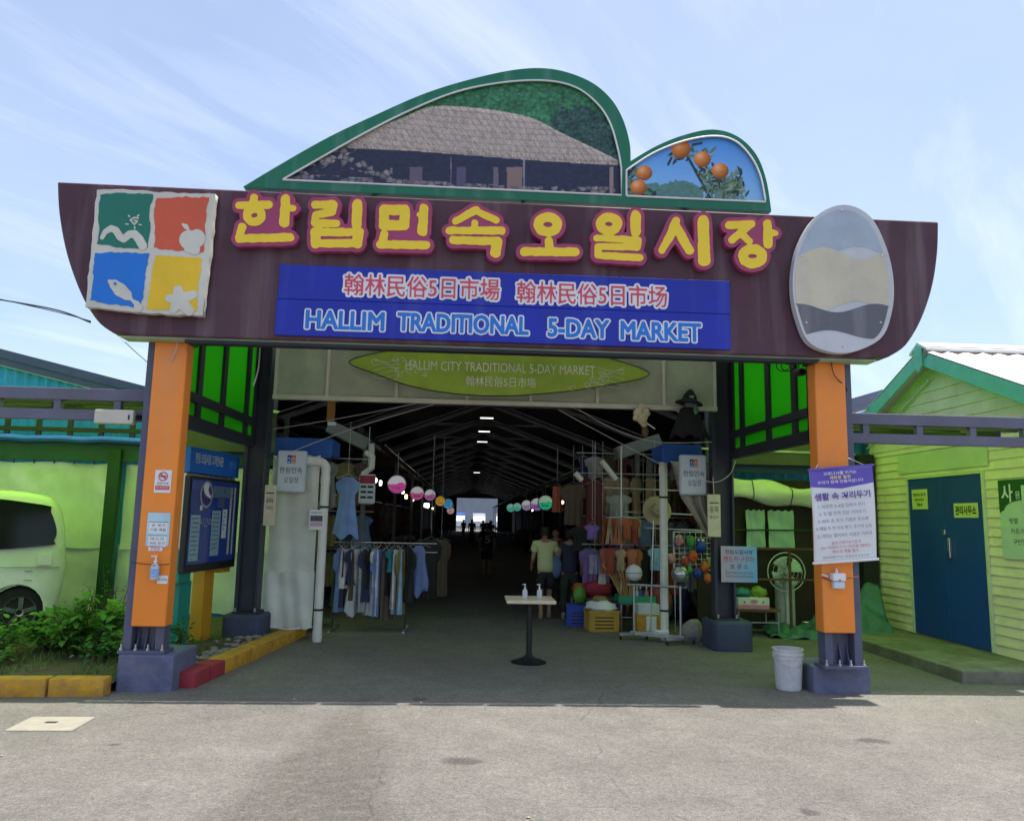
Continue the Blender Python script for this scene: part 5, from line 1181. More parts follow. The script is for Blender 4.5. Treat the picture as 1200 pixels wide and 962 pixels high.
# board face reads left to right with +x pointing away: text axis runs along KD as seen from the passage
def kp(x, z, y=.067): return MK @ Vector((x, y, z))
for (x0, x1, z0, z1, c) in ((.06, .30, 1.16, 1.72, (.30, .45, .50)), (.62, .86, 1.20, 1.78, (.26, .40, .48)), (.92, 1.05, 1.42, 1.80, (.55, .6, .62)), (.60, 1.2, 1.95, 2.10, (.10, .16, .25)), (1.12, 1.17, 1.2, 2.1, (.45, .48, .42)), (1.24, 1.28, 1.2, 2.1, (.42, .45, .40)), (.75, .95, 1.82, 1.94, (.06, .10, .22))):
    p_ = kbox('poster_sheet', (x0, x1, .067, .070, z0, z1), mat('kiosk_sheet_%d' % int(c[0]*100+c[2]*10), c, .3, var=.15, scale=12), 0, fr)
    if z1-z0 > .3 and x1-x0 > .1:
        for r_ in range(int((z1-z0)/.055)-1): kbox('text_line', (x0+.02, x1-.02-.05*random.random(), .0705, .0715, z1-.05-r_*.055, z1-.035-r_*.055), mat('kiosk_text', (.10, .16, .2), .4), 0, fr)
c = kp(.42, 1.98); MB().lathe([(.0, 0), (.17, 0), (.17, .004), (0, .004)], c, 28, KN.to_track_quat('Z', 'Y').to_matrix().to_4x4()).build('emblem_ring', mat('emblem_grey', (.35, .36, .42), .3), fr)
MB().lathe([(.0, .005), (.14, .005), (.14, .008), (0, .008)], c, 28, KN.to_track_quat('Z', 'Y').to_matrix().to_4x4()).build('emblem_disc', mat('emblem_purple', (.04, .03, .16), .3), fr)
mb = MB(); mb.add([Vector(c)+KD*x+Vector((0, 0, z))+KN*.009 for x, z in ((-.11, .10), (-.04, .15), (.05, .13), (.02, .06), (.08, -.01), (.13, .0), (.10, -.05), (.0, -.02), (-.08, .02))], [tuple(range(9))]); mb.build('emblem_wave', M_white, fr)
kbox('white_dot', (.27, .33, .067, .070, 1.78, 1.84), M_white, .02, fr)
text('heading', '한림 오일시장 고객안내판', kp(.52, 2.43, .031), KAX, .78, .13, M_white, ki, depth=.002, grow=.01)
text('heading', '한림', kp(1.20, 2.41, .031), KAX, .2, .10, mat('pale_blue_lettering', (.2, .4, .75), .5), ki, depth=.002)
text('lettering', '시간아', kp(.46, 1.63, .068), KAX, .34, .11, mat('pale_grey_lettering', (.4, .42, .5), .5), fr, depth=.002)

# ---------------------------------------------------------------- entrance: tarpaulin panel, pipes, light boxes
ET = 2.98
o = thing('tarpaulin_screen', 'off-white tarpaulin panel between the dark left post and a drainpipe', 'tarpaulin', (-2.45, ET, 0))
tarp('upper_sheet', '', -2.83, -2.16, ET, .92, 2.60, M_tarp, .012, 1.1, parent=o); tarp('lower_sheet', '', -2.85, -2.15, ET-.02, .17, .95, M_tarp, .022, 1.4, parent=o)
MB().tube([(-2.84, ET-.02, .19), (-2.45, ET-.05, .16), (-2.14, ET-.02, .19)], .012, 6).build('hem_rope', M_white, o)
def pipe(label, x, y, ztop, elbow):
    t = thing('drainpipe', label, 'drainpipe', (x, y, 0), 'white drainpipes at the hall mouth')
    MB().tube([(x, y, 0), (x, y, ztop)], .062, 14).build('pipe', M_pvc, t, smooth=True)
    if elbow:
        pts = [(x, y, ztop-.02)]+[(x-.11+.11*math.cos(a), y, ztop+.11*math.sin(a)) for a in np.linspace(0, math.pi/2, 7)]+[(x-.38, y, ztop+.11)]
        MB().tube(pts, .066, 14).build('elbow', M_pvc, t, smooth=True)
    for z in (.42, ztop-.55): MB().tube([(x, y, z), (x, y, z+.03)], .067, 14).build('strap', M_black, t, smooth=True)
    for z in (.03, ztop-.2): MB().tube([(x, y, z), (x, y, z+.12)], .068, 14).build('socket', M_pvc, t, smooth=True)
    return t
pipe('white drainpipe with an elbow at the left of the hall mouth', -2.06, 2.92, 2.40, True)
pR = P(778, 650, 3.4); pipe('white drainpipe beside the globes at the right of the hall mouth', pR[0], 3.4, 2.66, False)
bl = thing('awning_end', 'short blue awning end above the tarpaulin panel on the left', 'awning', (-2.4, 3.0, 2.6)); MB().box(-2.84, -2.0, 3.02, 3.7, 2.60, 2.86).build('cover', M_bluetarp, bl, bevel=.03, seg=2); MB().box(-2.82, -2.02, 3.0, 3.016, 2.58, 2.62).build('hem', M_bluetarp, bl)
b2 = thing('awning_end', 'short blue awning end above the drainpipe on the right', 'awning', (3.3, 3.3, 2.6)); MB().box(2.92, 3.54, 3.2, 3.9, 2.66, 2.92).build('cover', M_bluetarp, b2, bevel=.03, seg=2); MB().box(2.94, 3.52, 3.18, 3.196, 2.64, 2.68).build('hem', M_bluetarp, b2)
M_lbox = mat('light_box_face', (.52, .58, .66), .35, var=.05)
def light_box(label, cx, cy, Y, w, h):
    p = P(cx, cy, Y); t = thing('light_box', label, 'sign', p, 'white light box signs at the hall mouth')
    x, z = p[0], p[2]
    MB().box(x-w/2, x+w/2, Y, Y+.10, z-h/2, z+h/2).build('case', M_lbox, t, bevel=.035, seg=3, smooth=True)
    MB().box(x-w/2+.025, x+w/2-.025, Y-.006, Y-.001, z-h/2+.025, z+h/2-.025).build('face', mat('light_box_panel', (.58, .64, .72), .3, var=.04), t)
    q = .055
    for dx, dz, m in ((-q/2-.003, q/2+.003, mat('logo_navy', (.02, .03, .15), .5)), (q/2+.003, q/2+.003, ML['o']), (-q/2-.003, -q/2-.003, ML['b']), (q/2+.003, -q/2-.003, mat('logo_amber', (.6, .25, .05), .5))):
        MB().box(x+dx-q/2, x+dx+q/2, Y-.010, Y-.007, z+h*.29+dz-q/2, z+h*.29+dz+q/2).build('logo_square', m, t)
        MB().box(x+dx-q*.25, x+dx+q*.2, Y-.013, Y-.011, z+h*.29+dz-q*.3, z+h*.29+dz-q*.05).build('logo_mark', M_white, t)
    text('lettering', '한림민속', (x, Y-.007, z+.02), FRONT, w*.78, .085, mat('navy_ink', (.01, .02, .09), .5), t, depth=.002)
    text('lettering', '오일장', (x+.01, Y-.007, z-.12), FRONT, w*.5, .085, mat('navy_ink', (0, 0, 0)), t, depth=.002)
    MB().bar((x, Y+.1, z+h*.3), (x, Y+.45, z+h*.3), .04, .03).build('bracket', M_dark, t)
    return t
light_box('white market light box sign left of the hall mouth, above the tarpaulin panel', 341, 552.5, 2.80, .41, .60)
light_box('white market light box sign right of the hall mouth, in front of the bundled tarpaulin', 813, 556.5, 2.80, .40, .59)
# wooden name boards and small notices
def vboard(label, cx, cy, Y, w, h, lines, tilt=0):
    p = P(cx, cy, Y); t = thing('name_board', label, 'board', p, 'upright wooden boards by the posts')
    x, z = p[0], p[2]
    MB().box(x-w/2, x+w/2, Y, Y+.02, z-h/2, z+h/2).build('plank', mat('cream_wood_board', (.58, .52, .38), .6, var=.12, scale=6), t, bevel=.03 if w < .2 else .008, seg=2)
    for k, (s, hh) in enumerate(lines): text('lettering', s, (x, Y-.001, z+h*.30-k*.10), FRONT, w*.7, hh, M_ink, t, depth=.002)
    MB().tube([(x, Y-.004, z+h/2-.03), (x+.01, Y+.06, z+h/2+.25)], .006, 5).build('hanging_cord', M_wire, t)
vboard('narrow cream wooden board hanging beside the dark left post', 316, 592, 2.58, .16, .56, (('一', .015), ('음', .06), ('차없는', .05)))
vboard('long cream wooden board leaning on the dark right post', 837, 604, 2.56, .19, .60, (('ㅡ', .015), ('동쪽', .09), ('출입구', .04)))
pn = thing('pipe_notice', 'small white notice strapped to the left drainpipe', 'notice', (-2.06, 2.84, 1.55)); p = P(371, 609, 2.84)
MB().box(p[0]-.10, p[0]+.10, 2.83, 2.845, p[2]-.14, p[2]+.14).build('sheet', M_paper, pn); MB().box(p[0]-.085, p[0]+.085, 2.826, 2.829, p[2]-.02, p[2]+.06).build('dark_picture', mat('dark_picture_print', (.06, .07, .10), .5, var=.5, scale=30), pn); MB().box(p[0]-.085, p[0]+.085, 2.826, 2.829, p[2]-.09, p[2]-.03).build('pink_band', mat('pink_print', (.55, .35, .4), .5), pn)
text('lettering', '분실물 보관', (p[0], 2.829, p[2]+.10), FRONT, .15, .03, M_ink, pn, depth=.001)

# ---------------------------------------------------------------- notices on the pillars
YP = -.262
def notice(name, label, cx, cy, w, h, m, th=.004):
    p = P(cx, cy, YP); t = thing(name, label, 'notice', (p[0], YP, p[2])); MB().box(p[0]-w/2, p[0]+w/2, YP-th, YP, p[2]-h/2, p[2]+h/2).build('sheet', m, t); return t, p[0], p[2]
t, x, z = notice('no_smoking_notice', 'white no smoking notice with red band, uppermost on the left pillar', 191, 564, .165, .23, M_paper)
mb = MB(); r1 = [(x+.042*math.cos(a), YP-.007, z+.05+.042*math.sin(a)) for a in np.linspace(0, 6.283, 21)]; mb.tube(r1, .005, 5).build('prohibition_ring', mat('notice_red', (.6, .03, .05), .5), t)
MB().tube([(x-.03, YP-.007, z+.08), (x+.03, YP-.007, z+.02)], .005, 5).build('prohibition_bar', MATS['notice_red'], t); MB().box(x-.028, x+.03, YP-.007, YP-.0045, z+.045, z+.056).build('cigarette_mark', M_ink, t)
text('lettering', '금연구역', (x, YP-.0045, z-.022), FRONT, .11, .028, M_ink, t, depth=.001)
MB().box(x-.07, x+.07, YP-.006, YP-.0045, z-.085, z-.045).build('red_band', MATS['notice_red'], t); text('lettering', 'NO SMOKING', (x, YP-.0065, z-.065), FRONT, .12, .02, M_white, t, depth=.001)
t, x, z = notice('health_notice', 'pale blue bordered health notice in the middle of the left pillar', 185.5, 620, .225, .33, mat('pale_blue_print', (.42, .60, .70), .5))
for k in (0, 1):
    zz0 = z+.075-k*.135; MB().box(x-.09, x+.09, YP-.006, YP-.0045, zz0-.115, zz0).build('white_box', M_paper, t); MB().box(x-.09, x+.09, YP-.0075, YP-.006, zz0-.006, zz0).build('rule', mat('rule_blue', (.05, .12, .25), .5), t)
    text('lettering', ('손 씻기', '마스크')[k], (x, YP-.0065, zz0-.035), FRONT, .13, .03, M_ink, t, depth=.001); text('lettering', ('기침 예절', '거리 두기')[k], (x, YP-.0065, zz0-.08), FRONT, .15, .03, M_ink, t, depth=.001)
MB().box(x-.08, x+.06, YP-.006, YP-.0045, z-.215, z-.168).build('tail_strip', M_paper, t); text('lettering', '한림읍', (x-.01, YP-.0065, z-.192), FRONT, .09, .03, MATS['notice_red'], t, depth=.001)
p = P(182, 667, YP-.04); pb_ = thing('pump_bottle', 'clear pump bottle of sanitiser strapped to the left pillar', 'bottle', p)
def pump_bottle(t, c, s=1.0, lab=True):
    x, y, z = c
    MB().lathe([(.0, 0), (.030*s, 0), (.034*s, .006*s), (.034*s, .095*s), (.028*s, .115*s), (.012*s, .127*s), (.012*s, .135*s)], c, 16).build('bottle_body', M_clear, t, smooth=True)
    MB().lathe([(.014*s, .135*s), (.014*s, .150*s), (.006*s, .152*s), (.006*s, .178*s), (.012*s, .180*s), (.012*s, .190*s)], c, 12).build('pump', M_white, t, smooth=True)
    MB().tube([(x, y, z+.185*s), (x-.035*s, y-.005, z+.182*s)], .005*s, 6).build('spout', M_white, t)
    if lab: MB().lathe([(.0345*s, .025*s), (.0345*s, .085*s)], c, 16).build('label', mat('bottle_label_blue', (.25, .40, .70), .4, var=.3, scale=40), t, smooth=True, normals=False)
pump_bottle(pb_, (p[0], YP-.05, p[2]-.10), 1.25)
MB().tube([(-3.36, YP-.004, p[2]+.06), (p[0]-.05, YP-.03, p[2]+.045), (p[0], YP-.095, p[2]+.04), (p[0]+.05, YP-.03, p[2]+.045), (-2.98, YP-.004, p[2]+.05)], .004, 5).build('strap', M_bwire, pb_)
t, x, z = notice('small_note', 'tiny white paper note beside the pump bottle on the left pillar', 190.5, 679, .10, .08, M_paper); text('lettering', '손소독제', (x, YP-.0045, z), FRONT, .08, .025, M_ink, t, depth=.001)
p = P(981, 678, YP-.03); t = thing('wall_dispenser', 'small white dispenser tied to the right pillar under the banner', 'dispenser', p); x, z = p[0], p[2]
MB().box(x-.07, x+.07, YP-.09, YP, z-.02, z+.06).build('body', M_white, t, bevel=.01); MB().box(x-.055, x+.065, YP-.07, YP-.002, z-.10, z-.024).build('lower_box', mat('pale_blue_plastic', (.5, .58, .66), .4), t, bevel=.01); MB().lathe([(.015, .06), (.015, .09), (.006, .09), (.006, .11)], (x-.01, YP-.045, z), 8).build('nozzle', M_white, t)
MB().tube([(3.73, YP-.003, z+.01), (x-.08, YP-.02, z-.015), (x, YP-.096, z-.01), (x+.08, YP-.02, z+.0), (4.14, YP+.03, z+.02)], .006, 5).build('cord', mat('dark_red_cord', (.15, .03, .03), .6), t); MB().tube([(3.73, YP-.003, z+.04), (x-.09, YP-.015, z+.02)], .01, 5).build('tape', M_white, t)

# ---------------------------------------------------------------- hanging banner on the right pillar
YBN = -.36
bn = thing('banner', 'white and purple social distancing banner hanging from the right pillar', 'banner', P(988, 600, YBN))
bw0 = P(948, 551, YBN); bw1 = P(1021, 545, YBN); bb0 = P(954, 660, YBN); bb1 = P(1028, 655, YBN)
def bq(u, v):   # u left-right, v bottom-top
    a = bb0+(bb1-bb0)*u; b = bw0+(bw1-bw0)*u; p = a+(b-a)*v; return np.array([p[0], YBN-.012*math.sin(u*5+v*3)-.02*math.sin(v*3.14), p[2]])
MB().grid(lambda u, v: bq(u, v), 20, 24).build('cloth', M_paper, bn, smooth=True, angle=180, normals=False, solid=.003)
M_bpur = mat('banner_purple', (.13, .09, .46), .55, var=.08)
mb = MB(); vs = []
for i in range(21):
    u = i/20; e = .815-.04*(1-abs(2*u-1))
    vs += [bq(u, e)+[0, -.004, 0], bq(u, .88)+[0, -.005, 0], bq(u, .985)+[0, -.005, 0]]
mb.add(vs, [(3*i+k, 3*i+3+k, 3*i+4+k, 3*i+1+k) for i in range(20) for k in (0, 1)]); mb.build('purple_header', M_bpur, bn, smooth=True, angle=180, normals=False)
for v, nm in ((1.0, 'top_rod'), (0.0, 'bottom_rod')): MB().tube([bq(-.02, v), bq(.5, v), bq(1.03, v)], .014, 8).build(nm, M_bpur if v else M_white, bn, smooth=True)
def btext(s, u, v, w, h, m, g=0.0):
    ux = Vector(bq(1, v)-bq(0, v)).normalized(); ux.y = 0; ux.normalize(); uz = Vector((-ux.z, 0, ux.x)); p = Vector(bq(u, v)); p.y = YBN-.042
    text('lettering', s, p, (ux, uz, Vector((0, -1, 0))), w, h, m, bn, depth=.001, grow=g)
M_purtx = mat('purple_ink', (.12, .05, .30), .6); M_gry = mat('grey_ink', (.14, .14, .20), .6); M_redk = mat('red_ink', (.50, .06, .12), .6); M_ytx = mat('yellow_ink', (.80, .70, .15), .5)
btext('코로나19를 이기는', .46, .945, .36, .034, M_white, .01); btext('새로운 일상', .46, .900, .23, .036, M_ytx, .015); btext('우리가 함께 만들어갑니다', .46, .853, .50, .034, M_white, .01)
btext('생활 속 거리두기', .48, .700, .60, .075, M_purtx, .025)
for k, s_ in enumerate(('1. 아프면 3~4일 집에서 쉬기', '2. 두 팔 간격 건강 거리두기', '3. 30초 손 씻기, 기침은 옷소매', '4. 매일 두 번 이상 환기, 주기적 소독', '5. 거리는 멀어져도 마음은 가까이')): btext(s_, .455+.006*k, .595-.078*k, (.50, .50, .54, .60, .58)[k], .040, M_gry)
btext('실내 다중이용시설 등', .5, .205, .32, .032, M_redk); btext('2m 거리두기가 어려울 때에는', .49, .158, .54, .032, M_redk); btext('마스크 착용 필수', .48, .111, .28, .034, M_redk, .01); btext('제주특별자치도 한림민속오일시장', .48, .055, .50, .024, M_gry)
for u in (.1, .9): MB().tube([bq(u, 1), (3.78+.3*(u > .5), -.20, bq(u, 1)[2]+.10)], .004, 4).build('tie', M_white, bn)
# blue and white notice on the inner right post
p = P(866, 661, 2.58); t = thing('blue_notice', 'pink to blue paper notice fixed to the dark right post', 'notice', p)
def cgrad(U, V, pos): return np.array([.50, .40, .48])*(1-U[:, None])+np.array([.16, .42, .72])*U[:, None]+.0
w, h = .52, .50
print_sheet('sheet', (p[0]-w/2, 2.575, p[2]-h/2), FRONT, w, h, 12, 12, cgrad, M_print, t)
for s, dz, ww, hh, m in (('한림오일시장', .17, .40, .06, M_ink), ('핸드카·구루마', .07, .44, .085, M_redk), ('보 관 소', -.03, .26, .07, mat('deep_blue_ink', (.02, .05, .25), .6)), ('사용 후 제자리에 놓아주세요', -.12, .42, .035, M_gry), ('한림민속오일시장 상인회', -.17, .40, .035, M_gry)): text('lettering', s, (p[0], 2.574, p[2]+dz), FRONT, ww, hh, m, t, depth=.002)

# ---------------------------------------------------------------- table with pump bottles
TX, TY = .80, 1.5
t = thing('pedestal_table', 'small pale topped pedestal table standing alone in the hall entrance', 'table', (TX, TY, 0))
MB().box(TX-.30, TX+.30, TY-.30, TY+.30, .735, .775).build('table_top', M_woodtop, t, bevel=.005)
MB().lathe([(.035, .07), (.035, .70), (.06, .72), (.10, .734)], (TX, TY, 0), 18).build('column', M_black, t, smooth=True)
MB().lathe([(.215, .0), (.22, .012), (.15, .035), (.07, .06), (.045, .09), (.036, .10)], (TX, TY, 0), 28).build('base', M_black, t, smooth=True)
for k, px in enumerate((615, 632)):
    p = P(px, 704, TY-.1); b = thing('pump_bottle', ('clear pump bottle at the left on the pedestal table', 'clear pump bottle at the right on the pedestal table')[k], 'bottle', (p[0], TY-.1, .776), 'pump bottles on the table'); pump_bottle(b, (p[0], TY-.1, .776), .95, False)

# ---------------------------------------------------------------- bucket
c = (3.50, .12, 0); bk = thing('bucket', 'dirty white plastic bucket standing beside the right pillar base', 'bucket', c)
M_bkt = mat('dirty_white_plastic', (.62, .62, .64), .5, var=.14, scale=5, dirt=.6, dirtc=(.36, .34, .30), dscale=6, bump=.05)
MB().lathe([(.0, 0), (.128, 0), (.132, .01), (.150, .32), (.158, .322), (.158, .335), (.151, .337), (.153, .36), (.162, .362), (.162, .376), (.154, .378), (.156, .41), (.163, .412), (.163, .425), (.150, .425), (.148, .40), (.126, .03), (0, .03)], c, 36).build('body', M_bkt, bk, smooth=True, angle=30)
for s in (-1, 1): MB().lathe([(.018, -.006), (.018, .012)], (c[0]+s*.16, c[1], .35), 10, Matrix.Rotation(R(90), 4, 'Y')).build('ear', M_bkt, bk)
MB().tube([(c[0]+.162*math.cos(a), c[1]-.162*math.sin(a)*.98, .35-.10*math.sin(a)) for a in np.linspace(0, math.pi, 14)], .003, 5).build('bail_handle', M_steel, bk)

# ---------------------------------------------------------------- floodlight, cables
p = P(140, 490, .0); t = thing('floodlight', 'cream box lamp fixed under the left canopy beam', 'lamp', p); x, z = p[0], p[2]
MB().box(x-.20, x+.20, -.14, -.045, z-.075, z+.075).build('case', mat('cream_metal', (.55, .53, .44), .45, var=.08), t, bevel=.018, seg=2); MB().bar((x+.20, -.08, z), (x+.30, .03, z+.02), .05, .05).build('bracket', M_black, t); MB().box(x+.15, x+.165, -.146, -.141, z-.03, z+.02).build('mark', M_ink, t)
def cable(label, pts, r, m, n=14):
    P_ = smooth_poly([np.array(q, float) for q in pts], n); return tag(MB().tube([Vector(q) for q in P_], r, 5).build('cable', m), label, 'cable')
a = P(-40, 345, 1.0); b = P(60, 362, .4); c_ = P(106, 378, .03)
cable('twisted black power cable running from the left to the signboard', [a, b, c_], .009, M_bwire); cable('second thin cable running beside the twisted power cable to the signboard', [a+[0, 0, .03], b+[0, 0, -.02], c_+[0, 0, .015]], .006, M_bwire)
cable('thin pale cord sagging from the signboard to the left pillar', [P(137, 392, -.1), P(165, 418, -.12), P(184, 432, -.15), P(196, 430, -.24), P(206, 410, -.3), P(208, 394, -.3)], .005, M_wire)
cable('loose black cable loop at the head of the right pillar', [P(974, 424, -.27), P(978, 440, -.30), P(992, 455, -.22), P(990, 466, -.15)], .005, M_bwire)
cable('pale loose cable end hanging under the signboard left of the header', [P(305, 396, .3), P(303, 430, .3), P(297, 452, .3)], .008, M_wire)
cable('white overhead wire from the left light box to the header rail', [P(345, 528, 2.85), P(420, 500, 2.8), P(508, 474, 2.56)], .006, M_wire); cable('white overhead wire from the left post to the header rail', [P(320, 503, 2.85), P(400, 490, 2.8), P(488, 473, 2.56)], .005, M_wire)
cable('white overhead wire sagging to the right inner post', [P(678, 480, 2.56), P(720, 503, 2.8), P(770, 518, 2.8), P(834, 518, 2.6)], .006, M_wire); cable('white overhead wire running to the right blue awning end', [P(654, 480, 2.56), P(700, 505, 2.9), P(778, 546, 3.15)], .006, M_wire)
cable('coiled cable loops under the right end of the signboard', [P(912, 424, .1)]+[P(916+9*math.cos(a)+a*.9, 428+7*math.sin(a), .1) for a in np.linspace(0, 13, 22)], .006, M_bwire, 3)
cable('drooping cables beside the right inner post', [P(862, 540, 2.6), P(855, 556, 2.55), P(838, 565, 2.55), P(815, 560, 2.75)], .006, M_wire)
t = thing('dome_camera', 'small round camera under the right end of the signboard', 'camera', P(938, 437, .1)); p = P(938, 437, .1); MB().tube([(p[0], .05, p[2]), (p[0], .18, p[2]+.02)], .045, 14).build('body', M_dark, t, smooth=True); MB().tube([(p[0], .045, p[2]), (p[0], .049, p[2])], .03, 12).build('lens', M_glassd, t); MB().tube([(p[0], .12, p[2]+.04), (p[0], .12, 3.5)], .015, 6).build('stalk', M_dark, t)

# ---------------------------------------------------------------- left clothes stall
def col(name, c, **k): return mat(name, c, .75, var=.22, scale=7, **k)
CL = {n: col('cloth_'+n, c) for n, c in dict(navy=(.03, .035, .09), brown=(.10, .07, .05), grey=(.30, .32, .33), pale=(.50, .54, .55), blue=(.14, .22, .46), sky=(.25, .45, .62), teal=(.02, .22, .26), olive=(.22, .19, .08), denim=(.10, .15, .30), white=(.62, .62, .62), lilac=(.30, .28, .42), rust=(.36, .10, .045), rust2=(.26, .06, .03), rust3=(.42, .15, .08), maroon=(.10, .018, .025), black=(.02, .02, .022), purple=(.20, .12, .40), tan=(.36, .26, .16)).items()}
RY = 4.0
def along(px, py=640, Y=RY): return P(px, py, Y)[0]
zr = P(450, 636, RY)[2]
rk = thing('clothes_rail', 'steel clothes rail full of garments at the left of the hall mouth', 'clothes rail', (along(450), RY, 0))
MB().tube([(along(392), RY, zr), (along(512), RY, zr)], .014, 8).build('rail', M_chrome, rk, smooth=True)
for px in (394, 478): MB().tube([(along(px), RY, 0), (along(px), RY, zr)], .012, 8).build('upright', M_dark, rk, smooth=True)
MB().tube([(along(392), RY+.3, zr-.15), (along(512), RY+.3, zr-.15)], .012, 8).build('rear_rail', M_chrome, rk, smooth=True)
for px in (394, 478): MB().box(along(px)-.02, along(px)+.02, RY-.28, RY+.5, 0, .03).build('foot', M_steel, rk)
specs = [(398, 'navy', .88, 'long'), (403, 'blue', .95, 'shirt'), (408, 'white', .60, 'long'), (411, 'brown', .78, 'long'), (416, 'navy', .55, 'shirt'), (420, 'pale', .98, 'dress'), (424, 'black', .6, 'shirt'), (428, 'grey', .95, 'long'), (433, 'navy', .8, 'shirt'), (438, 'white', 1.0, 'long'), (442, 'white', .58, 'shirt'), (446, 'blue', 1.02, 'shirt'), (452, 'black', .7, 'long'), (456, 'brown', 1.06, 'long'), (462, 'teal', .34, 'shirt'), (465, 'sky', .98, 'long'), (467.5, 'white', .9, 'long'), (472, 'olive', .98, 'shirt'), (480, 'black', .8, 'shirt')]
rnd = random.Random(3)
gnames = ('dark navy', 'blue', 'narrow white', 'brown', 'short navy', 'pale flared', 'short black', 'grey', 'slim navy', 'long white', 'short white', 'long bright blue', 'black', 'long brown', 'short teal', 'striped sky blue', 'second long white', 'olive', 'loose black')
for k, (px, c, h, kd) in enumerate(specs):
    x = along(px); yaw = R(rnd.uniform(38, 68))*(1 if k % 3 else -1)
    g = thing('hanging_garment', gnames[k]+' garment on the left clothes rail', 'garment', (x, RY, zr-.08), 'garments on the left clothes rail')
    hanger(g, (x, RY, zr-.07), yaw, M_steel, .30); garment('cloth', g, (x, RY, zr-.10), .44, h, CL[c], yaw, kd, k)
x = P(408, 560, RY-.25)[0]; zt0 = P(408, 559, RY-.25)[2]; zb0_ = P(408, 629, RY-.25)[2]
g = thing('hanging_dress', 'long light blue dress with short sleeves hanging above the clothes rail', 'dress', (x, RY-.25, zt0)); hanger(g, (x, RY-.25, zt0+.02), .1); garment('cloth', g, (x, RY-.25, zt0), .42, zt0-zb0_, mat('light_blue_cloth', (.20, .32, .60), .75, var=.15, scale=6), .1, 'dress', 50); MB().tube([(x, RY-.25, zt0+.1), (x, RY-.25, 3.2)], .004, 4).build('cord', M_wire, g)
x = P(491, 640, RY+.1)[0]; zt0 = P(491, 639, RY+.1)[2]; zb0_ = P(491, 698, RY+.1)[2]
g = thing('hanging_dress', 'sleeveless blue dress with pointed hem at the end of the clothes rail', 'dress', (x, RY+.1, zt0)); hanger(g, (x, RY+.1, zt0+.02), .05); garment('cloth', g, (x, RY+.1, zt0), .36, zt0-zb0_, mat('dusty_blue_cloth', (.16, .22, .44), .75, var=.15, scale=6), .05, 'sleeveless', 51)
for k, px in enumerate((505, 517)):
    Y = 5.2+k*.6; x = P(px, 640, Y)[0]; zt0 = P(px, 632, Y)[2]
    g = thing('hanging_garment', ('dark grey garment behind the end of the clothes rail', 'dark brown garment deeper behind the clothes rail')[k], 'garment', (x, Y, zt0)); garment('cloth', g, (x, Y, zt0), .4, 1.0, CL[('black', 'brown')[k]], .4, 'shirt', 60+k); hanger(g, (x, Y, zt0+.02), .4); MB().tube([(x, Y, zt0+.1), (x, Y, 3.2)], .004, 4).build('cord', M_wire, g)
rl_ = random.Random(91)
for row in range(3):
    Y = 5.9+.3*row; zt0 = (2.7, 1.75, 1.05)[row]
    tag(MB().tube([(-4.2, Y, zt0+.08), (-1.75, Y, zt0+.08)], .012, 6).build('hanging_rail', M_steel), 'thin rail carrying the %s row of clothes deep in the left stall' % ('top', 'middle', 'bottom')[row], 'rail')
    for k in range(8):
        x = -4.05+.3*k; c_ = rl_.choice(('navy', 'black', 'brown', 'grey', 'denim', 'lilac', 'olive'))
        g = thing('hanging_garment', '%s garment, %s in the %s row deep in the left stall' % (c_, ('first', 'second', 'third', 'fourth', 'fifth', 'sixth', 'seventh', 'eighth')[k], ('top', 'middle', 'bottom')[row]), 'garment', (x, Y, zt0), 'clothes deep in the left stall')
        garment('cloth', g, (x, Y, zt0), rl_.uniform(.32, .46), rl_.uniform(.5, .85), CL[c_], rl_.uniform(-.8, .8), rl_.choice(('shirt', 'long', 'dress')), 300+row*10+k); hanger(g, (x, Y, zt0), 0)
# red-headed price sign
p = P(430, 573, 4.3); t = thing('price_sign', 'white sign with red heading hanging beside the light blue dress', 'sign', p); x, z = p[0], p[2]
MB().box(x-.13, x+.13, 4.3, 4.36, z-.24, z+.24).build('panel', M_lbox, t, bevel=.02); MB().box(x-.12, x+.12, 4.294, 4.299, z+.09, z+.22).build('red_heading', mat('dark_red_print', (.30, .02, .05), .5), t); text('lettering', 'D.', (x, 4.293, z+.155), FRONT, .09, .07, M_redk, t, depth=.002)
for k in range(3):
    for q in range(2): MB().box(x-.10+q*.11, x-.01+q*.11, 4.295, 4.299, z+.02-k*.085, z+.055-k*.085).build('print_line', M_ink, t)
MB().tube([(x, 4.33, z+.24), (x, 4.33, 3.2)], .006, 4).build('hanger', M_wire, t)
# ducts and pipes in the dark upper corners
t = thing('roof_duct', 'grey metal duct slanting under the roof above the left stall', 'duct', P(405, 515, 5.0)); MB().bar(P(386, 500, 5), P(432, 522, 5), .35, .22).build('duct', mat('dull_duct', (.16, .18, .17), .5), t, bevel=.02); MB().bar(P(436, 520, 5), P(436, 545, 5), .09, .12).build('outlet', M_steel, t); MB().tube([P(428, 530, 4.9), P(437, 536, 4.9), P(436, 548, 4.9), P(425, 556, 4.9)], .05, 10).build('bent_pipe', M_pvc, t, smooth=True)
t = thing('hanging_post', 'short orange painted post stub hanging behind the header on the left', 'post', P(388, 485, 2.9)); p = P(388, 482, 2.9); MB().box(p[0]-.05, p[0]+.05, 2.85, 2.95, P(388, 494, 2.9)[2], 4.3).build('post', mat('ochre_paint', (.30, .14, .03), .6, var=.2), t); MB().box(p[0]-.03, p[0]+.09, 2.83, 2.86, P(388, 499, 2.9)[2], P(388, 495, 2.9)[2]).build('bracket', M_steel, t)
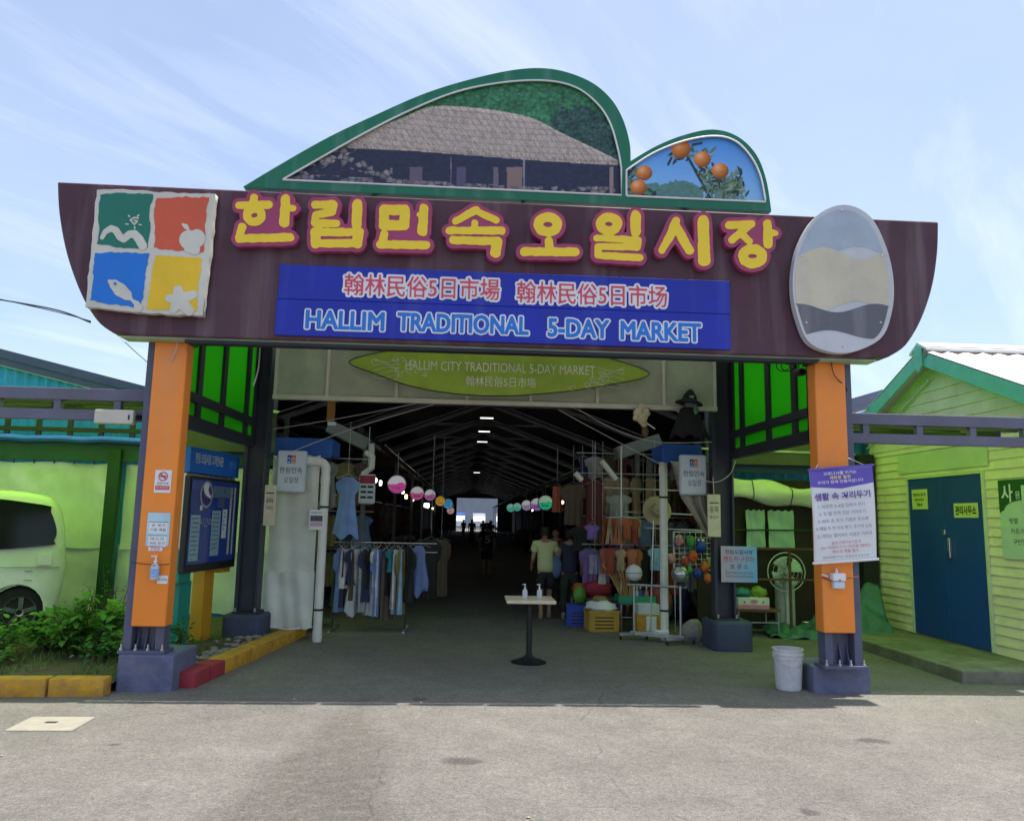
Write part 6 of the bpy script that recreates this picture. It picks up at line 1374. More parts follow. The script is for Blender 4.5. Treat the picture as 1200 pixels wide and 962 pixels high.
t = thing('roof_duct', 'grey metal duct slanting under the roof above the right stall', 'duct', P(740, 530, 5.0)); MB().bar(P(722, 532, 5), P(772, 516, 5), .35, .22).build('duct', mat('dull_duct', (.16, .18, .17), .5), t, bevel=.02); MB().tube([P(705, 540, 5), P(722, 562, 5)], .05, 10).build('bent_pipe', M_pvc, t, smooth=True); MB().tube([P(674, 554, 5.2), P(682, 563, 5.2)], .05, 10).build('short_pipe', M_pvc, t, smooth=True)

# ---------------------------------------------------------------- right stall: goods
def crate(label, cx, cy, cz, w, d, h, m, yaw=0.0, group='plastic crates at the right stall'):
    t = thing('crate', label, 'crate', (cx, cy, cz), group); Mx = Matrix.Translation((cx, cy, cz)) @ Matrix.Rotation(yaw, 4, 'Z')
    MB().box(-w/2, w/2, -d/2, d/2, 0, .02, Mx).build('floor', m, t)
    for s in (-1, 1):
        MB().box(-w/2, w/2, s*d/2-.012, s*d/2+.012, .021, h, Mx).build('side', m, t); MB().box(s*w/2-.012, s*w/2+.012, -d/2+.013, d/2-.013, .021, h, Mx).build('end', m, t)
        MB().box(-w/2-.015, w/2+.015, s*d/2-.026, s*d/2+.026, h+.001, h+.03, Mx).build('rim', m, t)
    for k in range(4): MB().box(-w*.32, w*.32, -d/2-.016, -d/2-.0125, .05+k*.055, .07+k*.055, Mx).build('slot', M_black, t)
    for k in (-.46, .46): MB().box(w*k-.012, w*k+.012, -d/2-.022, -d/2-.0125, .02, h, Mx).build('rib', m, t)
    return t
M_cr = mat('yellow_crate_plastic', (.50, .30, .03), .5, var=.12, dirt=.25); M_crb = mat('blue_crate_plastic', (.02, .06, .38), .5, var=.12)
crate('yellow plastic crate on the floor with bags heaped on it', 2.20, 4.35, 0, .48, .36, .30, M_cr, .08); crate('blue plastic crate on the floor behind the yellow one', 1.92, 4.9, 0, .42, .32, .32, M_crb, -.1)
def lump(name, label, cat, c, sc, m, amp=.25, seed=0, group=None, parent=None):
    mb = MB().sphere((0, 0, 0), 1, 14, 9); mb.v = [tuple(Vector((v[0]*sc[0], v[1]*sc[1], v[2]*sc[2]))*(1+amp*mnoise.noise(Vector(v)*2.2+Vector((seed*5, 0, 0)))+amp*.5*mnoise.noise(Vector(v)*5+Vector((seed, 3, 0))))+Vector(c)) for v in mb.v]
    o = mb.build(name, m, parent, smooth=True, angle=180); return tag(o, label, cat, group) if label else o
lump('plastic_bag', 'crumpled white bags heaped on the yellow crate', 'bag', (2.20, 4.35, .37), (.26, .18, .10), M_paper, .45, 1); lump('plastic_bag', 'grey green bag on top of the white bags', 'bag', (2.18, 4.38, .49), (.13, .10, .06), CL['olive'], .3, 2); lump('plastic_bag', 'dark patterned bag leaning beside the yellow crate', 'bag', (2.50, 4.45, .36), (.12, .12, .12), CL['navy'], .3, 3)
lump('balloon_toy', 'bright green ball toy standing above the blue crate', 'toy', (1.92, 4.9, .50), (.11, .09, .15), mat('green_toy', (.10, .30, .04), .4), .08, 4); lump('cloth_bundle', 'red bundle of cloth behind the green toy', 'bundle', (2.28, 5.25, .57), (.26, .15, .15), mat('red_cloth', (.30, .02, .05), .6, var=.3), .35, 5); lump('cloth_bundle', 'orange bundle of goods behind the blue crate', 'bundle', (1.98, 5.35, .55), (.13, .12, .12), mat('orange_cloth', (.40, .12, .02), .6, var=.3), .35, 6)
def tbl(label, x0, x1, y0, y1, z, m):
    t = thing('goods_table', label, 'table', ((x0+x1)/2, (y0+y1)/2, 0)); MB().box(x0, x1, y0, y1, z-.03, z).build('table_top', m, t)
    for a in (x0+.03, x1-.03):
        for b in (y0+.03, y1-.03): MB().tube([(a, b, 0), (a, b, z-.03)], .014, 6).build('leg', M_steel, t)
    MB().tube([(x0+.03, y0+.03, .22), (x1-.03, y0+.03, .22)], .010, 6).build('stretcher', M_steel, t); return t
tbl('low dark table under the red and orange bundles', 1.85, 2.6, 5.05, 5.6, .43, dk[3])
tbl('low table with a green tray behind the globe stand', 2.48, 3.05, 4.25, 4.75, .45, dk[5])
t = thing('tray', 'flat green plastic tray on the low table', 'tray', (2.75, 4.4, .45)); MB().box(2.46, 3.06, 4.22, 4.6, .451, .465).build('floor', mat('green_tray', (.02, .25, .15), .5), t)
for a in ((2.46, 3.06, 4.22, 4.235), (2.46, 3.06, 4.585, 4.6), (2.46, 2.475, 4.236, 4.584), (3.045, 3.06, 4.236, 4.584)): MB().box(*a, .466, .56).build('wall', MATS['green_tray'], t)
rnd = random.Random(9)
for k in range(9):
    a = rnd.uniform(-.34, .12); t = thing('wooden_handle', 'pale wooden tool handle leaning out of the green tray, %s from the left' % ('first', 'second', 'third', 'fourth', 'fifth', 'sixth', 'seventh', 'eighth', 'ninth')[k], 'tool handle', (2.58+k*.02, 4.4, .47), 'wooden handles in the green tray')
    x = 2.56+k*.018; lean = -.34+k*.055; MB().tube([(x, 4.38+.02*(k % 3), .47), (x+lean*.5, 4.36+.02*(k % 3), .80), (x+lean, 4.34+.02*(k % 3), 1.05+.03*(k % 4))], [.012, .015, .022], 8).build('handle', mat('pale_handle_wood', (.46, .27, .10), .6, var=.2), t, smooth=True)
for k, (dx, c) in enumerate(((.24, (.03, .06, .35)), (.30, (.45, .48, .55)), (.36, (.05, .08, .4)), (.46, (.5, .2, .2)))):
    t = thing('spray_bottle', ('dark blue', 'pale grey', 'second dark blue', 'pink')[k]+' bottle standing in the green tray', 'bottle', (2.5+dx, 4.45, .466)); MB().lathe([(.03, 0), (.034, .01), (.034, .13), (.012, .18), (.012, .2)], (2.5+dx, 4.45, .466), 12).build('bottle_body', mat('bottle_%d' % k, c, .35), t, smooth=True); MB().lathe([(.014, .2), (.014, .235), (.0, .24)], (2.5+dx, 4.45, .466), 10).build('cap', M_white, t)
M_card = mat('orange_box_print', (.55, .27, .03), .6, var=.25, scale=12)
t = thing('cardboard_box', 'orange and white printed carton on the floor beside the globe stand', 'box', (2.95, 4.1, 0)); MB().box(2.70, 3.16, 3.95, 4.3, .03, .30).build('carton', M_card, t, bevel=.006); MB().box(2.84, 3.0, 3.944, 3.949, .05, .28).build('white_label', M_paper, t)
t = thing('cardboard_box', 'white flat carton resting on the orange carton', 'box', (2.9, 4.1, .30)); MB().box(2.72, 3.06, 3.98, 4.3, .302, .46).build('carton', mat('white_carton', (.55, .6, .66), .6), t, bevel=.006)
lump('cloth_bundle', 'dusty red sack behind the right drainpipe', 'sack', (3.2, 4.6, .48), (.22, .18, .24), mat('dusty_red', (.28, .06, .06), .7), .15, 8)
# two silver globes on a wheeled stand
def ball_at(px, py, Y): return P(px, py, Y)
st = thing('wheeled_stand', 'galvanised wheeled stand carrying the two silver globes', 'stand', (2.8, 3.3, 0))
b1 = ball_at(743, 671, 3.45); b2_ = ball_at(797, 673, 3.0)
for b in (b1, b2_): MB().tube([(b[0], b[1], .10), (b[0], b[1], b[2]-.16)], .018, 8).build('upright', M_steel, st, smooth=True); MB().box(b[0]-.06, b[0]+.06, b[1]-.06, b[1]+.06, b[2]-.16, b[2]-.12).build('cup', M_black, st, bevel=.01)
MB().tube([(b1[0]-.1, b1[1], b1[2]-.175), (b2_[0]+.1, b2_[1], b2_[2]-.185)], .018, 8).build('crossbar', M_steel, st, smooth=True)
MB().bar((b1[0]-.05, b1[1], .10), (b2_[0]+.05, b2_[1], .10), .05, .05).build('bottom_bar', M_steel, st); MB().bar((b1[0]-.05, b1[1]-.25, .13), (b2_[0]-.1, b2_[1]+.3, .13), .04, .04).build('bottom_bar', M_steel, st)
for b in (b1, b2_):
    MB().bar((b[0]-.25, b[1]-.10, .09), (b[0]+.22, b[1]+.05, .09), .05, .04, (0, 0, 1)).build('foot', M_steel, st)
    for s in (-.22, .2): MB().lathe([(.035, -.012), (.04, 0), (.035, .012)], (b[0]+s, b[1]-.07+.1*(s > 0), .04), 14, Matrix.Rotation(R(90), 4, 'Y')).build('castor', M_black, st, smooth=True)
MB().box(2.82, 3.02, 3.25, 3.35, .10, .16).build('counterweight', M_paper, st, bevel=.01)
for k, b in enumerate((b1, b2_)):
    g = thing('globe', ('pale matt globe with a dark seam on the wheeled stand, left', 'shiny silver globe with a dark seam on the wheeled stand, right')[k], 'globe', b)
    m = mat('matt_pale_globe', (.55, .57, .58), .45, var=.08) if k == 0 else mat('silver_globe', (.42, .45, .45), .28, metal=.8, var=.08)
    MB().sphere(b, .125, 28, 18).build('ball', m, g, smooth=True, angle=180); MB().lathe([(.1255, -.004), (.127, 0), (.1255, .004)], b, 32).build('seam', M_black, g, smooth=True)
MB_ = MB().tube([P(766, 610, 3.6), P(762, 742, 3.6)], .012, 6); tag(MB_.build('pole', M_steel), 'thin steel pole standing just left of the right drainpipe', 'pole')
# rust coloured clothes on spinners
sp0 = P(728, 608, 4.4); t = thing('clothes_spinner', 'round spinner of rust orange children clothes at the right stall', 'clothes spinner', (sp0[0], 4.4, 0))
MB().tube([(sp0[0], 4.4, 0), (sp0[0], 4.4, 3.0)], .014, 8).build('pole', M_steel, t, smooth=True)
for zz1, nn, hh in ((P(728, 607, 4.4)[2], 11, .40), (P(728, 643, 4.4)[2], 9, .44)):
    for k in range(nn):
        a = 2*math.pi*k/nn+.3; e = Vector((sp0[0]+.26*math.cos(a), 4.4+.26*math.sin(a), zz1)); MB().tube([(sp0[0], 4.4, zz1+.02), e], .005, 4).build('arm', M_white if nn == 11 else mat('pink_wire', (.5, .05, .3), .5), t)
        g = thing('hanging_garment', '%s small rust garment on the %s ring of the spinner' % (('first', 'second', 'third', 'fourth', 'fifth', 'sixth', 'seventh', 'eighth', 'ninth', 'tenth', 'eleventh')[k], 'upper' if nn == 11 else 'lower'), 'garment', e, 'rust garments on the spinner'); garment('cloth', g, e, .19, hh*rnd.uniform(.7, 1.15), (CL['rust'], CL['rust2'], CL['tan'], CL['rust3'])[k % 4], a+R(rnd.uniform(0, 120)), 'shirt', k+70)
for k, (px, py0, py1, Y, w, c, lab, kd) in enumerate(((697, 566, 614, 5.2, .45, 'maroon', 'long maroon cloth hanging at the top of the right stall', 'long'), (672, 568, 615, 5.6, .5, 'brown', 'dark brown garment hanging left of the maroon cloth', 'shirt'), (653, 570, 600, 5.8, .28, 'rust', 'brown orange cloth hanging at the edge of the right stall', 'long'), (694, 615, 632, 4.6, .26, 'purple', 'small white and purple garment hanging at the right stall', 'shirt'), (725, 580, 606, 5.5, .5, 'grey', 'grey shirt hanging behind the spinner', 'shirt'), (697, 650, 672, 4.7, .3, 'lilac', 'pale patterned scarf hanging low at the right stall', 'long'), (768, 642, 668, 4.4, .26, 'sky', 'small sky blue garment behind the right drainpipe', 'shirt'), (706, 660, 684, 4.8, .2, 'white', 'white and blue patterned cloth hanging low at the right stall', 'long'), (682, 618, 645, 5.6, .5, 'black', 'black garment hanging behind the shopper', 'shirt'), (754, 610, 640, 5.4, .4, 'denim', 'dark denim garment behind the steel pole', 'shirt'))):
    x = P(px, py0, Y)[0]; z0 = P(px, py0, Y)[2]; z1 = P(px, py1, Y)[2]; g = thing('hanging_garment', lab, 'garment', (x, Y, z0)); garment('cloth', g, (x, Y, z0), w, z0-z1, CL[c], .2*(k % 3-1), kd, 90+k); hanger(g, (x, Y, z0+.02), .1, None, w*.8); MB().tube([(x, Y, z0+.1), (x, Y, 3.1)], .004, 4).build('cord', M_wire, g)
t = thing('straw_hat', 'wide pale straw hat hanging beside the right drainpipe', 'hat', P(770, 598, 4.3)); MB().lathe([(.0, .09), (.08, .085), (.10, .055), (.11, .0), (.23, -.012), (.24, -.006), (.12, .012), (.10, .065), (.0, .10)], P(770, 598, 4.3), 28, Matrix.Rotation(R(80), 4, 'X')).build('hat_body', mat('pale_straw', (.34, .27, .18), .7, var=.15, bump=.3, bscale=90), t, smooth=True)
for k, (z_, y_) in enumerate(((P(740, 572, 5.0)[2], 5.0), (P(740, 600, 5.0)[2], 4.7), (P(745, 618, 4.8)[2], 4.5))): tag(MB().tube([(2.35+.3*k, y_, z_), (4.1, y_, z_-.03)], .013, 6).build('hanging_rail', M_steel, None), ('upper', 'middle', 'lower')[k]+' steel hanging rail across the right stall', 'rail')
rg = random.Random(77); cols = ['brown', 'maroon', 'black', 'brown', 'rust2', 'navy', 'maroon', 'tan', 'grey', 'purple']
adj = {'brown': 'brown', 'maroon': 'maroon', 'black': 'black', 'rust2': 'rust', 'navy': 'navy', 'tan': 'tan', 'grey': 'grey', 'purple': 'purple'}
places = ('top row', 'upper row', 'lower row', 'bottom row')
for row in range(4):
    Y = 6.3-.25*row; zt0 = (2.95, 2.55, 1.75, 1.25)[row]
    tag(MB().tube([(2.05, Y, zt0+.08), (4.4, Y, zt0+.08)], .012, 6).build('hanging_rail', M_steel), 'thin rail carrying the %s of clothes deep in the right stall' % places[row], 'rail')
    for k in range(9):
        x = 2.15+.26*k+rg.uniform(-.05, .05); c_ = rg.choice(cols)
        g = thing('hanging_garment', '%s garment, %s in the %s deep in the right stall' % (adj[c_], ('first', 'second', 'third', 'fourth', 'fifth', 'sixth', 'seventh', 'eighth', 'ninth')[k], places[row]), 'garment', (x, Y, zt0), 'clothes deep in the right stall')
        garment('cloth', g, (x, Y, zt0), rg.uniform(.3, .45), rg.uniform(.4, .85), CL[c_], rg.uniform(-.7, .7), rg.choice(('shirt', 'long', 'dress', 'shirt')), 200+row*10+k); hanger(g, (x, Y, zt0+.0), 0)
for k in range(14):
    x = 2.45+.13*k; g = lump('goods_bundle', '%s bundle in the heap on the stall floor, number %s from the left' % (('brown', 'navy', 'maroon', 'tan', 'grey')[k % 5], ('one', 'two', 'three', 'four', 'five', 'six', 'seven', 'eight', 'nine', 'ten', 'eleven', 'twelve', 'thirteen', 'fourteen')[k]), 'bundle', (x, 5.75+.2*math.sin(k*2.1), .22+.12*(k % 2)), (.13, .15, .2+.1*(k % 2)), CL[('brown', 'navy', 'maroon', 'tan', 'grey')[k % 5]], .35, k+60, 'bundles on the stall floor')
# wire grid with colourful toys
p0 = P(789, 623, 4.2); p1 = P(842, 668, 4.2); t = thing('wire_grid', 'white wire display grid behind the right drainpipe', 'wire grid', (p0[0], 4.2, p1[2]))
for k in range(9):
    x = p0[0]+(p1[0]-p0[0])*k/8; MB().tube([(x, 4.2, p1[2]), (x, 4.2, p0[2])], .004 if 0 < k < 8 else .007, 4).build('wire', M_white, t)
for k in range(8):
    z = p1[2]+(p0[2]-p1[2])*k/7; MB().tube([(p0[0], 4.195, z), (p1[0], 4.195, z)], .004 if 0 < k < 7 else .007, 4).build('wire', M_white, t)
for x in (p0[0]+.02, p1[0]-.02): MB().tube([(x, 4.21, 0), (x, 4.21, p0[2])], .01, 5).build('leg', M_steel, t)
toy = [mat('toy_%d' % i, c, .45, var=.2) for i, c in enumerate(((.55, .08, .02), (.50, .20, .28), (.03, .22, .06), (.02, .05, .35), (.25, .25, .04), (.40, .06, .03), (.55, .12, .03)))]
for k, (px, py, c, s, nm) in enumerate(((796, 634, 1, .09, 'pink'), (809, 635, 2, .10, 'green'), (822, 640, 3, .11, 'deep blue'), (812, 652, 0, .10, 'orange'), (803, 658, 5, .08, 'red'), (826, 664, 6, .09, 'bright orange fish shaped'), (832, 660, 4, .09, 'olive'), (829, 678, 6, .08, 'lowest orange'), (808, 668, 2, .07, 'small green'), (818, 672, 3, .09, 'small blue'), (787, 655, 1, .08, 'pale pink'))):
    p = P(px, py, 4.13); t = thing('hanging_toy', nm+' toy pack hanging on the wire grid', 'toy', p, 'toys on the wire grid'); lump('pack', None, None, p, (s*.75, s*.25, s*.85), toy[c], .75, k, None, t); MB().box(p[0]-s*.5, p[0]+s*.5, p[1]+.02, p[1]+.024, p[2]-s*.5, p[2]+s*1.05).build('backing_card', toy[(c+2) % 7] if k % 2 else M_paper, t); MB().tube([(p[0], p[1], p[2]+s), (p[0], 4.19, p[2]+s*1.5)], .003, 4).build('hook', M_steel, t)
# bundled cream tarpaulin by the right post
def drape(u, v):
    a = P(786, 540, 3.0)*(1-u)+P(836, 545, 3.0)*u; b = P(800, 585, 2.95)*(1-u)+P(836, 600, 2.95)*u; c = P(838, 640, 2.9)*(1-u)+P(842, 650, 2.9)*u; d = P(835, 735, 2.9)*(1-u)+P(845, 735, 2.9)*u
    t_ = v*3; i = min(int(t_), 2); f = t_-i; q = (a, b, c, d); p = q[i]*(1-f)+q[i+1]*f; return (p[0]+.01*math.sin(v*20), p[1]+.05*math.sin(u*16+v*3)+.02*math.sin(u*31), p[2])
tag(MB().grid(drape, 36, 40).build('bundled_tarpaulin', M_olive, None, smooth=True, angle=180, normals=False, solid=.006), 'cream tarpaulin gathered and hanging beside the dark right post', 'tarpaulin')
mb = MB().sphere((0, 0, 0), 1, 12, 8); c = G(812, 752); mb.v = [tuple(Vector((v[0]*.17, v[1]*.13, v[2]*.20))*(1+.3*mnoise.noise(Vector(v)*1.7))+Vector((c[0], c[1], .13))) for v in mb.v]; mb.v = [(x, y, max(z, -.01)) for x, y, z in mb.v]
tag(mb.build('rock', mat('grey_rock', (.26, .25, .24), .85, var=.3, bump=.4), None, smooth=True, angle=50), 'grey rock lying against the right inner base block', 'rock')

# ---------------------------------------------------------------- right side under the canopy: fan, gas cylinder, boxes, tarpaulin
FX, FY = 5.13, 4.15; fz = P(921, 670, FY)[2]
fan = thing('pedestal_fan', 'white pedestal fan with a round wire guard under the rolled tarpaulin', 'fan', (FX, FY, 0)); fx = P(921, 670, FY)[0]
M_fan = mat('aged_white_plastic', (.60, .64, .58), .4, var=.06)
MB().tube([(fx+.05, FY+.12, .03), (fx+.05, FY+.12, fz-.1)], .022, 10).build('pole', M_fan, fan, smooth=True); MB().lathe([(.22, 0), (.22, .02), (.06, .05), (.03, .08)], (fx+.05, FY+.12, 0), 24).build('base', M_fan, fan, smooth=True)
MB().lathe([(.03, -.10), (.07, -.08), (.075, .06), (.04, .12)], (fx, FY+.10, fz), 18, Matrix.Rotation(R(90), 4, 'X')).build('motor', M_fan, fan, smooth=True); MB().box(fx+.01, fx+.09, FY+.05, FY+.12, fz-.32, fz-.18).build('control_box', M_fan, fan, bevel=.01)
RF = .31
for k in range(4):
    a0 = k*math.pi/2+.5
    def bl_(u, v, a0=a0): a = a0+(v-.5)*(.80+.30*u); r = .05+.20*u; return (fx+r*math.cos(a), FY-.02+.05*(v-.5), fz+r*math.sin(a))
    MB().grid(bl_, 6, 6).build('blade', mat('mint_fan_blade', (.45, .62, .50), .35, var=.06), fan, smooth=True, angle=180, normals=False, solid=.004)
gd = MB().tube([(fx+RF*math.cos(a), FY-.02, fz+RF*math.sin(a)) for a in np.linspace(0, 2*math.pi, 33)], .008, 6).build('guard_ring', M_fan, fan)
for r in (.10, .17, .24): MB().tube([(fx+r*math.cos(a), FY-.085+.2*r*r, fz+r*math.sin(a)) for a in np.linspace(0, 2*math.pi, 29)], .003, 4).build('guard_ring', M_fan, fan)
for k in range(16):
    a = 2*math.pi*k/16; MB().tube([(fx+.04*math.cos(a), FY-.09, fz+.04*math.sin(a)), (fx+.2*math.cos(a), FY-.075, fz+.2*math.sin(a)), (fx+RF*math.cos(a), FY-.02, fz+RF*math.sin(a))], .002, 3).build('guard_wire', M_dark, fan)
MB().lathe([(.0, -.004), (.045, -.002), (.045, .006), (0, .008)], (fx, FY-.095, fz), 16, Matrix.Rotation(R(90), 4, 'X')).build('badge', M_fan, fan)
c = (P(920, 710, 4.45)[0], 4.45, .05); t = thing('gas_cylinder', 'grey white gas cylinder standing behind the fan', 'gas cylinder', c); MB().lathe([(.10, 0), (.155, .03), (.16, .10), (.16, .72), (.14, .82), (.06, .88), (.03, .89), (.03, .95)], c, 24).build('cylinder', mat('grey_white_enamel', (.45, .47, .46), .45, var=.15, dirt=.25), t, smooth=True); MB().lathe([(.09, .87), (.09, 1.0), (.085, 1.0), (.085, .87)], c, 18).build('collar', M_steel, t)
t = thing('fruit_carton', 'white and pink fruit carton with plastic bags on top', 'box', (4.55, 4.0, .40)); MB().box(4.28, 4.78, 3.85, 4.2, .42, .60).build('carton', mat('white_carton2', (.62, .62, .62), .6), t, bevel=.005); MB().box(4.285, 4.775, 3.844, 3.849, .425, .49).build('pink_band', mat('pink_band', (.60, .22, .30), .6), t); MB().sphere((4.53, 3.845, .54), .05, 12, 8, (1.2, .06, .6)).build('fruit_print', MATS['pink_band'], t)
for s in (4.38, 4.68): MB().sphere((s, 3.846, .53), .014, 8, 6, (1, .2, 1)).build('hand_hole', M_black, t)
tbl('small rough table under the fruit carton', 4.25, 4.95, 3.82, 4.4, .415, mat('rough_brown_board', (.13, .07, .045), .8, var=.3))
lump('plastic_bag', 'teal plastic bag on the fruit carton', 'bag', (4.40, 4.0, .66), (.14, .12, .08), mat('teal_bag', (.06, .28, .30), .4, transl=.3), .4, 12); lump('plastic_bag', 'yellow green plastic bag on the fruit carton', 'bag', (4.66, 4.0, .67), (.13, .12, .09), mat('lime_bag', (.32, .45, .08), .4, transl=.3), .4, 13)
t = thing('timber_frame', 'brown timber rails crossing in front of the fan', 'frame', (5.0, 3.95, 0)); zA, zB = P(920, 643, 3.95)[2], P(920, 679, 3.95)[2]
M_tim = mat('brown_timber', (.11, .055, .035), .8, var=.3)
for z in (zA, zB): MB().bar((3.95, 3.95, z), (6.1, 3.95, z), .03, .035).build('rail', M_tim, t)
for x in (P(926, 660, 3.95)[0], 6.05): MB().bar((x, 3.97, 0), (x, 3.97, zA+.02), .035, .035).build('stile', M_tim, t)
t = thing('mint_sheet', 'pale mint cloth sheet hanging behind the fan', 'sheet', (5.2, 4.6, 1.6)); zt1, zb1 = P(900, 598, 4.6)[2], P(900, 642, 4.6)[2]
for a, b in ((P(874, 600, 4.6)[0], P(896, 600, 4.6)[0]), (P(900, 600, 4.6)[0], P(930, 600, 4.6)[0])): tarp('cloth', '', a, b, 4.6, zb1, zt1, mat('mint_cloth', (.42, .60, .50), .6, var=.1, transl=.2), .01, 1.2, parent=t)
MB().tube([(3.9, 4.57, P(900, 622, 4.6)[2]), (6.3, 4.57, P(900, 620, 4.6)[2])], .012, 6).build('batten', mat('dark_green_paint', (.008, .05, .02), .6), t)
tag(MB().box(3.9, 6.55, 4.75, 4.8, 0, 2.5).build('stall_back_wall', mat('dark_brown_board', (.030, .022, .016), .8, var=.3)), 'dark board wall behind the fan and mint sheet', 'wall')
tag(MB().box(6.60, 6.86, 4.35, 4.6, .141, 2.95).build('shed_corner_post', mat('shaded_corner_tone', (.018, .018, .02), .7, var=.3), None, bevel=.01), 'thick post at the rear corner of the shed, coloured dark for its shade', 'post')  # near-black colour stands in for the shade on this building corner
def gt(u, v):
    a = G(895, 745)*(1-u)+np.array([6.5, 3.6, 0])*u; h = (.10+.62*u**1.6); return (a[0]+.1*v, a[1]-.30+.65*v, .02+h*v*(1-.25*math.sin(u*6))+.06*math.sin(u*14+v*7)*v+.03*math.sin(u*31+v*11)+.015*math.sin(u*47-v*9))
tag(MB().grid(gt, 50, 14).build('crumpled_tarpaulin', M_gtarp, None, smooth=True, angle=180, normals=False, solid=.004), 'crumpled green tarpaulin slumped on the ground behind the right pillar', 'tarpaulin')
lump('plastic_bag', 'small white scrap of bag at the foot of the dark corner post', 'bag', (6.55, 4.2, .19), (.10, .06, .05), M_paper, .4, 15)

# ---------------------------------------------------------------- decorations above the right of the hall mouth
w = P(808, 470, 2.35); wt = thing('witch_ornament', 'black witch ornament with pointed hat hanging at the right end of the header', 'ornament', w); x, z = w[0], w[2]
MB().lathe([(.20, -.06), (.19, -.045), (.105, .0), (.095, .05), (.05, .12), (.02, .15), (.0, .155)], (x, 2.35, z+.02), 20, Matrix.Rotation(R(8), 4, 'Y')).build('hat', mat('black_felt', (.012, .012, .016), .9), wt, smooth=True); MB().box(x-.03, x+.03, 2.235, 2.245, z+.03, z+.06).build('buckle', M_steel, wt)
lump('face', None, None, (x+.01, 2.33, z-.07), (.09, .08, .09), mat('grey_green_latex', (.10, .13, .11), .6, var=.3), .2, 3, None, wt); lump('beard', None, None, (x+.06, 2.30, z-.14), (.05, .05, .12), mat('grey_green_hair', (.16, .22, .20), .9, var=.3), .35, 4, None, wt)
MB().grid(lambda u, v: (x+(.10+.18*v+.03*math.sin(u*30))*math.sin((u-.5)*4.6), 2.36-.10*math.cos((u-.5)*4.6)*(1+v*.4), z-.10-.42*v-.03*math.sin(u*37)*v), 40, 10).build('cloak', mat('black_felt', (0, 0, 0)), wt, smooth=True, angle=180, normals=False, solid=.005)
c = P(752, 486, 2.35); t = thing('figurine', 'cream carved figurine ornament hanging below the header rail', 'ornament', c)
for k, (dx, dz, s) in enumerate(((0, .10, .06), (-.05, .02, .07), (.05, .03, .07), (0, -.06, .08), (.03, -.13, .05), (-.09, -.05, .04))): lump('carving', None, None, (c[0]+dx, 2.35-.02*k % .04, c[2]+dz), (s, s*.7, s), mat('cream_carving', (.55, .47, .33), .6, var=.2), .35, k+30, None, t)
MB().tube([(c[0]-.1, 2.36, c[2]+.08), (c[0]+.12, 2.36, c[2]+.09)], .012, 6).build('twig', M_rust, t); lump('tail', None, None, (c[0]+.05, 2.36, c[2]-.24), (.05, .03, .08), mat('brown_carving', (.13, .06, .03), .6), .2, 7, None, t); MB().tube([(c[0]+.07, 2.35, c[2]-.12), (c[0]+.18, 2.32, c[2]-.20)], .012, 6).build('stick', M_steel, t)

# ---------------------------------------------------------------- people
def skin_mesh(J, E, name, sub=2, xf=None):
    names = list(J); idx = {n: i for i, n in enumerate(names)}
    me = bpy.data.meshes.new(name); me.from_pydata([J[n][0] for n in names], [(idx[a], idx[b]) for a, b in E], [])
    o = bpy.data.objects.new(name, me); TMP.collection.objects.link(o)
    o.modifiers.new('skin', 'SKIN')
    if not len(me.skin_vertices): me.skin_vertices.new()
    for i, n in enumerate(names):
        r = J[n][1]; d = me.skin_vertices[0].data[i]; d.radius = (r, r) if not isinstance(r, tuple) else r; d.use_root = (i == 0); d.use_loose = False
    sb = o.modifiers.new('sub', 'SUBSURF'); sb.levels = sub; sb.render_levels = sub
    TMP.view_layers[0].update(); r = bpy.data.meshes.new_from_object(o.evaluated_get(TMP.view_layers[0].depsgraph)); bpy.data.objects.remove(o)
    n = len(r.vertices); a = np.empty(n*3); r.vertices.foreach_get('co', a); a = a.reshape(-1, 3)
    if xf: a = np.array([xf(*p) for p in a])
    r.vertices.foreach_set('co', a.ravel()); r.update(); r.name = name; r.materials.clear()
    return r
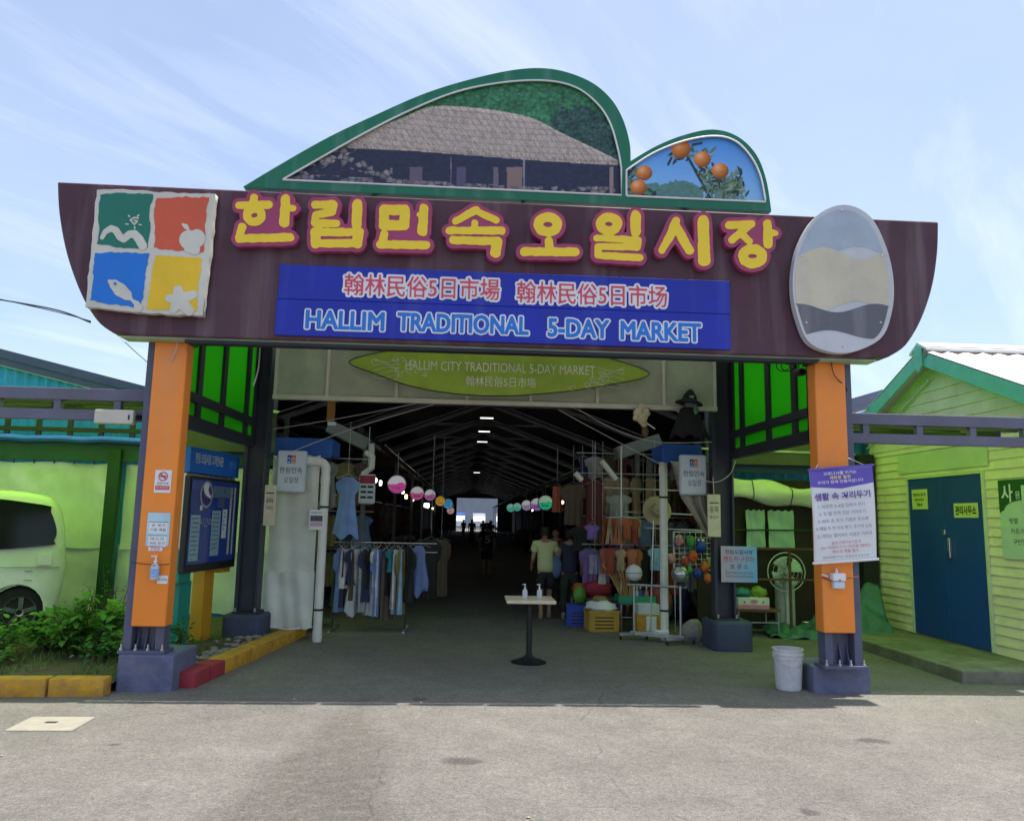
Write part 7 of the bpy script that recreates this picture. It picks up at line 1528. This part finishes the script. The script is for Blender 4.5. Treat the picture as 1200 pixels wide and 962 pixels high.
def person(label, x, y, h, yaw, shirt, trouser, shoe, hair, long_trousers=True, sleeve=.55, bend=0.0, hairlong=0.0, arm_fwd=.25, group='people in the market hall', number=None, bag=None, stride=.06):
    k = h/1.70
    t = thing('person', label, 'person', (x, y, 0), group)
    ca, sa = math.cos(yaw), math.sin(yaw)
    def T(px, py, pz):
        if pz > .95: py += bend*(pz-.95)
        px, py, pz = px*k, py*k, pz*k; return (x+px*ca-py*sa, y+px*sa+py*ca, pz)
    def TF(px, py, pz):   # flatten the trunk front to back
        if .60 < pz < 1.46 and abs(px) < .27: py *= 1-.28*min(1, (pz-.60)/.25)
        return T(px, py, pz)
    J = {'pelvis': ((0, 0, .93), .115), 'belly': ((0, 0, 1.08), .125), 'chest': ((0, 0, 1.27), .14), 'collar': ((0, 0, 1.40), .095), 'neck': ((0, .01, 1.47), .052), 'jaw': ((0, .03, 1.53), .062), 'skull': ((0, .015, 1.61), .082), 'crown': ((0, .01, 1.665), .055), 'nose': ((0, .115, 1.585), .012)}
    E = [('pelvis', 'belly'), ('belly', 'chest'), ('chest', 'collar'), ('collar', 'neck'), ('neck', 'jaw'), ('jaw', 'skull'), ('skull', 'crown'), ('skull', 'nose')]
    for s, n in ((-1, 'l'), (1, 'r')):
        fw = arm_fwd if s < 0 else arm_fwd*.6
        J[n+'sh'] = ((s*.185, 0, 1.385), .058); J[n+'el'] = ((s*.235, .02, 1.10), .042); J[n+'wr'] = ((s*.225, .04+fw*.75, .90+fw*.35), .028); J[n+'pa'] = ((s*.222, .06+fw, .83+fw*.42), .032)
        E += [('collar', n+'sh'), (n+'sh', n+'el'), (n+'el', n+'wr'), (n+'wr', n+'pa')]
        for q, (dx, dz, L) in enumerate(((-.024, 0, .075), (-.008, .0, .085), (.008, 0, .08), (.022, .0, .065))):
            J[f'{n}f{q}'] = ((s*.222+dx*.4, .07+fw+dx*1.1, .83+fw*.42-L*.55), .0085); J[f'{n}g{q}'] = ((s*.218+dx*.4-s*.01, .085+fw+dx*1.1, .83+fw*.42-L), .0075); E += [(n+'pa', f'{n}f{q}'), (f'{n}f{q}', f'{n}g{q}')]
        J[n+'th'] = ((s*.205-s*.02, .085+fw, .835+fw*.42), .010); J[n+'ti'] = ((s*.195-s*.015, .11+fw, .80+fw*.42), .008); E += [(n+'pa', n+'th'), (n+'th', n+'ti')]
        J[n+'hip'] = ((s*.09, 0, .86), .08); J[n+'kn'] = ((s*.10, .02+s*stride, .49), .058); J[n+'an'] = ((s*.10, -.02+s*stride*1.4, .085), .038); J[n+'to'] = ((s*.115, .11+s*stride*1.4, .035), .034); J[n+'he'] = ((s*.10, -.06+s*stride*1.4, .04), .034)
        E += [('pelvis', n+'hip'), (n+'hip', n+'kn'), (n+'kn', n+'an'), (n+'an', n+'to'), (n+'an', n+'he')]
        J[n+'ear'] = ((s*.088, .01, 1.59), .014); E.append(('skull', n+'ear'))
    body = link('body', skin_mesh(J, E, 'body', 2, TF), M_skin, t, True, 180)
    # shirt: trunk and sleeves, a little outside the body
    Js = {'a': ((0, 0, .81), .185), 'b': ((0, 0, 1.02), .170), 'c': ((0, 0, 1.25), .165), 'd': ((0, 0, 1.38), .115), 'e': ((0, .005, 1.45), .066)}
    Es = [('a', 'b'), ('b', 'c'), ('c', 'd'), ('d', 'e')]
    for s, n in ((-1, 'l'), (1, 'r')):
        Js[n+'1'] = ((s*.19, 0, 1.38), .080); f_ = sleeve
        Js[n+'2'] = ((s*(.19+.05*f_), .02*f_, 1.385-.285*f_), .075); Es += [('d', n+'1'), (n+'1', n+'2')]
    link('shirt', skin_mesh(Js, Es, 'shirt', 2, TF), shirt, t, True, 180)
    Jt = {'a': ((0, 0, .95), .150), 'b': ((0, 0, .90), .150)}; Et = [('a', 'b')]
    for s, n in ((-1, 'l'), (1, 'r')):
        Jt[n+'h'] = ((s*.098, 0, .82), .112)
        if long_trousers: Jt[n+'k'] = ((s*.102, .02+s*stride, .49), .082); Jt[n+'e'] = ((s*.102, -.01+s*stride*1.4, .10), .066); Et += [('b', n+'h'), (n+'h', n+'k'), (n+'k', n+'e')]
        else: Jt[n+'k'] = ((s*.102, .015+s*stride*.9, .52), .092); Et += [('b', n+'h'), (n+'h', n+'k')]
    link('trousers', skin_mesh(Jt, Et, 'trousers', 2, TF), trouser, t, True, 180)
    for s in (-1, 1): link('shoe', skin_mesh({'h': ((s*.10, -.055+s*stride*1.4, .045), .046), 'm': ((s*.107, .04+s*stride*1.4, .042), .045), 't': ((s*.118, .13+s*stride*1.4, .034), .036)}, [('h', 'm'), ('m', 't')], 'shoe', 2, T), shoe, t, True, 180)
    Jh = {'a': ((0, -.012, 1.60), .093), 'b': ((0, -.005, 1.665), .070), 'c': ((0, -.03, 1.545-hairlong), .066)}
    link('hair', skin_mesh(Jh, [('a', 'b'), ('a', 'c')], 'hair', 2, T), hair, t, True, 180)
    for s in (-1, 1): MB().sphere(T(s*.033, .082, 1.60), .010*k, 8, 6).build('eye', M_black, t, smooth=True)
    MB().bar(T(-.022, .088, 1.545), T(.022, .088, 1.545), .006, .006).build('mouth', mat('lips', (.25, .08, .07), .5), t)
    if number:
        R3 = Matrix.Rotation(yaw, 3, 'Z'); text('shirt_number', number, Vector(T(0, -.135, 1.18)), (R3 @ Vector((1, 0, 0)), Vector((0, 0, 1)), R3 @ Vector((0, -1, 0))), .16, .22, mat('number_grey', (.3, .3, .32), .6), t, depth=.01, grow=.02)
    if bag:
        b = thing('shoulder_bag', 'blue cloth bag hanging between the two shoppers', 'bag', T(-.28, 0, .95)); c = T(-.27, -.03, .98)
        lump('bag_body', None, None, c, (.13*k, .09*k, .22*k), bag, .15, 3, None, b); MB().tube([(c[0]-.05, c[1], c[2]+.18), T(-.19, .0, 1.43), (c[0]+.06, c[1], c[2]+.18)], .010, 6).build('strap', bag, b)
    return t
M_dk = mat('dark_shorts', (.018, .018, .022), .8, var=.25)
person('person in a yellow green short sleeved shirt and dark shorts, back to the camera', 1.42, 5.75, 1.62, R(8), mat('yellow_green_shirt', (.50, .56, .28), .8, var=.1), M_dk, mat('sandals', (.25, .22, .18), .7), M_hair, False, .62, .12, 0, .25)
person('person in a navy sleeveless top and dark trousers beside the yellow green shirt', 1.86, 5.75, 1.58, R(-12), mat('navy_top', (.022, .025, .060), .8, var=.2), mat('dark_trousers', (.028, .028, .026), .85, var=.25), mat('pale_sandals', (.35, .33, .30), .7), M_hair, True, .15, .10, .03, .2, bag=CL['denim'])
person('person in a dark red top half hidden behind the two shoppers', 1.80, 7.4, 1.60, R(160), CL['maroon'], M_dk, M_black, M_hair, True, .6, 0, .05, .2)
q = G(570, 676); person('person in a dark shirt with a pale figure on the back, walking in the aisle', q[0], q[1], 1.62, R(3), mat('black_shirt', (.02, .022, .028), .85), M_dk, M_black, M_hair, False, .6, 0, 0, .1, number='5')
for k, (px, Y, hh, lab) in enumerate(((553, 46, 1.66, 'dark figure walking in front of the bright far doorway, left'), (566, 52, 1.6, 'dark figure just right of the first one by the far doorway'), (575, 40, 1.62, 'dark figure at the right edge of the bright far doorway'), (543, 60, 1.6, 'small dark figure at the left edge of the far doorway'))):
    person(lab, P(px, 620, Y)[0], Y, hh, R(10*k), CL[('black', 'navy', 'grey', 'black')[k]], M_dk, M_black, M_hair, True, .6, 0, 0, .1, 'dark figures by the far doorway', stride=.12)
bpy.data.scenes.remove(TMP)
